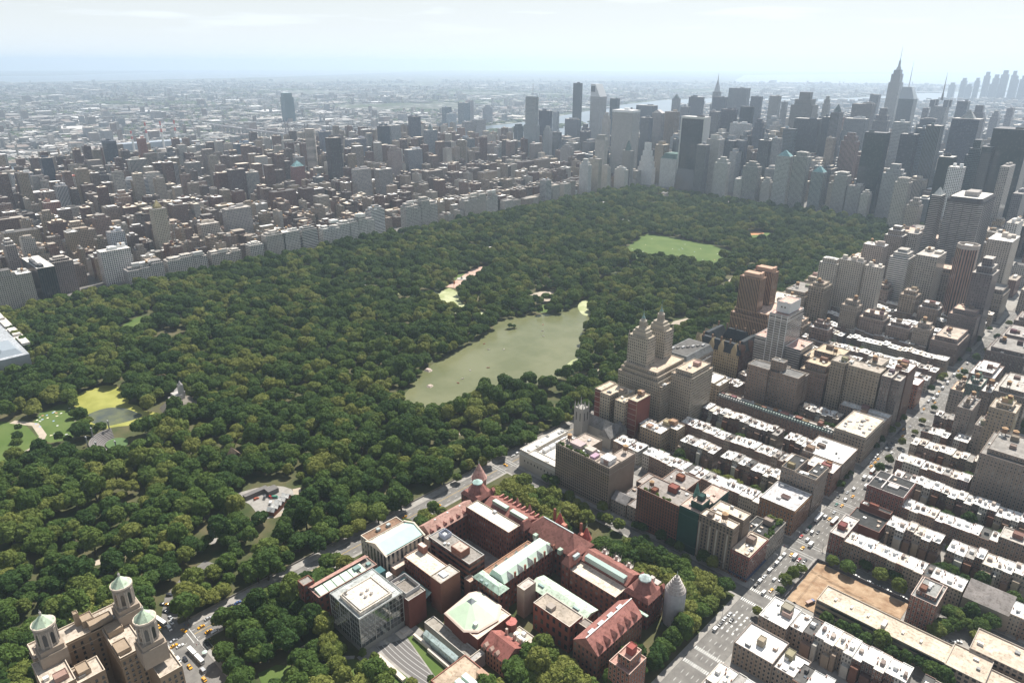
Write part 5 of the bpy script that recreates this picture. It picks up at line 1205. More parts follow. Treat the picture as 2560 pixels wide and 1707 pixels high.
(-2978,-2950,2475,2530,117,(0.3,0.34,0.38),'glass','flat','hazy green glass tower across the river'),
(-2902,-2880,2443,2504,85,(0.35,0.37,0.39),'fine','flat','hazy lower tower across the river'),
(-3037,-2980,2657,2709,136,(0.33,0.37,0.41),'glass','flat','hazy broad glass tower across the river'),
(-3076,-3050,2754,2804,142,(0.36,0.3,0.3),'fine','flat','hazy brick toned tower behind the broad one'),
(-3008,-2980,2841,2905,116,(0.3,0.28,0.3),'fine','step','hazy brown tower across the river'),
(-890,-868,1050,1074,63,(0.45,0.45,0.46),'ribbon','flat','rounded pale apartment block on the park edge'),
(-890,-868,567,662,70,(0.42,0.4,0.38),'grid','step','long cream apartment block facing the park'),
(-890,-868,749,825,62,(0.4,0.36,0.33),'brick','step','tan apartment block facing the park'),
(-890,-868,825,867,53,(0.48,0.46,0.44),'grid','flat','pale corniced apartment block facing the park'),
(-890,-868,417,481,50,(0.5,0.49,0.46),'grid','flat','white hotel like block facing the park'),
(-907,-885,482,519,66,(0.62,0.62,0.62),'ribbon','step','white terraced block with stepped penthouse facing the park'),
(-890,-868,349,415,47,(0.5,0.49,0.47),'grid','flat','broad white apartment block facing the park'),
(-1935,-1900,272,300,148,(0.07,0.08,0.1),'fine','flat','black apartment slab near the red striped chimneys'),
(-1972,-1950,381,402,146,(0.27,0.13,0.11),'brick','flat','brick red tower by the chimneys'),
(-1672,-1650,345,375,144,(0.2,0.2,0.22),'ribbon','step','dark tower with stepped round crown'),
(-1878,-1850,642,703,118,(0.1,0.13,0.18),'fine','flat','wide dark blue slab'),
(-1582,-1560,734,766,176,(0.42,0.38,0.34),'ribbon','round','tall round tower of stacked balconies'),
(-1522,-1500,771,812,150,(0.06,0.06,0.08),'fine','flat','tall black slab right of the round tower'),
(-1824,-1800,77,104,126,(0.06,0.07,0.1),'fine','flat','dark tower by the old tan chimney'),
(-1622,-1600,73,99,97,(0.55,0.52,0.5),'grid','flat','white tower with a red rooftop'),
(-1934,-1900,24,74,79,(0.55,0.54,0.54),'stripe','flat','white ribbed pair of joined towers'),
(-1866,-1830,8,67,50,(0.5,0.49,0.49),'stripe','flat','lower white ribbed tower in front of the pair'),
(-1352,-1330,-40,-10,84,(0.22,0.12,0.1),'brick','flat','dark red brown tower'),
(-1502,-1480,23,47,94,(0.36,0.36,0.37),'stripe','flat','pale grey ribbed tower by the red brown one'),
(-1662,-1640,166,186,107,(0.12,0.1,0.1),'brick','step','very dark brown stepped tower'),
(-1872,-1850,249,289,87,(0.4,0.39,0.38),'stripe','flat','pale slab under the black slab'),
(-1722,-1700,263,309,114,(0.37,0.35,0.32),'stripe','flat','tan ribbed slab below the chimneys'),
(-1522,-1500,179,233,89,(0.42,0.43,0.45),'ribbon','flat','pale curved apartment slab'),
(-1542,-1520,236,280,100,(0.4,0.38,0.35),'brick','step','beige tall slab with rooftop dome'),
(-1582,-1560,307,337,113,(0.32,0.3,0.29),'stripe','flat','grey brown slab right of the beige one'),
(-1362,-1340,106,137,90,(0.3,0.2,0.15),'brick','step','tall orange brown stepped apartment tower'),
(-1722,-1700,416,456,92,(0.37,0.33,0.31),'ribbon','flat','pinkish banded apartments'),
(-2022,-2000,592,650,71,(0.5,0.49,0.48),'ribbon','step','white banded hospital tower'),
(-2072,-2050,585,624,103,(0.38,0.38,0.39),'stripe','flat','grey pair behind the banded apartments'),
(-1772,-1750,552,577,110,(0.2,0.17,0.17),'brick','step','brown slim tower left of the wide blue slab'),
(-1362,-1340,380,419,111,(0.11,0.08,0.08),'brick','flat','dark chocolate slab'),
(-1367,-1345,422,457,99,(0.38,0.37,0.35),'stripe','flat','pale ribbed slab joined to the chocolate one'),
(-1422,-1400,590,623,93,(0.25,0.12,0.11),'brick','cop','brick red apartment tower with a green top'),
(-1272,-1250,570,591,82,(0.1,0.11,0.12),'fine','flat','dark green block right of the brick red tower'),
(-1922,-1900,770,801,77,(0.5,0.5,0.49),'stripe','flat','white river side tower'),
(-1672,-1650,738,768,84,(0.48,0.48,0.48),'stripe','flat','white ribbed tower left of the round one'),
(-2104,-2080,255,282,83,(0.32,0.18,0.16),'brick','step','red brick estate tower'),
(-2074,-2050,211,242,76,(0.3,0.31,0.34),'fine','flat','grey estate tower'),
(-2118,-2080,94,124,82,(0.26,0.17,0.16),'brick','step','brown estate blocks at the left'),
(-1972,-1950,1019,1058,127,(0.15,0.16,0.2),'fine','flat','dark blue tower before the bridge'),
(-1022,-1000,64,89,101,(0.38,0.34,0.27),'brick','gold','tan hotel tower with a golden cap'),
(-963,-868,-171,-146,57,(0.06,0.06,0.065),'stripe','flat','black ribbed tower close to the museum at the left'),
(-922,-900,-145,-111,62,(0.2,0.16,0.15),'brick','step','dark brown apartment block with a notched roof'),
(-1026,-1000,-183,-167,83,(0.2,0.17,0.16),'brick','step','dark apartment tower at the left frame edge'),
(-893,-868,-40,21,35,(0.4,0.38,0.37),'grid','step','large pale apartment block with penthouses facing the park'),
(-890,-868,28,101,36,(0.4,0.38,0.36),'grid','step','grey stone apartment block with terraces facing the park'),
(-890,-868,108,167,32,(0.38,0.35,0.32),'grid','step','tan stone apartment block with a tower penthouse facing the park'),
(-890,-868,185,213,37,(0.42,0.4,0.37),'grid','step','narrow cream apartment block facing the park'),
(-890,-868,220,260,52,(0.36,0.33,0.3),'brick','step','tall brown apartment block facing the park'),
(-890,-868,257,293,46,(0.45,0.43,0.41),'grid','flat','pale corniced block facing the park'),
(-892,-870,300,336,50,(0.5,0.49,0.47),'ribbon','step','cream terraced block facing the park'),
(-922,-900,-68,-19,59,(0.55,0.52,0.5),'grid','flat','pale pink broad block one row back'),
(-1032,-1010,210,265,79,(0.3,0.28,0.27),'brick','flat','brown court block one street back'),
(-1027,-1005,152,190,57,(0.4,0.35,0.3),'grid','flat','tan hotel block one street back'),
(-1042,-1020,-14,13,65,(0.42,0.43,0.45),'grid','flat','grey white narrow slab behind the pale pink block'),
]
# ================================================================== avenues across the park and the tall towers
FOOT = []
def tower(x0, x1, y0, y1, h, col, st, top, lab):
    if len(lab.split()) < 5: lab += ' in the far skyline'
    if st != 'glass' and sum(col) > .25: col = tuple(min(.8, c*1.22) for c in col)
    FOOT.append((x0, x1, y0, y1))
    far_ = y0 > 1430 and 'hotel' not in lab and 'block' not in lab
    hotel = 'hotel' in lab
    nm, cat = ('hotel_tower', 'hotel') if hotel else ('office_tower', 'tower') if far_ or 'tower' in lab and x0 > -1000 and y0 > 1430 else ('apartment_tower', 'apartment tower') if ('tower' in lab or 'slab' in lab) else ('apartment_block', 'apartment block')
    O = ((x0+x1)/2, (y0+y1)/2, 0); xm, ym = O[0], O[1]; W_, D_ = x1-x0, y1-y0
    root = thing(nm, lab, cat, O)
    cell = CELL[st]; hi = tuple(min(.8, c*1.25+.03) for c in col); r = random.Random(lab)
    m = MB(O, cell); rm = MB(O)
    def tier(a, b, c, d, z0, z1): m.ring([(a, c), (b, c), (b, d), (a, d)], z0, z1); rm.cap([(a, c), (b, c), (b, d), (a, d)], z1)
    def ins(f, z0, z1): tier(x0+W_*f, x1-W_*f, y0+D_*f, y1-D_*f, z0, z1)
    def part(n, bx, c, mt=P_PLAIN):
        q = MB(O)
        for b in bx: q.box(*b)
        return q.build(n, mt, root, c)
    def taper(n, rads, zs, sides, c, mt=P_ROOF, sq=False):
        q = MB(O)
        for (a, b, za, zb) in zip(rads, rads[1:], zs, zs[1:]):
            if sq: q.frustum([(xm-W_*a, ym-D_*a), (xm+W_*a, ym-D_*a), (xm+W_*a, ym+D_*a), (xm-W_*a, ym+D_*a)], za, [(xm-W_*b, ym-D_*b), (xm+W_*b, ym-D_*b), (xm+W_*b, ym+D_*b), (xm-W_*b, ym+D_*b)], zb)
            else: q.frustum(ngon(xm, ym, a, sides, math.pi/sides), za, ngon(xm, ym, max(b, .05), sides, math.pi/sides), zb)
        return q.build(n, mt, root, c)
    if 'facing the park' in lab and D_ > 40 and x1 < -800:
        n_ = max(2, round(D_/22)); hh = [h*r.uniform(.78, .96) for _ in range(n_)]; hh[r.randrange(n_)] = h
        for q_ in range(n_):
            c, d = y0+D_*q_/n_, y0+D_*(q_+1)/n_-.4; f_ = r.uniform(0, 3); tier(x0, x1-f_, c, d, 0, hh[q_]*.9); tier(x0+3, x1-f_-r.uniform(2, 5), c+r.uniform(2, 5), d-r.uniform(1, 5), hh[q_]*.9, hh[q_])
    elif top == 'step':
        s = r.choice((.84, .88, .92)); low = 'park' in lab and h < 120
        if low: ins(0, 0, h*.86); ins(.12, h*.86, h*.94); tier(xm-W_*.2, xm+W_*.24, ym-D_*.2, ym+D_*.22, h*.94, h)
        else: ins(0, 0, h*s); ins(.12, h*s, h*(s+.07)); ins(.26, h*(s+.07), h)
    elif top == 'zig':
        for k in range(5): ins(.075*k, 0 if k == 0 else h*(.42+.13*(k-1)), h*(.42+.13*k) if k < 4 else h)
    elif top == 'round':
        m.ring(ngon(xm, ym, 15, 20), 0, h); rm.cap(ngon(xm, ym, 15, 20), h)
        q = MB(O)
        for k in range(44): q.cyl(xm, ym, 15.7, 6+k*h/46, 7.1+k*h/46, 20)
        q.build('balcony', P_STONE, root, hi)
    elif top == 'ring':
        m.ring(ngon(xm, ym, W_*.56, 8, rad(22.5)), 0, h); rm.cap(ngon(xm, ym, W_*.56, 8, rad(22.5)), h-4)
        q = MB(O); a, b = ngon(xm, ym, W_*.57, 8, rad(22.5)), ngon(xm, ym, W_*.5, 8, rad(22.5)); q.ring(a, h-3, h+3); q.ring(b[::-1], h-4, h+3)
        for i in range(8): q.face([(*a[i], h+3), (*a[(i+1) % 8], h+3), (*b[(i+1) % 8], h+3), (*b[i], h+3)])
        q.build('rooftop_ring', P_STONE, root, (.42, .37, .33)); part('bulkhead', [(xm-5, xm+5, ym-5, ym+5, h-4, h+2)], (.6, .58, .55))
    elif top == 'cham':
        p = [(x0+5, y0), (x1-5, y0), (x1, y0+5), (x1, y1), (x0, y1), (x0, y0+5)]; m.ring(p, 0, h-6); q = MB(O); q.ring(p, h-6, h-1); i_ = [(xm+(c[0]-xm)*.9, ym+(c[1]-ym)*.94) for c in p]; q.frustum(p, h-1, i_, h+4, cap=False); q.build('dark_crown', P_ROOF, root, (.085, .08, .085)); rm.cap(i_, h+3)
        part('bulkhead', [(xm-8, xm+12, ym-20, ym-2, h, h+11), (xm-10, xm+8, ym+8, ym+30, h, h+9)], (.36, .33, .31))
        part('rib', [(x0+k*W_/4-.5, x0+k*W_/4+.5, y0-.5, y0, 0, h-6) for k in (1, 2, 3)]+[(x1, x1+.5, y0+k*D_/6-.6, y0+k*D_/6+.6, 0, h-6) for k in range(1, 6)], (.12, .11, .11))
    else: ins(0, 0, h if top not in ('frame',) else h-2)
    if top == 'frame':
        part('side_frame', [(x0-2.5, x0+1.2, y0-1.4, y1, 0, h+1), (x1-1.2, x1+2.5, y0-1.4, y1, 0, h+1), (x0+1.2, x1-1.2, y0-1.4, y1, h-5, h+1)], (.62, .61, .59), P_STONE)
        q = MB(O); q.face([(x0+1.2, y0-16, 0), (x1-1.2, y0-16, 0), (x1-1.2, y0-2, 62), (x0+1.2, y0-2, 62)]); q.build('sloped_base', P_GLASS, root, col)
    elif top == 'pyr': taper('pyramid_roof', (.42, .02) if W_ < 30 else (.26, .02), (h, h+13 if W_ < 30 else h+22), 4, (.36, .38, .38), sq=True)
    elif top == 'dome': taper('dome', (W_*.42, W_*.38, W_*.22, .3), (h, h+6, h+14, h+22), 12, (.22, .26, .27))
    elif top == 'cop': taper('copper_roof', (.46, .30, .02), (h, h+6, h+15), 4, (.24, .42, .44), sq=True)
    elif top == 'gold': taper('gold_cap', (.26, .26, .03), (h-2, h+4, h+15), 4, (.46, .38, .2), sq=True)
    elif top == 'spire': taper('spire', (W_*.32, W_*.2, .9, .1), (h, h+16, h+30, h+52), 8, (.16, .22, .21))
    elif top == 'mans': taper('mansard_roof', (.5, .40, .36), (h, h+9, h+15), 4, (.10, .17, .15) if W_ > 50 else (.3, .29, .27), sq=True)
    elif top == 'gable':
        q = MB(O); q.gable(x0, x1, y0, y1, h, h+11, 'y', 0); q.build('pediment_roof', P_ROOF, root, hi)
    elif top == 'mast': part('mast', [(xm+4, xm+5.2, ym-.6, ym+.6, h, h+46)], (.4, .42, .45), P_METAL); ins(-.12, 0, h*.62); part('crown', [(x0+1, x1-1, y0+1, y1-1, h, h+5)], (.55, .6, .62))
    m.build('wall', WM['obj'][st], root, col); rm.build('roof', P_ROOF, root, r.choice(((.22, .22, .23), (.5, .48, .46), (.34, .33, .32))) if far_ else r.choice(((.72, .69, .65), (.5, .46, .42), (.3, .28, .27))))
    if top in ('flat', 'frame') or (top == 'step' and 'park' in lab):
        for k in range(1 if far_ else 3):
            w_, d_ = W_*r.uniform(.16, .34), D_*r.uniform(.16, .34); bx, by = r.uniform(x0+2, x1-w_-2), r.uniform(y0+2, y1-d_-2)
            zb = h if top != 'step' else h*.86
            part('bulkhead', [(bx, bx+w_, by, by+d_, zb, zb+r.uniform(3, 7))], hi)
        if not far_ and h < 120: tank(root, O, r.uniform(x0+4, x1-4), r.uniform(y0+4, y1-4), h if top != 'step' else h*.86)
    if 'red rooftop' in lab: part('red_rooftop', [(x0, x1, y0, y1, h, h+3)], (.42, .14, .1))
    if 'red striped' in lab or 'marble' in lab and 'massive' in lab: part('crown', [(x0-.3, x1+.3, y0-.3, y1+.3, h-6, h+1)], hi)
    return root
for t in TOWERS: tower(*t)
def special(name, lab, cat, O):
    FOOT.append((O[0]-30, O[0]+30, O[1]-30, O[1]+30)); return thing(name, lab, cat, O)
def tiers(root, O, ts, st, col, nm='wall', cell=None):
    m = MB(O, cell or CELL[st])
    for x0, x1, y0, y1, a, b in ts: m.ring([(x0, y0), (x1, y0), (x1, y1), (x0, y1)], a, b); m.cap([(x0, y0), (x1, y0), (x1, y1), (x0, y1)], b)
    return m.build(nm, WM['obj'][st], root, col)
# tallest stepped limestone tower with mooring mast
O = (-768, 3500, 0); e = special('office_tower', 'tallest stepped limestone skyscraper with a tapering mast, upper right skyline', 'skyscraper', O)
tiers(e, O, [(-830, -705, 3470, 3530, 0, 60), (-800, -736, 3472, 3528, 60, 90), (-794, -742, 3474, 3524, 90, 282), (-789, -747, 3478, 3520, 282, 320), (-783, -753, 3482, 3516, 320, 338)], 'stripe', (.40, .385, .37))
m = MB(O); m.frustum(ngon(-768, 3500, 13, 8), 338, ngon(-768, 3500, 9, 8), 352); m.frustum(ngon(-768, 3500, 6, 12), 352, ngon(-768, 3500, 4.6, 12), 378); m.cyl(-768, 3500, 4.6, 378, 384, 12, 1.6); m.build('mooring_mast', P_METAL, e, (.38, .39, .4))
m = MB(O); m.cyl(-768, 3500, 1.5, 384, 446, 8, .35); m.build('antenna', P_METAL, e, (.3, .31, .33))
# needle spired tower
O = (-1366, 2848, 0); e = special('office_tower', 'slender grey tower with a tapering needle crown in the middle of the skyline', 'skyscraper', O)
tiers(e, O, [(-1386, -1346, 2830, 2868, 0, 180), (-1381, -1351, 2834, 2864, 180, 238)], 'fine', (.30, .31, .33))
m = MB(O)
for r0, r1, za, zb in ((15.5, 12.6, 238, 252), (12.6, 9, 252, 266), (9, 5, 266, 280), (5, 2.2, 280, 292), (2.2, .3, 292, 322)): m.frustum(ngon(-1366, 2848, r0, 8, rad(22.5)), za, ngon(-1366, 2848, r1, 8, rad(22.5)), zb)
m.build('needle_crown', P_METAL, e, (.42, .44, .47))
# slant topped white tower
O = (-1400, 1962, 0); e = special('office_tower', 'white banded tower with a steeply slanted roof', 'skyscraper', O)
tiers(e, O, [(-1424, -1377, 1940, 1986, 20, 240)], 'ribbon', (.60, .61, .62), cell=(6, 4))
m = MB(O, (6, 4)); a = [(-1424, 1940), (-1377, 1940), (-1377, 1986), (-1424, 1986)]
m.face([(-1424, 1940, 240), (-1377, 1940, 240), (-1402, 1940, 287), (-1424, 1940, 287)]); m.face([(-1377, 1940, 240), (-1377, 1986, 240), (-1402, 1986, 287), (-1402, 1940, 287)]); m.face([(-1377, 1986, 240), (-1424, 1986, 240), (-1424, 1986, 287), (-1402, 1986, 287)])
m.face([(-1424, 1986, 240), (-1424, 1940, 240), (-1424, 1940, 287), (-1424, 1986, 287)]); m.cap([(-1424, 1940), (-1402, 1940), (-1402, 1986), (-1424, 1986)], 287); m.build('slanted_crown', P_STONE, e, (.58, .6, .62))
m = MB(O); m.box(-1422.5, -1402, 1939.6, 1940, 258, 280); m.build('louvre_panel', P_PLAIN, e, (.16, .18, .2))
for x in (-1418, -1384):
    m = MB(O); m.box(x-6, x+6, 1942, 1984, 0, 20); m.build('leg', P_STONE, e, (.5, .5, .5))
# faceted glass tower with a spire, antenna tower
O = (-500, 2815, 0); e = special('office_tower', 'faceted pale glass tower with a thin white spire beside the tallest skyscraper', 'skyscraper', O)
tiers(e, O, [(-530, -474, 2790, 2840, 0, 235)], 'glass', (.30, .34, .38))
m = MB(O, (3, 4)); m.frustum([(-530, 2790), (-474, 2790), (-474, 2840), (-530, 2840)], 235, [(-526, 2796), (-492, 2798), (-494, 2832), (-526, 2834)], 280); m.build('faceted_crown', P_GLASS, e, (.34, .38, .42)); m = MB(O); m.cyl(-508, 2815, 2.2, 280, 374, 6, .3); m.build('spire', P_METAL, e, (.62, .64, .66))
O = (-366, 2755, 0); e = special('office_tower', 'grey tower with square corner billboards and a tall antenna mast', 'skyscraper', O)
tiers(e, O, [(-392, -340, 2730, 2780, 0, 215)], 'fine', (.30, .31, .33)); m = MB(O)
for x in (-397, -351):
    for y in (2726, 2768): m.box(x, x+16, y, y+16, 212, 238)
m.build('corner_sign', P_METAL, e, (.12, .13, .15)); m = MB(O); m.cyl(-366, 2755, 5, 236, 262, 8, 3); m.cyl(-366, 2755, 2.4, 262, 337, 6, .3); m.build('antenna', P_METAL, e, (.25, .26, .28))
# green glass tower across the river
O = (-3915, 1975, 0); e = special('office_tower', 'lone green glass tower with notched corners across the river', 'skyscraper', O)
tiers(e, O, [(-3945, -3890, 1946, 2010, 0, 160), (-3941, -3896, 1952, 2004, 160, 184)], 'glass', (.10, .24, .26))

# ---------------------------------------------------------------- rows of apartment houses beyond the park
AV = [-853, -1005, -1165, -1325, -1480, -1690, -1920, -2120, -2245]; HW = [15, 12, 21, 12, 15, 15, 15, 12, 0]
rr = random.Random(5)
CITY = []
PAL = [(.32, .26, .21), (.27, .18, .145), (.18, .10, .08), (.40, .35, .29), (.21, .155, .13), (.46, .43, .39), (.31, .25, .18), (.14, .10, .09), (.20, .125, .10), (.38, .30, .23), (.16, .09, .075)]
PALE = [(.42, .39, .35), (.46, .43, .39), (.38, .35, .31), (.5, .48, .45), (.34, .29, .25), (.4, .38, .35), (.3, .25, .22)]
def free(x0, x1, y0, y1): return not any(x0 < b+1 and x1 > a-1 and y0 < d+1 and y1 > c-1 for a, b, c, d in FOOT)
def put(x0, x1, y0, y1, h, strip_, front=False):
    if not free(x0, x1, y0, y1): return
    if not in_frame((x0+x1)/2, (y0+y1)/2, h, 1.03): return
    CITY.append((x0, x1, y0, y1, h, rr.choice(PALE if front else PAL), strip_))
for s in range(8):
    xa, xb = AV[s]-HW[s], AV[s+1]+HW[s+1]           # xa > xb
    tall = [(38, 60), (22, 60), (42, 72), (24, 72), (22, 84), (22, 88), (24, 95), (24, 100)][s]
    for k in range(-5, 22):
        y0, y1 = 80*k+9+2, 80*k+71
        y = y0
        while y < y1-6:                              # houses on the avenue nearer to us
            d = min(y1-y, rr.choice((14, 20, 30, 30, 60) if s in (0, 2) else (8, 8, 16, 20, 30)))
            h = rr.uniform(*tall) if s else rr.choice((rr.uniform(38, 50), rr.uniform(42, 54), rr.uniform(22, 30)) if d > 16 else (20, 24))
            put(xa-rr.uniform(20, 34), xa, y, y+d-.4, h, s, s == 0); y += d
        y = y0
        while y < y1-6:
            d = min(y1-y, rr.choice((10, 20, 30, 60)))
            put(xb, xb+rr.uniform(18, 30), y, y+d-.4, rr.uniform(*tall)*(1 if s != 0 else .6), s); y += d
        for ya, yb in ((y0, y0+rr.uniform(17, 26)), (y1-rr.uniform(17, 26), y1)):
            x = xb+31
            while x < xa-36:
                w_ = rr.choice((6, 6, 9, 12, 12, 18, 24)); h = rr.uniform(14, 20) if w_ < 10 else rr.uniform(22, 48)
                if s > 0 and rr.random() < (.12 if s == 1 else .26): h = rr.uniform(50, 78) if s < 3 else rr.uniform(60, 125); w_ = rr.uniform(15, 24)
                put(x, x+w_-.3, ya, yb, h, s); x += w_
for (xa, xb) in ((200, 560),):                       # far blocks past the west side towers
    for k in range(11, 22):
        for q in range(4):
            x = 150+q*40; put(x, x+rr.uniform(20, 34), 80*k+10, 80*k+10+rr.uniform(20, 50), rr.uniform(22, 70), 9)
for k in range(16, 20):
    for q in range(10): 
        x = 62+q*20; put(x, x+16, 80*k+10, 80*k+50, rr.uniform(30, 70), 9)
CITY.sort(key=lambda c: dist(c[1], c[2]))
ind = CITY[:300]; rest = CITY[300:]
byrow = {}
for c in ind: byrow.setdefault((c[6], c[4] > 30), []).append(c)
names = {0: 'row lining the far park side', 1: 'second band beyond the park', 2: 'third band beyond the park', 9: 'cluster behind near right towers'}
for key, lst in byrow.items():
    lst.sort(key=lambda c: math.atan2(c[0]-430, c[2]+417))
    for n, (x0, x1, y0, y1, h, col, s) in enumerate(lst):
        cname = 'dark brown' if sum(col) < .5 else 'brown' if sum(col) < .8 else 'tan' if sum(col) < 1.1 else 'pale stone'
        lb = '%s %s apartment block, %s from left in %s' % ('tall' if key[1] else 'low', cname, ordn(n+1), names.get(s, 'band %d beyond the park' % (s+1)))
        O = ((x0+x1)/2, (y0+y1)/2, 0); r = random.Random(n*7+s)
        root = thing('city_block' if False else 'apartment_house', lb, 'apartment house', O, 'apartment houses beyond the park')
        m = MB(O, (3, 3.3)); m.ring([(x0, y0), (x1, y0), (x1, y1), (x0, y1)], 0, h)
        rc = r.choice((WHITE, CREAM, TAN, (.4, .35, .3), GREY, GREY, DARK))
        rm = MB(O); rm.parapet(x0, x1, y0, y1, h, .9, .4, 0, 0)
        W_, D_ = x1-x0, y1-y0
        if h > 30 and W_ > 14 and D_ > 12 and r.random() < .6:
            a = (x0+W_*r.uniform(.1, .3), x1-W_*r.uniform(.1, .3), y0+D_*r.uniform(.1, .3), y1-D_*r.uniform(.1, .3)); h2 = h+r.uniform(3, 9)
            m.ring([(a[0], a[2]), (a[1], a[2]), (a[1], a[3]), (a[0], a[3])], h-1, h2); rm.cap([(a[0], a[2]), (a[1], a[2]), (a[1], a[3]), (a[0], a[3])], h2)
        m.build('wall', WM['obj'][r.choice(('brick', 'trim', 'brick', 'grid'))], root, col); rm.build('roof', P_ROOF, root, rc)
        for _ in range(r.randint(1, 2)):
            w_, d_ = W_*r.uniform(.15, .35), D_*r.uniform(.15, .35); bx, by = r.uniform(x0+.6, x1-w_-.6), r.uniform(y0+.6, y1-d_-.6)
            q = MB(O); q.box(bx, bx+w_, by, by+d_, h-.9, h+r.uniform(2, 4.5)); q.build('bulkhead', P_PLAIN, root, r.choice((col, (.6, .57, .53), (.3, .22, .18))))
        if h > 30 and r.random() < .5: tank(root, O, r.uniform(x0+3, x1-3), r.uniform(y0+3, y1-3), h-.9, .9)
fm = MB((0, 0, 0), (3, 3.4)); mats = [WM['att']['brick'], WM['att']['blank'], WM['att']['grid'], WM['att']['stripe'], WM['att']['fine']]
RC = (WHITE, CREAM, (.4, .36, .32), GREY, GREY, DARK, DARK)
for (x0, x1, y0, y1, h, col, s) in rest:
    fm.box(x0, x1, y0, y1, 0, h, rr.choice((0, 0, 2)), True, col, 1, rr.choice(RC))
    if h > 24: fm.box(x0+(x1-x0)*.3, x0+(x1-x0)*.6, y0+(y1-y0)*.3, y0+(y1-y0)*.6, h, h+rr.uniform(2, 5), 1, True, col, 1, rr.choice(RC))
for _ in range(70):
    x, y = rr.uniform(-2150, -1350), rr.uniform(0, 1400); w_, d_, h = rr.uniform(16, 24), rr.uniform(18, 34), rr.uniform(70, 128)
    if free(x, x+w_, y, y+d_) and in_frame(x, y, h, 1.03): fm.box(x, x+w_, y, y+d_, 0, h, rr.choice((0, 2, 3)), True, rr.choice(PAL+PALE), 1, rr.choice(RC))
# midtown fabric between and behind the towers
def fab(x, y, w_, d_, h, dark=.5):
    if not free(x, x+w_, y, y+d_) or not in_frame(x, y, h, 1.04): return
    if x < -1750 and y < 2700: h = min(h, 22)
    q_ = rr.random(); c = rr.choice(PAL) if q_ < .3 else rr.choice(((.46, .44, .41), (.52, .5, .48), (.4, .37, .33), (.36, .38, .4))) if q_ < .62 else rr.choice(((.1, .11, .13), (.15, .16, .18), (.2, .21, .23), (.28, .28, .29)))
    fm.box(x, x+w_, y, y+d_, 0, h, rr.choice((0, 2, 3, 4)), True, c, 1, rr.choice(RC))
    if h > 60: fm.box(x+w_*.2, x+w_*.7, y+d_*.2, y+d_*.8, h, h*1.08, 1, True, c, 1, rr.choice(RC))
y = 1500
while y < 5200:
    xe = max(x0+(x1-x0)*(y-y0)/(y1-y0) for (x0, y0), (x1, y1) in zip(SHORE_W, SHORE_W[1:]) if y0 <= y <= y1)+25
    x = 330
    while x > xe:
        w_, d_ = rr.uniform(22, 46), rr.uniform(24, 56)
        core = max(0, 1-abs(x+750)/1000)*(1 if y < 2950 else .35)
        h = rr.uniform(18, 60)+core*rr.uniform(0, 135)
        if y > 3700: h = rr.uniform(14, 55)
        if rr.random() < .85: fab(x-w_, y+rr.uniform(0, 12), w_-3, d_, h)
        x -= w_+rr.choice((1, 1, 1, 14))
    y += 80
for _ in range(900):
    y = rr.uniform(5200, 8800); x = rr.uniform(max(x0+(x1-x0)*(y-y0)/(y1-y0) for (x0, y0), (x1, y1) in zip(SHORE_W, SHORE_W[1:]) if y0 <= y <= y1)+60, 500); w_, d_ = rr.uniform(20, 70), rr.uniform(20, 60); fab(x, y, w_, d_, rr.uniform(10, 42), .2)
tag(fm.build('distant_city', mats), None, None, None, 'stuff')
# far financial district towers
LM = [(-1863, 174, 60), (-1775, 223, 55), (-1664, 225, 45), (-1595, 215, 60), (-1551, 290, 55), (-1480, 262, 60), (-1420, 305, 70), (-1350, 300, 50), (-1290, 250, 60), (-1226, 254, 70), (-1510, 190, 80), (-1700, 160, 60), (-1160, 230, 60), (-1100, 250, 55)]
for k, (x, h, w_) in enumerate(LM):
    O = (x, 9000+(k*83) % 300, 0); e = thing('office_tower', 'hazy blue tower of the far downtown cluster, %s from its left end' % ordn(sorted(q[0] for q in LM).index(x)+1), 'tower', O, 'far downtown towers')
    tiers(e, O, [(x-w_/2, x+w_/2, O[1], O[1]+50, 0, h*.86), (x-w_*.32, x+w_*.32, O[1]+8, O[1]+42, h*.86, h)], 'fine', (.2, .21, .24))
# ================================================================== things in the park, on the water and far away
def solid(name, lab, cat, bx, mat, col, O=None, group=None):
    O = O or ((bx[0][0]+bx[0][1])/2, (bx[0][2]+bx[0][3])/2, 0); m = MB(O)
    for b in bx: m.box(*b)
    return tag(m.build(name, mat, None, col), lab, cat, group), O
def at(o, O): o.location = O
# art museum at the left edge
met = thing('art_museum', 'grey roofed art museum wing cut by the left frame edge', 'museum', (-650, -260, 0)); O = (-650, -260, 0)
m = MB(O, (6, 8)); m.ring([(-800, -292), (-577, -292), (-577, -257), (-800, -257)], 0, 20); m.build('wall', WM['obj']['blank'], met, (.36, .37, .39))
m = MB(O); m.box(-800, -577, -292, -257, 20, 21); m.build('roof', P_ROOF, met, (.40, .42, .45)); m = MB(O); m.frustum([(-640, -288), (-585, -288), (-585, -262), (-640, -262)], 21, [(-632, -282), (-593, -282), (-593, -267), (-632, -267)], 27); m.build('glass_roof', P_GLASS, met, (.30, .34, .38))
m = MB(O); m.box(-800, -646, -257, -244, 0, 19); m.build('rear_wing', P_PLAIN, met, (.56, .52, .47)); m = MB(O)
for k in range(4): m.box(-790+45*k, -755+45*k, -255, -246, 19, 22)
m.build('skylight', P_ROOF, met, (.66, .62, .58))
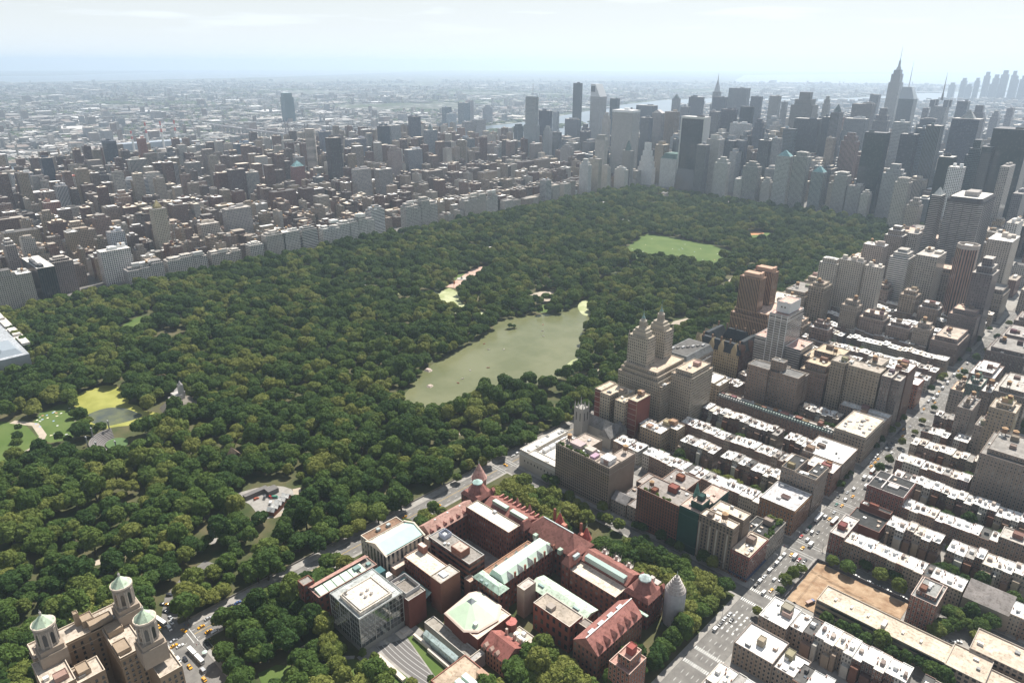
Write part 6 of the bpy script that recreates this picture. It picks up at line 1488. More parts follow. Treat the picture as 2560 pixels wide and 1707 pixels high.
# little stone castle on its rock
ca = thing('castle', 'small grey stone castle with a turret on a rock by the algae pond', 'castle', (-340, -170, 0)); O = (-340, -170, 0)
m = MB(O); m.frustum(ngon(-340, -168, 22, 9), 0, ngon(-340, -168, 13, 9), 7); m.build('rock', P_STONE, ca, (.20, .18, .15))
m = MB(O); m.box(-338, -328, -180, -172, 6, 15); m.box(-352, -338, -172, -164, 6, 13); m.build('wall', P_STONE, ca, (.42, .40, .38)); m = MB(O); m.box(-345, -340, -166, -161, 6, 24); m.cyl(-342.5, -163.5, 2.6, 24, 29, 8, .1); m.build('turret', P_STONE, ca, (.38, .36, .34))
m = MB(O); m.box(-328, -318, -186, -178, 4, 6.4); m.parapet(-328, -318, -186, -178, 7.2, .8, .4); m.build('terrace', P_STONE, ca, (.56, .53, .5)); m = MB(O); m.gable(-364, -352, -164, -156, 9, 12, 'x'); m.box(-364, -352, -164, -156, 4, 9, top=False); m.build('pavilion', P_STONE, ca, (.5, .48, .46))
# open air theatre
th = thing('open_air_theatre', 'grey horseshoe open air theatre with a round green stage', 'theatre', (-303, -256, 0)); O = (-303, -256, 0); cx, cyy = -297, -249
m = MB(O); m.prism([(cx+10*math.cos(a)*1.3, cyy+10*math.sin(a)) for a in [6.283*k/24 for k in range(24)]], 0, 1.4); m.build('stage', P_PLAIN, th, (.09, .15, .055))
m = MB(O)
for k in range(8):
    r0, r1 = 11.5+1.6*k, 13.0+1.6*k
    for i in range(14):
        a, b = rad(170+13*i), rad(170+13*(i+1)); q = [(cx+r*math.cos(t)*1.15, cyy+r*math.sin(t)) for r, t in ((r0, a), (r1, a), (r1, b), (r0, b))]
        m.ring(q, 0, 1+.8*k); m.cap(q, 1+.8*k)
m.build('seating', P_PLAIN, th, (.20, .185, .18)); m = MB(O)
for k in range(5):
    a = rad(175+42*k); m.box(cx+26*math.cos(a)-.5, cx+26*math.cos(a)+.5, cyy+25*math.sin(a)-.5, cyy+25*math.sin(a)+.5, 0, 16); m.box(cx+26*math.cos(a)-1.6, cx+26*math.cos(a)+1.6, cyy+25*math.sin(a)-.5, cyy+25*math.sin(a)+.5, 15, 17)
m.build('light_tower', P_METAL, th, (.3, .3, .3))
# sawtooth stable shed, dark shed, cottage, boathouse and small pavilions
sh = thing('sawtooth_shed', 'red brick shed with a white zigzag sawtooth roof in the service yard', 'shed', (-79, -189, 0)); O = (-79, -189, 0)
dx, dy = -13/5, 24/5; nx_, ny_ = 7, 3.5
m = MB(O); p0 = (-75.5, -201); p1 = (-88.5, -177); q = [p0, (p0[0]+nx_, p0[1]+ny_), (p1[0]+nx_, p1[1]+ny_), p1]; m.ring(q, 0, 4); m.ring(q[::-1], 0, 4); m.build('wall', P_PLAIN, sh, (.36, .16, .11))
for k in range(5):
    a = (p0[0]+dx*k, p0[1]+dy*k); b = (a[0]+dx, a[1]+dy); c = ((a[0]+b[0])/2, (a[1]+b[1])/2); m = MB(O)
    m.face([(*a, 4), (a[0]+nx_, a[1]+ny_, 4), (c[0]+nx_, c[1]+ny_, 7), (*c, 7)]); m.face([(*c, 7), (c[0]+nx_, c[1]+ny_, 7), (b[0]+nx_, b[1]+ny_, 4), (*b, 4)]); m.face([(*a, 4), (*c, 7), (*b, 4)])
    m.build('zigzag_roof', P_ROOF, sh, (.84, .83, .81))
solid('shed', 'long dark flat roofed shed along the back of the service yard', 'shed', [(-113, -108, -204, -182, 0, 4.4), (-108, -100, -186, -176, 0, 4.6)], P_PLAIN, (.16, .15, .145))[0]
for o in [bpy.data.objects['shed']]: o.location = (-110.5, -193, 0)
PKV = [(-97, -186, (.35, .05, .04)), (-94, -183, (.05, .22, .15)), (-104, -196, (.45, .12, .06)), (-89, -190, (.75, .75, .75)), (-91, -237, (.04, .25, .2)), (-86, -236, (.4, .06, .05)), (-84, -240, (.05, .2, .12)), (-100, -190, (.12, .12, .12))]
ct = thing('cottage', 'small brown wooden cottage with a steep roof among the trees', 'cottage', (-184, -177, 0)); O = (-184, -177, 0)
m = MB(O); m.box(-190, -178, -181, -173, 0, 4, top=False); m.build('wall', P_PLAIN, ct, (.2, .13, .08)); m = MB(O); m.gable(-190.5, -177.5, -182, -172, 4, 10.5, 'x'); m.build('roof', P_ROOF, ct, (.24, .18, .13))
bh = thing('boathouse', 'white roofed boathouse at the far tip of the lake arm', 'boathouse', (-566, 222, 0)); O = (-566, 222, 0)
m = MB(O); m.box(-575, -558, 206, 238, 0, 5, top=False); m.build('wall', P_PLAIN, bh, (.4, .3, .24)); m = MB(O); m.gable(-576, -557, 205, 239, 5, 8, 'y'); m.build('roof', P_ROOF, bh, (.72, .70, .66))
PAV = [(-596, 575, 14, 10, 'small white round roofed pavilion among the far trees'), (-735, 1150, 26, 12, 'long white roofed kiosk near the far park wall'), (-640, 1240, 16, 10, 'white roofed zoo hall in the far corner of the park'), (-690, 1250, 22, 12, 'grey roofed zoo building in the far corner of the park'), (-735, 222, 7, 7, 'tiny green copper kiosk beside the model boat basin'),
    (-120, 820, 18, 12, 'pale roofed tavern hall near the right edge of the park'), (-420, 1120, 16, 10, 'brick carousel house in the far park trees'), (-560, 1000, 20, 8, 'pale service roof peeping out of the far park canopy'), (-210, 560, 10, 6, 'small tan shelter west of the long meadow')]
for x, y, w_, d_, lb in PAV:
    e = thing('pavilion', lb, 'pavilion', (x, y, 0)); m = MB((x, y, 0)); m.box(x-w_/2, x+w_/2, y-d_/2, y+d_/2, 0, 5, top=False); m.build('wall', P_PLAIN, e, (.42, .34, .28)); m = MB((x, y, 0)); m.hip(x-w_/2-1, x+w_/2+1, y-d_/2-1, y+d_/2+1, 5, 8, d_*.36); m.build('roof', P_ROOF, e, (.16, .3, .25) if 'copper' in lb else (.68, .66, .62))
# fountain of the brick terrace
fo = thing('fountain', 'round stone fountain in the middle of the brick terrace by the lake arm', 'fountain', (-487, 395, 0)); O = (-487, 395, 0)
m = MB(O); m.cyl(-487, 395, 9, .1, .9, 20); m.build('basin', P_STONE, fo, (.45, .42, .38)); m = MB(O); m.cyl(-487, 395, 2.4, .9, 3.4, 10, 1); m.cyl(-487, 395, .7, 3.4, 7, 8, .3); m.build('column', P_STONE, fo, (.22, .26, .22))
solid('banner_pole', 'orange banner on a pole beside the brick terrace', 'banner', [(-.15, .15, -.15, .15, 0, 14), (.15, .3, -.1, 2.2, 7, 13.5)], P_METAL, (.75, .20, .05), (0, 0, 0))[0].location = (-455, 348, 0)
# rocks
def rock(x, y, s, lb, c):
    m = MB((x, y, 0)); n = 9; r = random.Random(int(x)); a = [(x+s*(1+r.uniform(-.25, .25))*math.cos(6.283*k/n), y+s*(1+r.uniform(-.25, .25))*math.sin(6.283*k/n)) for k in range(n)]
    b = [(x+(p[0]-x)*.6, y+(p[1]-y)*.55) for p in a]; m.frustum(a, 0, b, s*.4); o = tag(m.build('rock', P_STONE, None, c), lb, 'rock'); o.location = (x, y, 0)
rock(-214, 93, 5.5, 'pale boulder at the water edge, upper one on the left shore of the lake', (.46, .38, .33)); rock(-176, 64, 4.5, 'pale boulder at the water edge, lower one on the left shore of the lake', (.46, .38, .32)); rock(-150, 0, 5, 'brown rock ledge at the lower end of the lake', (.30, .24, .2))
# rowing boats
def boat_mesh():
    m = MB(); o = [(-2.3, 0), (-1.2, -.75), (1, -.8), (2.1, -.5), (2.1, .5), (1, .8), (-1.2, .75)]; i = [(p[0]*.85, p[1]*.8) for p in o]
    m.ring(o, .1, .75); 
    for k in range(7): m.face([(*o[k], .75), (*o[(k+1) % 7], .75), (*i[(k+1) % 7], .75), (*i[k], .75)])
    m.cap(i, .35); return m.mesh('hull', [P_METAL])
BOAT = boat_mesh(); sm = MB(); sm.box(-.2, .2, -.7, .7, .6, .7); sm.box(-1.4, -1, -.6, .6, .6, .7); sm = sm.mesh('seat', [P_PLAIN])
BL = [(-229, 205), (-210, 195), (-195, 210), (-176, 130), (-166, 152), (-164, 106), (-159, 94), (-205, 300), (-222, 320), (-190, 285)]
for k, (x, y) in enumerate(sorted(BL, key=lambda p: dist(*p))):
    b = thing('rowing_boat', 'small rowing boat on the green lake, %s nearest to the lower end' % ordn(k+1), 'boat', (x, y, .05), 'rowing boats on the lake', k*1.3); link('hull', BOAT, b, (.55, .52, .46) if k % 3 else (.35, .13, .08)); link('seat', sm, b, (.3, .22, .14))
# blankets on the meadow and lawn
q = MB(); q.box(-1.3, 1.3, -1, 1, 0, .08); q = q.mesh('picnic_blanket', [P_PLAIN])
rr = random.Random(11); n = 0
spots = [(rr.uniform(-440, -210), rr.uniform(750, 940)) for _ in range(26)]+[(rr.uniform(-430, -350), rr.uniform(-298, -258)) for _ in range(34)]
for x, y in spots:
    big = inpoly(x, y, SHEEP)
    if not (big or inpoly(x, y, LAWNS[1])): continue
    o = link('picnic_blanket', q, None, rr.choice(((.6, .6, .58), (.7, .69, .66), (.6, .3, .2), (.3, .4, .6), (.8, .7, .5)))); o.location = (x, y, .1); o.rotation_euler = (0, 0, rr.uniform(0, 3)); o.scale = (.9, .9, 1)
    if big: tag(o, 'pale speck of a picnic blanket spread on the large far meadow', 'blanket', 'blankets on the far meadow')
    else: tag(o, 'pale speck of a picnic blanket spread on the lawn by the algae pond', 'blanket', 'blankets on the pond lawn')
# cantilever bridge across the river
br = thing('cantilever_bridge', 'long steel cantilever bridge with spiky towers crossing the far river', 'bridge', (-2500, 1345, 0)); O = (-2500, 1345, 0)
m = MB(O); m.box(-3700, -2050, 1338, 1352, 38, 44); m.build('deck', P_METAL, br, (.27, .24, .24))
for x in (-2230, -2430, -2620, -2800):
    m = MB(O)
    for y in (1336, 1350): m.box(x-3, x+3, y, y+4, 0, 100); m.cyl(x, y+2, 2, 100, 110, 6, .1)
    m.box(x-3, x+3, 1336, 1354, 84, 88); m.build('bridge_tower', P_METAL, br, (.27, .23, .23))
    m = MB(O)
    for y in (1337, 1352):
        for s in (-1, 1):
            for k in range(6):
                xa, xb = x+s*16*k, x+s*16*(k+1); za, zb = 98-(8.6*k if k < 6 else 0), 98-8.6*(k+1)
                m.face([(xa, y, za), (xb, y, zb), (xb, y, zb-2.4), (xa, y, za-2.4)]); m.face([(xa, y+.6, za), (xb, y+.6, zb), (xb, y+.6, zb-2.4), (xa, y+.6, za-2.4)]); m.box(xb-.7, xb+.7, y, y+.7, 42, zb)
    m.build('truss', P_METAL, br, (.33, .28, .26))
for k in range(18):
    m = MB(O); x = -2860-45*k; m.box(x-2, x+2, 1338, 1352, 0, 38); m.build('pier', P_STONE, br, (.33, .32, .31))
# power station with striped chimneys, old tan chimney
ps = thing('power_station', 'long pale power station below four red and white striped chimneys', 'power station', (-2960, 780, 0)); O = (-2960, 780, 0)
m = MB(O, (9, 12)); m.ring([(-3010, 640), (-2950, 640), (-2950, 930), (-3010, 930)], 0, 36); m.cap([(-3010, 640), (-2950, 640), (-2950, 930), (-3010, 930)], 36); m.build('hall', WM['obj']['blank'], ps, (.36, .40, .45))
for k, (y, z0, z1) in enumerate(((688, 0, 88), (751, 36, 121), (815, 33, 121), (876, 33, 124))):
    e = thing('chimney', 'tall red and white striped chimney, %s from the left of the four' % ordn(k+1), 'chimney', (-2945, y, 0), 'striped chimneys'); Oc = (-2945, y, 0)
    n = 8
    for s in range(n):
        za, zb = z1*s/n, z1*(s+1)/n; m = MB(Oc); m.cyl(-2945, y, 5.4-2.2*s/n, za, zb, 12, 5.4-2.2*(s+1)/n); m.build('band', P_PLAIN, e, (.55, .12, .10) if s >= n-3 and (s % 2 == 1) else (.68, .66, .64))
o = solid('chimney', 'old slim tan chimney standing free behind the far left towers', 'chimney', [], P_PLAIN, (.46, .38, .3), (0, 0, 0))[0] if False else None
m = MB((-2050, 183, 0)); m.cyl(-2050, 183, 3.8, 0, 121, 12, 2.6); m.cyl(-2050, 183, 3.2, 119, 122, 12); o = tag(m.build('chimney', P_PLAIN, None, (.46, .38, .30)), 'old slim tan chimney standing free behind the far left towers', 'chimney'); o.location = (-2050, 183, 0)
# the boroughs beyond the river: roofs by the thousand
fm = MB((0, 0, 0), (4, 4)); rr = random.Random(77)
FC = ((.34, .30, .28), (.26, .2, .18), (.42, .39, .36), (.3, .3, .31), (.5, .47, .44))
FR = ((.62, .61, .6), (.5, .47, .43), (.3, .29, .28), (.2, .2, .2), (.12, .12, .12), (.24, .2, .18), (.36, .34, .32))
cnt = 0
while cnt < 17000:
    d = 3000+(rr.random()**1.7)*13500; a = YAW+rr.uniform(-.66, .66); x, y = 430+d*math.sin(a), -417+d*math.cos(a)
    if x > brooklyn(y)-110: continue
    if noise.noise((x*.0007, y*.0007, 0)) > .30: continue
    s = rr.choice((10, 12, 16, 22, 30, 45)) if rr.random() < .96 else rr.uniform(70, 150)
    w_, e_ = s*rr.uniform(.6, 1.4)*(1+d/26000), s*rr.uniform(.5, 1.1)*(1+d/26000); h = rr.uniform(6, 15)*(1+.4*(s < 30)*rr.random()) if rr.random() < .95 else rr.uniform(25, 60)
    if s > 80: h = rr.uniform(8, 14)
    fm.box(x, x+w_, y, y+e_, -1, h, 0, True, rr.choice(FC), 1, rr.choice(FR)); cnt += 1
tag(fm.build('far_city_roofs', [WM['att']['brick'], WM['att']['blank']]), None, None, None, 'stuff')
# tree clumps of the far boroughs, island and river bank
fm = MB(); 
for _ in range(9000):
    d = 2700+(rr.random()**1.5)*9000; a = YAW+rr.uniform(-.66, .30); x, y = 430+d*math.sin(a), -417+d*math.cos(a)
    isl = -2630 < x < -2450
    if not isl and x > brooklyn(y)-40: continue
    if not isl and noise.noise((x*.0009, y*.0009, 4)) < -.06: continue
    s = rr.uniform(9, 26)*(1+d/9000); m0 = ngon(x, y, s, 6, rr.random()); z = rr.uniform(7, 12)
    fm.frustum(m0, -1, [(x+(p[0]-x)*.85, y+(p[1]-y)*.85) for p in m0], z*.6, cap=False); fm.frustum([(x+(p[0]-x)*.85, y+(p[1]-y)*.85) for p in m0], z*.6, [(x+(p[0]-x)*.4, y+(p[1]-y)*.4) for p in m0], z)
M_FARTREE = simple('far_trees', ((.035, .055, .022), (.075, .095, .035)), .02)
tag(fm.build('far_trees', M_FARTREE), None, None, None, 'stuff')

# ================================================================== trees
NOTREE_BOX = [(-338, -306, -250, -190), (-130, -66, -213, -160), (-97, -69, -251, -228), (-195, -174, -186, -168), (-366, -316, -190, -154), (-582, -550, 200, 242), (-820, -572, -297, -252), (-325, -270, -284, -226)]
for x, y, w_, d_, lb in PAV: NOTREE_BOX.append((x-w_/2-7, x+w_/2+7, y-d_/2-8, y+d_/2+5))
AVOID = [(LAKE, -2), (ARM, 0), (ARM2, 0), (POND, 0)]+[(l, 0) for l in LAWNS]+[(p, 0) for p in PLAZAS]
BB = [(min(p[0] for p in pl), max(p[0] for p in pl), min(p[1] for p in pl), max(p[1] for p in pl)) for pl, _ in AVOID]
def park_ok(x, y):
    for (pl, _), b in zip(AVOID, BB):
        if b[0]-5 < x < b[1]+5 and b[2]-5 < y < b[3]+5 and inpoly(x, y, pl): return False
    for a, b, c, d in NOTREE_BOX:
        if a < x < b and c < y < d: return False
    for pl, wd in WALKS:
        if abs(x-pl[0][0]) < 320 and segd(x, y, pl) < wd*.5+4.5: return False
    return segd(x, y, DRIVE) > 8.5
TREES = []   # x, y, scale, kind
rr = random.Random(2024)
gx = -838
while gx < 4:
    gy = -420
    while gy < 1425:
        x, y = gx+rr.uniform(-4.8, 4.8), gy+rr.uniform(-4.8, 4.8); gy += 10.6
        if rr.random() < .06 or (x > 4 and rr.random() < .4) or noise.noise((x*.017, y*.017, 21)) > .5: continue
        if not in_frame(x, y, 8, 1.04) or not park_ok(x, y): continue
        s = .7+.85*rr.random()**1.35+.22*noise.noise((x*.02, y*.02, 7))
        TREES.append((x, y, s, 'park'))
    gx += 10.6
def fill(x0, x1, y0, y1, step, s0, s1, kind, skip=()):
    x = x0
    while x <= x1:
        y = y0
        while y <= y1:
            a, b = x+rr.uniform(-.35, .35)*step, y+rr.uniform(-.35, .35)*step; y += step
            if any(q[0] < a < q[1] and q[2] < b < q[3] for q in skip): continue
            if in_frame(a, b, 6, 1.04): TREES.append((a, b, rr.uniform(s0, s1), kind))
        x += step
fill(38, 258, -52, -14, 10.5, .95, 1.35, 'south', [(134, 162, -60, -4), (20, 48, -80, -8), (222, 251, -96, -53)])
fill(246, 258, -140, -56, 9.5, .9, 1.2, 'west', [(225, 251, -102, -54)])
fill(196, 258, -196, -148, 11, 1.0, 1.35, 'annexe', [(168, 197, -200, -140), (240, 256, -164, -136)])
fill(222, 258, -235, -200, 11, .9, 1.2, 'annexe'); fill(180, 258, -300, -236, 11, .9, 1.25, 'north')
fill(30, 176, -298, -242, 10.8, .95, 1.35, 'north', [(80, 99, -290, -268), (78, 89, -264, -251), (26, 52, -302, -284), (24, 44, -312, -288), (102, 124, -246, -234)])
fill(29, 46, -286, -190, 10, .85, 1.15, 'roadside', [(24, 44, -312, -288)]); fill(30, 47, -138, -96, 9.5, .75, 1.0, 'roadside')
for x, y in ((115, -233), (124, -230), (132, -234), (142, -230), (152, -234), (164, -226), (168, -218), (170, -212), (163, -215), (158, -226), (60, -244), (74, -243), (50, -229)): TREES.append((x, y, rr.uniform(.4, .62), 'terrace'))
for x_ in range(64, 240, 9): TREES.append((x_+rr.uniform(-2, 2), rr.choice((5, 6.5, -6.5)), rr.uniform(.55, .85), 'south'))
for x, y in ((262, 470), (262, 370), (262, 350), (281, 346), (279, 378), (279, 309), (262, 525), (261, 508), (278, 551), (278, 529), (261, 598), (277, 613), (281, 264), (261, 206), (263, 188), (262, 215), (286, 50), (285, 36), (285, 16), (283, -17), (262, 285), (262, 300), (279, 420), (262, 640), (279, 660), (262, 690), (279, 720), (262, 760), (278, 800), (284, 26), (262, 330), (280, 240)): TREES.append((x, y, rr.uniform(.52, .78), 'avenue'))
for x, y in ((300, 74), (312, 73), (333, 80), (347, 75), (341, 89), (320, 88), (382, 74), (387, 80), (392, 82), (379, 48), (381, 56), (386, 64), (393, 70), (400, 72), (400, 64), (348, 6), (356, 10), (364, 7), (372, 8), (380, 12), (387, 9), (394, 6), (384, 92-18), (404, 82), (322, 7), (333, 5), (340, 7)): TREES.append((x, y, rr.uniform(.7, 1.0), 'side'))
for a, b in zip(ys[1:11], ys[2:12]):
    for x0, x1, n in ((84, 228, 18), (322, 420, 12)):
        for _ in range(n):
            x, y = rr.uniform(x0, x1), rr.uniform(a+32, b-33)
            if free(x-1, x+1, y-1, y+1) and in_frame(x, y, 6, 1.03): TREES.append((x, y, rr.uniform(.5, .95), 'yard'))
    for _ in range(7):
        x = rr.uniform(80, 250); TREES.append((x, b-rr.choice((5.5, -5.5)), rr.uniform(.45, .7), 'yard'))
        x = rr.uniform(300, 420)
        if in_frame(x, b, 5, 1.0): TREES.append((x, b-rr.choice((5.5, -5.5)), rr.uniform(.45, .7), 'yard'))
for x, y in ((255, -12), (254, -24), (256, -36), (256, -47), (246, -14), (244, -27), (257, -60), (256.5, -72), (256, -84), (235, -20), (234, -34), (245, -40)): TREES.append((x, y, rr.uniform(.9, 1.15), 'south'))
TREES.append((-246, 274, .6, 'islet')); TREES.append((-243, 279, .5, 'islet'))
TREES.append((-400, -312, .6, 'park')); TREES.append((-376, -318, .8, 'park')); TREES.append((-358, -322, .85, 'park')); TREES.append((-392, -262, .8, 'park'))
TREES.sort(key=lambda t: dist(t[0], t[1])/(t[2]**1.0))
WHERE = [((-79, -189), 'the sawtooth shed'), ((-303, -256), 'the open air theatre'), ((-340, -170), 'the little castle'), ((-184, -177), 'the brown cottage'), ((44, -360), 'the three turreted palace'), ((0, -312), 'the park drive entrance'), ((53, -190), 'the copper skylight wing'), ((54, -74), 'the park corner of the museum'), ((12, 0), 'the park road crossing'),
    ((147, -30), 'the museum south front'), ((243, -63), 'the wrapped round turret'), ((205, -170), 'the museum annexe yard'), ((92, -270), 'the small museum lawn'), ((140, -226), 'the striped terrace'), ((285, 30), 'the dirt lot fence'), ((390, 70), 'the school car park'), ((360, 8), 'the long school'), ((-90, 60), 'the lower end of the lake'), ((160, 115), 'the first garden row'), ((160, 195), 'the second garden row'), ((262, 210), 'the avenue kerb'), ((340, 120), 'the gardens west of the avenue'), ((-120, -290), 'the pale path at the lower left'), ((45, 99), 'the gothic church'), ((-180, -100), 'the middle of the woodland'), ((-60, -110), 'the woodland opposite the museum')]
rank = {}
for i, (x, y, s, kind) in enumerate(TREES[:300]):
    p, nm = min(WHERE, key=lambda q: (q[0][0]-x)**2+(q[0][1]-y)**2); rank.setdefault(nm, []).append(((p[0]-x)**2+(p[1]-y)**2, i))
LABEL = {}
for nm, l in rank.items():
    for k, (_, i) in enumerate(sorted(l)): LABEL[i] = '%s broadleaf tree, %s closest to %s' % ('large' if TREES[i][2] > 1.08 else 'small' if TREES[i][2] < .75 else 'round', ordn(k+1), nm)
for i, (x, y, s, kind) in enumerate(TREES[:300]):
    t = thing('broadleaf_tree', LABEL[i], 'tree', (x, y, 0), 'broadleaf trees', rr.uniform(0, 6.28))
    t.scale = (s, s, s*rr.uniform(.9, 1.15))
    c = link('crown', CROWNS[i % 8], t); c.location = (0, 0, 3.6 if kind != 'terrace' else 2.2); link('trunk', TRUNK, t)
def gn_scatter(name, pts, kind_meshes):
    col = bpy.data.collections.new(name+'_sources')
    for me in kind_meshes: col.objects.link(bpy.data.objects.new(me.name+'_source', me))
    me = bpy.data.meshes.new(name); me.from_pydata([(p[0], p[1], 3.4*p[2]) for p in pts], [], [])
    r = random.Random(4)
    for an, vals in (('scl', [p[2] for p in pts]), ('rot', [r.uniform(0, 6.28) for _ in pts])):
        a = me.attributes.new(an, 'FLOAT', 'POINT'); a.data.foreach_set('value', vals)
    a = me.attributes.new('idx', 'INT', 'POINT'); a.data.foreach_set('value', [r.randrange(len(kind_meshes)) for _ in pts])
    o = bpy.data.objects.new(name, me); COL.objects.link(o)
    ng = bpy.data.node_groups.new(name, 'GeometryNodeTree'); ng.interface.new_socket('Geometry', in_out='INPUT', socket_type='NodeSocketGeometry'); ng.interface.new_socket('Geometry', in_out='OUTPUT', socket_type='NodeSocketGeometry')
    N = ng.nodes; gi, go = N.new('NodeGroupInput'), N.new('NodeGroupOutput'); ip = N.new('GeometryNodeInstanceOnPoints'); ci = N.new('GeometryNodeCollectionInfo')
    ci.inputs['Collection'].default_value = col; ci.inputs['Separate Children'].default_value = True; ci.inputs['Reset Children'].default_value = True
    def na(n, t):
        x = N.new('GeometryNodeInputNamedAttribute'); x.data_type = t; x.inputs['Name'].default_value = n; return x.outputs['Attribute']
    L = ng.links; L.new(gi.outputs[0], ip.inputs['Points']); L.new(ci.outputs[0], ip.inputs['Instance']); ip.inputs['Pick Instance'].default_value = True
    L.new(na('idx', 'INT'), ip.inputs['Instance Index']); cx_ = N.new('ShaderNodeCombineXYZ'); L.new(na('rot', 'FLOAT'), cx_.inputs[2]); L.new(cx_.outputs[0], ip.inputs['Rotation']); L.new(na('scl', 'FLOAT'), ip.inputs['Scale'])
    L.new(ip.outputs[0], go.inputs[0]); md = o.modifiers.new('scatter', 'NODES'); md.node_group = ng
    return tag(o, None, None, None, 'stuff')
gn_scatter('woodland', TREES[300:], CROWNS)
print('TREES', len(TREES), 'HOUSES', len(HOUSE), 'CITY', len(CITY))
# ================================================================== vehicles and people
def prof(m, pts, w_, mi=0):
    n = len(pts)
    for k in range(n):
        a, b = pts[k], pts[(k+1) % n]; m.face([(a[0], -w_/2, a[1]), (a[0], w_/2, a[1]), (b[0], w_/2, b[1]), (b[0], -w_/2, b[1])], None, mi)
    m.face([(p[0], -w_/2, p[1]) for p in pts][::-1], None, mi); m.face([(p[0], w_/2, p[1]) for p in pts], None, mi)
def wheels(xs, w_, r=.34):
    m = MB(); n = 10
    for s in (-1, 1):
        y = 0
    m.frustum([(0, 0)]*0 or [(r*math.cos(6.283*k/n), r*math.sin(6.283*k/n)) for k in range(n)], -.12, [(r*math.cos(6.283*k/n), r*math.sin(6.283*k/n)) for k in range(n)], .12)
    return m.mesh('wheel', [P_PLAIN])
WH = wheels((), 0); WHB = WH
VM = {}
def vehicle_meshes():
    def body(pts, w_, nm='body'):
        m = MB(); prof(m, pts, w_); return m.mesh(nm, [P_CAR])
    def glass(pts, w_, nm='windows'):
        m = MB(); prof(m, pts, w_); return m.mesh('window_band', [P_GLASS])
    lo = [(-2.4, .3), (2.4, .3), (2.45, .62), (2.3, .8), (.95, .95), (-1.6, .98), (-2.4, .9)]
    VM['sedan'] = (body(lo, 1.85), glass([(1.1, .93), (.35, 1.38), (-1.1, 1.4), (-1.85, .96)], 1.62), body([(.35, 1.39), (.2, 1.46), (-1.0, 1.47), (-1.15, 1.4)], 1.5, 'roof'), 1.42, .8)
    lo2 = [(-2.35, .35), (2.35, .35), (2.4, .8), (2.2, 1.05), (1.2, 1.12), (-2.3, 1.12)]
    VM['suv'] = (body(lo2, 1.95), glass([(1.35, 1.1), (.6, 1.68), (-2.0, 1.7), (-2.28, 1.1)], 1.78), body([(.65, 1.69), (.5, 1.8), (-1.9, 1.8), (-2.05, 1.7)], 1.7, 'roof'), 1.45, .85)
    lo3 = [(-2.7, .35), (2.7, .35), (2.75, .95), (2.1, 1.3), (1.9, 1.35), (-2.7, 1.35)]
    VM['van'] = (body(lo3, 2.0), glass([(2.0, 1.33), (1.25, 1.95), (-2.6, 1.95), (-2.68, 1.33)], 1.96), body([(1.3, 1.94), (1.1, 2.2), (-2.6, 2.25), (-2.66, 1.94)], 1.98, 'roof'), 1.7, .88)
    cab = [(1.6, .5), (3.7, .5), (3.75, 1.2), (3.4, 1.5), (3.1, 2.3), (1.6, 2.35)]
    VM['box_truck'] = (body(cab, 2.1), glass([(3.42, 1.5), (3.1, 2.2), (2.6, 2.2), (2.6, 1.5)], 2.14), body([(-3.7, .75), (1.5, .75), (1.5, 3.3), (-3.7, 3.3)], 2.4, 'cargo_box'), 2.4, .95)
    VM['bus'] = (body([(-6, .4), (6, .4), (6.05, 1.5), (-6, 1.5)], 2.5), glass([(-6, 1.5), (6.02, 1.5), (5.9, 2.5), (-6, 2.5)], 2.46), body([(-6, 2.5), (5.9, 2.5), (5.7, 3.05), (-5.9, 3.05)], 2.5, 'roof'), 3.8, 1.1)
    VM['trailer_truck'] = (body([(5.4, .5), (8, .5), (8.05, 1.5), (7.6, 2.9), (5.4, 2.9)], 2.3), glass([(8.0, 1.7), (7.66, 2.7), (7.2, 2.7), (7.2, 1.7)], 2.34), body([(-7, 1), (5, 1), (5, 3.9), (-7, 3.9)], 2.5, 'cargo_box'), 5.2, 1.05)
    VM['dump_truck'] = (body([(1.2, .6), (3.8, .6), (3.8, 1.7), (2.9, 1.8), (2.6, 2.7), (1.2, 2.7)], 2.3), glass([(2.92, 1.8), (2.66, 2.6), (2.0, 2.6), (2.0, 1.8)], 2.34), body([(-3.8, 1.2), (1.0, 1.0), (1.2, 2.6), (-4.1, 2.5)], 2.4, 'tipper'), 2.4, 1.0)
vehicle_meshes()
CC = {'taxi': (.78, .38, .02), 'white': (.80, .80, .79), 'silver': (.45, .46, .48), 'dark': (.03, .032, .04), 'red': (.38, .03, .03), 'blue': (.05, .10, .26), 'green': (.03, .16, .13), 'orange': (.5, .12, .05)}
def vehicle(kind, colname, x, y, hd, lab, cat, group=None, z=-.19):
    b, gl_, rf, wx, wy = VM[kind]; c = CC[colname]
    nm = 'taxi' if colname == 'taxi' else {'sedan': 'car', 'suv': 'car'}.get(kind, kind)
    o = thing(nm, lab, cat, (x, y, z), group, hd)
    link('body', b, o, c); link('window_band', gl_, o, (.03, .035, .04))
    link(rf.name.split('.')[0], rf, o, (.82, .82, .81) if kind in ('box_truck', 'bus', 'trailer_truck') else (.2, .08, .04) if kind == 'dump_truck' else c)
    for sx in (-1, 1):
        for sy in (-1, 1):
            w_ = link('wheel', WH, o, (.03, .03, .03)); w_.location = (sx*wx, sy*wy, .34); w_.rotation_euler = (math.pi/2, 0, 0)
            if kind in ('bus', 'box_truck', 'trailer_truck', 'dump_truck'): w_.scale = (1.4, 1.4, 1.4); w_.location.z = .48
    if colname == 'taxi':
        if 'taxi_sign' not in VM:
            m = MB(); m.box(-.15, .15, -.4, .4, 1.46, 1.62); VM['taxi_sign'] = m.mesh('roof_sign', [P_CAR])
        link('roof_sign', VM['taxi_sign'], o, (.8, .78, .7))
    return o
AVN = math.pi/2     # traffic on the wide avenue runs downtown, away from the viewer
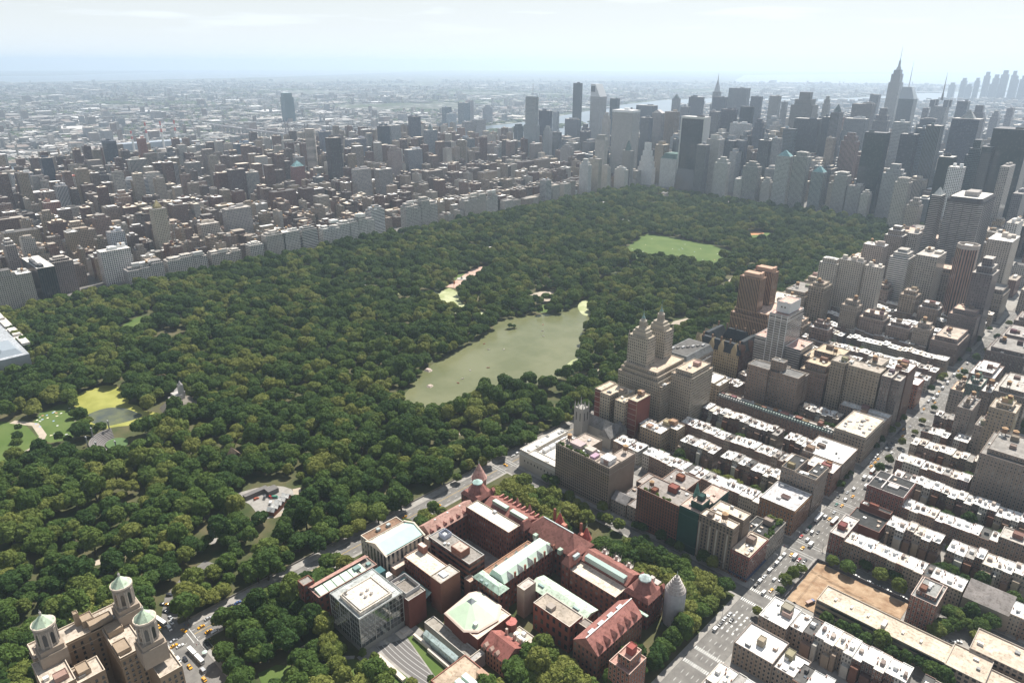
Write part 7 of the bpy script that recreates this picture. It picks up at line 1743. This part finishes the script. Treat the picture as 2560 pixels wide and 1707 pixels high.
DATA = {('sedan', 'taxi'): [(274.9, 79.4), (271.9, 65.2), (278.8, 15.1), (274.9, 134), (275.3, 161.4), (276.8, 182.9), (270.4, 248.2), (270.7, 266.7), (269.1, 480), (274.2, 444.3), (270, 417.6), (268.8, 350.9), (272.8, 334.9), (270.8, 258), (269, 565.4), (270, 577.1), (272, 640), (277, 700)],
 ('box_truck', 'white'): [(278.1, 88.3), (273.4, 221.8), (277.4, 224), (280, 207.4), (269.6, 514), (269.6, 493), (270.5, 467), (270.9, 450.8), (268.9, 545.6)], ('box_truck', 'red'): [(275.3, 64.5)],
 ('van', 'white'): [(273.5, 92.7), (272, 105.1), (268, 104.6), (268, 61.1), (268, 54), (268.3, 47.3), (268.1, 35.1), (268.3, 18.9), (276, 8.9), (271.4, 134.5), (274.1, 172.8), (268.5, -48.6), (273.3, 195.3), (268, 442), (269.9, 294.2), (267.6, 273.8), (271, 600), (277, 560)],
 ('sedan', 'dark'): [(275.4, 108.9), (282.8, 65.9), (268.3, 41), (272.5, -33.2), (268.6, -41.9), (267.5, 173.8), (267.5, 281), (269.8, 311), (267.6, 338.5), (267.6, 345), (267.6, 304), (267.6, 287), (284, 330), (284, 410), (268, 530), (284, 470)], ('suv', 'dark'): [(268.2, 11.7), (284, 300)],
 ('sedan', 'red'): [(267.8, 93.6), (278.9, 63.6)], ('sedan', 'green'): [(267.6, 111), (271.1, 159.9)], ('sedan', 'blue'): [(283.1, 51.3)],
 ('sedan', 'silver'): [(268.3, 26.1), (283.2, 58.6), (283, 39.3), (268.6, -28.6), (268.2, -35.3), (274.2, 146.7), (270.9, 186), (267.4, 429.3), (267.4, 455), (267.4, 448), (270.9, 406.8), (271.8, 362), (273.1, 301), (267.6, 262), (267.6, 255.4), (284, 225), (284, 360), (284, 520), (268, 620), (284, 610)],
 ('sedan', 'white'): [(278.8, 31.1), (276.1, 289.4), (284, 250)], ('suv', 'white'): [(275.3, 27.7), (267.6, 268)], ('bus', 'orange'): [(279.5, 133.1), (275, 240)], ('trailer_truck', 'white'): [(268.2, 128)]}
allv = sorted([(y, x, k, c) for (k, c), l in DATA.items() for x, y in l]); cnt = {}
CN = {'sedan': 'car', 'suv': 'sport utility car', 'van': 'van', 'box_truck': 'box truck', 'bus': 'city bus', 'trailer_truck': 'trailer truck'}
CT = {'sedan': 'car', 'suv': 'car', 'van': 'van', 'box_truck': 'truck', 'bus': 'bus', 'trailer_truck': 'truck'}
for y, x, k, c in allv:
    n = cnt[(k, c)] = cnt.get((k, c), 0)+1
    lb = ('yellow taxi on the wide avenue, %s counted from the bottom of the photo' if c == 'taxi' else c+' '+CN[k]+' on the wide avenue, %s counted from the bottom of the photo') % ordn(n)
    if len(DATA[(k, c)]) == 1: lb = '%s %s among the traffic on the wide avenue' % (c, CN[k])
    vehicle(k, c, x, y, AVN+random.Random(int(x*y)).uniform(-.04, .04), lb, 'taxi' if c == 'taxi' else CT[k], 'traffic on the wide avenue')
def many(lst, where, grp):
    for k, c, x, y, hd, lb in lst: vehicle(k, c, x, y, hd, lb, 'taxi' if c == 'taxi' else CT.get(k, 'truck'), grp, z=0.04 if x < -8 else -.19)
DR = [('sedan', 'taxi', -25.3, -303.5, .55, 'left of two yellow taxis side by side on the park drive'), ('sedan', 'taxi', -22.5, -298.6, .55, 'right of two yellow taxis side by side on the park drive'), ('sedan', 'dark', -28.5, -306.0, .5, 'dark car left of the two taxis on the park drive'), ('sedan', 'dark', -19.6, -307.6, .45, 'dark car below the left taxi on the park drive'), ('sedan', 'dark', -16.0, -304.4, .45, 'dark car below the right taxi on the park drive'),
 ('suv', 'dark', -34.7, -299.0, .8, 'upper left dark car in the queue on the park drive'), ('sedan', 'dark', -33.0, -294.5, .8, 'upper right dark car in the queue on the park drive'), ('sedan', 'silver', -11.2, -307.4, .1, 'silver car on the park drive near the crossing'), ('sedan', 'white', -6.5, -308.8, .05, 'white car waiting at the mouth of the park drive'), ('van', 'white', -1.5, -312.0, .0, 'white van leaving the park drive beside the bus'), ('bus', 'white', -11.5, -313.9, .2, 'white bus on the park drive behind the turrets'), ('sedan', 'taxi', -8.5, -316.6, .1, 'yellow taxi beyond the white bus on the park drive')]
many(DR, '', 'traffic at the park entrance')
CX = [('sedan', 'taxi', 7.6, -305.8, .25, 'yellow taxi turning at the mouth of the park drive'), ('sedan', 'taxi', 12.6, -296.1, -AVN, 'yellow taxi waiting at the stop line of the park road'), ('sedan', 'taxi', 20.3, -294.3, AVN, 'yellow taxi heading away from the crossing on the park road'), ('van', 'white', 24.6, -291.6, AVN, 'white minivan at the kerb near the crowd'), ('sedan', 'silver', 11.7, -314.4, -AVN, 'silver car in the crossing by the palace wall'), ('sedan', 'taxi', 16.5, -316.1, AVN, 'yellow taxi under the palace wall at the crossing'), ('sedan', 'white', 19.5, -313.2, AVN, 'white car beside the taxi under the palace wall'),
 ('sedan', 'taxi', 41.6, -316, 0, 'yellow taxi behind the long bus on the museum side street'), ('sedan', 'taxi', 58, -313.7, math.pi, 'yellow taxi at the very bottom of the museum side street'), ('van', 'silver', 50.5, -311.3, math.pi, 'silver van following the long bus on the museum side street'), ('suv', 'dark', 33.4, -315.5, 0, 'dark car by the stop line of the museum side street'), ('van', 'white', 31, -319, 0, 'white van close to the palace wall on the museum side street'),
 ('sedan', 'silver', 8.2, -289.2, AVN, 'first silver car parked at the park kerb'), ('sedan', 'silver', 8.2, -284, AVN, 'second silver car parked at the park kerb'), ('sedan', 'red', 8.2, -278.6, AVN, 'red car parked at the park kerb'), ('suv', 'dark', 8.2, -273, AVN, 'dark car parked at the park kerb behind the red one'), ('sedan', 'blue', 8.2, -267.5, AVN, 'blue car parked at the park kerb in the tree shade'),
 ('sedan', 'taxi', 12, -119.4, -AVN, 'yellow taxi on the park road before the memorial hall'), ('sedan', 'taxi', 20.6, -88.5, AVN, 'yellow taxi on the park road behind the pink roofed wing'), ('sedan', 'taxi', 15.3, .9, 0, 'yellow taxi crossing the park road junction by the stone hall'), ('van', 'white', 142.8, -1.5, 0, 'white van in the shaded street south of the museum'), ('van', 'white', 255.7, -3.5, 0, 'white van in the street mouth beside the wrapped turret')]
many(CX, '', 'traffic on the park road')
for k in range(12):
    y = 18+rr.uniform(0, 2)+k*6.6; vehicle(rr.choice(('sedan', 'suv')), rr.choice(('dark', 'silver', 'dark', 'white')), 8.2, y, AVN, 'car parked under the park trees along the park road, %s past the junction' % ordn(k+1), 'car', 'cars parked along the park road')
for k, (x, y) in enumerate(((318.3, 75.4), (328.5, 75.4), (335.5, 75.4), (341.1, 75.4), (351.8, 75.4))): vehicle('sedan', 'white', x, y, 0, 'white car parked along the fence of the dirt lot, %s from the avenue' % ordn(k+1), 'car', 'cars parked by the dirt lot')
for k, (x, y) in enumerate(((381, 40), (384, 42), (387, 44), (390, 47), (385, 50), (389, 53), (392, 56), (382, 60))): vehicle('sedan', ('white', 'silver', 'white', 'dark')[k % 4], x, y, .6, 'car in the school car park under the trees, %s from the front' % ordn(k+1), 'car', 'cars in the school car park', z=.0)
vehicle('dump_truck', 'blue', 305.2, 21.8, 1.2, 'blue dump truck with a brown tipper in the dirt lot', 'truck', z=.5)
for k, (x, y, c) in enumerate(PKV):
    o = vehicle('van' if k % 2 else 'suv', 'white', x, y, k*.8, 'park service vehicle in the yards by the sawtooth shed, %s of eight' % ordn(k+1), 'service car', 'service vehicles in the yards', z=.1)
    for ch in o.children:
        if ch.name.split('.')[0] in ('body', 'roof'): ch.color = (*c, 1)
# the long jointed bus
jb = thing('jointed_bus', 'long white jointed bus turning from the museum side street', 'bus', (36, -309.6, -.19), None, rad(4)); b, gl_, rf, wx, wy = VM['bus']
for k, x in enumerate((-4.9, 4.9)):
    sct = link('section', b, jb, (.80, .80, .80)); sct.location = (x, 0, 0); sct.scale = (.76, 1, 1); link('window_band', gl_, sct, (.03, .035, .04)); link('roof', rf, sct, (.82, .82, .81))
m = MB(); m.box(-.5, .5, -1.15, 1.15, .6, 2.9); m.build('bellows', P_PLAIN, jb, (.06, .06, .06))
for x in (-7.4, -2.2, 3.4, 7.6):
    for y in (-1.1, 1.1): w_ = link('wheel', WH, jb, (.03, .03, .03)); w_.location = (x, y, .46); w_.rotation_euler = (math.pi/2, 0, 0); w_.scale = (1.35, 1.35, 1.35)
# kiosk entrance, food cart, people on the corner
ke = thing('subway_entrance', 'dark railed stairway entrance on the pale corner plaza', 'stairway', (32.2, -299.9, 0)); O = (32.2, -299.9, 0)
m = MB(O); m.box(28.5, 36, -301.6, -301.3, 0, 1.2); m.box(28.5, 36, -298.5, -298.2, 0, 1.2); m.box(28.5, 28.8, -301.6, -298.2, 0, 1.2); m.build('railing', P_METAL, ke, (.04, .05, .05)); m = MB(O); m.box(29, 36, -301.2, -298.6, .02, .08); m.build('stairwell', P_PLAIN, ke, (.02, .02, .02))
fc = thing('food_cart', 'food cart with a pale green umbrella beside the long bus', 'food cart', (38.2, -304.6, 0)); O = (38.2, -304.6, 0)
m = MB(O); m.box(37.2, 39.4, -305.2, -304, .3, 1.3); m.build('cart', P_METAL, fc, (.6, .6, .6)); m = MB(O); m.cyl(38.2, -304.6, 1.7, 2.1, 2.9, 10, .1); m.build('umbrella', P_PLAIN, fc, (.55, .68, .62)); m = MB(O); m.cyl(38.2, -304.6, .05, 1.3, 2.2, 6); m.build('pole', P_METAL, fc, (.3, .3, .3))
def person_mesh(k):
    """a standing or walking figure as one lofted surface: feet, legs, hips, chest, shoulders, arms, neck, head"""
    r = random.Random(k); m = MB(); st = r.uniform(.06, .3)
    def loft(path, n=7):
        pr_ = None
        for (x, y, z, rx, ry) in path:
            p = [(x+rx*math.cos(6.283*i/n), y+ry*math.sin(6.283*i/n), z) for i in range(n)]
            if pr_:
                for i in range(n): j = (i+1) % n; m.face([pr_[i], pr_[j], p[j], p[i]])
            else: m.face(p[::-1])
            pr_ = p
        m.face(pr_)
    for s in (-1, 1):
        loft([(s*st+.07, s*.09, 0, .13, .05), (s*st, s*.09, .1, .06, .05), (s*st*.6, s*.1, .48, .065, .06), (0, s*.09, .86, .1, .09)])
        loft([(s*st*.7, s*.27, .72, .04, .04), (s*st*.4, s*.26, .82, .045, .04), (s*st*.2, s*.25, 1.1, .05, .05), (0, s*.2, 1.42, .07, .06)])
    loft([(0, 0, .8, .13, .17), (0, 0, 1.0, .11, .15), (0, 0, 1.25, .13, .19), (0, 0, 1.42, .1, .18), (0, 0, 1.48, .05, .06), (.01, 0, 1.54, .06, .055), (.02, 0, 1.6, .1, .08), (.02, 0, 1.68, .1, .085), (0, 0, 1.76, .05, .05)])
    return m.mesh('person', [P_PLAIN])
PM = [person_mesh(k) for k in range(4)]
PC = ((.05, .05, .07), (.5, .5, .5), (.3, .05, .05), (.08, .12, .25), (.02, .02, .02), (.45, .35, .2))
PN = ('dark', 'pale grey', 'red', 'blue', 'black', 'tan')
PP = [(20.6, -302.5), (25.9, -303), (27, -305.3), (34.2, -303.3), (30, -297), (28.4, -296.5), (30.6, -295.2), (39.3, -297.8), (5, -301.8), (3, -303.5), (26.5, -299), (27.4, -298), (33, -296.4), (36, -303.6), (263.5, 71), (263.8, 88), (289, 70), (288.6, 86), (264.5, 149), (288.5, 91), (288.8, 66), (289.4, 84)]
for k, (x, y) in enumerate(PP):
    o = link('person', PM[k % 4], None, PC[k % 6]); o.location = (x, y, 0); o.rotation_euler = (0, 0, k*1.7); o.scale = (1.05, 1.05, 1.0)
    tag(o, '%s clothed person on the %s, %s from frame edge' % (PN[k % 6], 'corner plaza by the jointed bus' if y < 0 else 'avenue crossing pavement', ordn(k+1 if y < 0 else k-13)), 'person', 'people at the crossings')
# street lamps along the wide avenue and the park road
m = MB(); m.cyl(0, 0, .14, 0, 8.5, 8, .08); POLE = m.mesh('pole', [P_METAL]); m = MB(); m.box(0, 2.4, -.06, .06, 8.3, 8.42); ARMM = m.mesh('arm', [P_METAL]); m = MB(); m.box(2.1, 2.9, -.18, .18, 8.15, 8.35); HEAD = m.mesh('lamp_head', [P_METAL])
k = 0
for y in range(-40, 420, 40):
    for x, a in ((265.2, 0), (287.8, math.pi)):
        k += 1; o = thing('street_lamp', 'thin grey street lamp on the %s kerb of the avenue, %s from bottom' % ('park side' if a == 0 else 'far', ordn((k+1)//2)), 'street lamp', (x, y+7, 0), 'street lamps on the avenue', a)
        link('pole', POLE, o, (.3, .31, .31)); link('arm', ARMM, o, (.3, .31, .31)); link('lamp_head', HEAD, o, (.5, .5, .5))
# hoarding round the dug lot
for nm, lb, bx in (('fence', 'dark boarded fence between the avenue pavement and the dirt lot', (289.6, 290, 13, 72)), ('fence', 'dark boarded fence along the shaded street side of the dirt lot', (290, 358, 72, 72.4))):
    m = MB(((bx[0]+bx[1])/2, (bx[2]+bx[3])/2, 0)); m.box(*bx, 0, 2.8); o = tag(m.build(nm, P_PLAIN, None, (.10, .10, .11)), lb, 'fence'); o.location = ((bx[0]+bx[1])/2, (bx[2]+bx[3])/2, 0)
wl = MB((-.6, 500, 0)); wl.box(-1.0, -.5, -298, 1420, 0, 1.3); o = tag(wl.build('park_wall', P_STONE, None, (.25, .23, .2)), 'low dark stone wall running along the park side of the park road', 'wall'); o.location = (-.6, 500, 0)
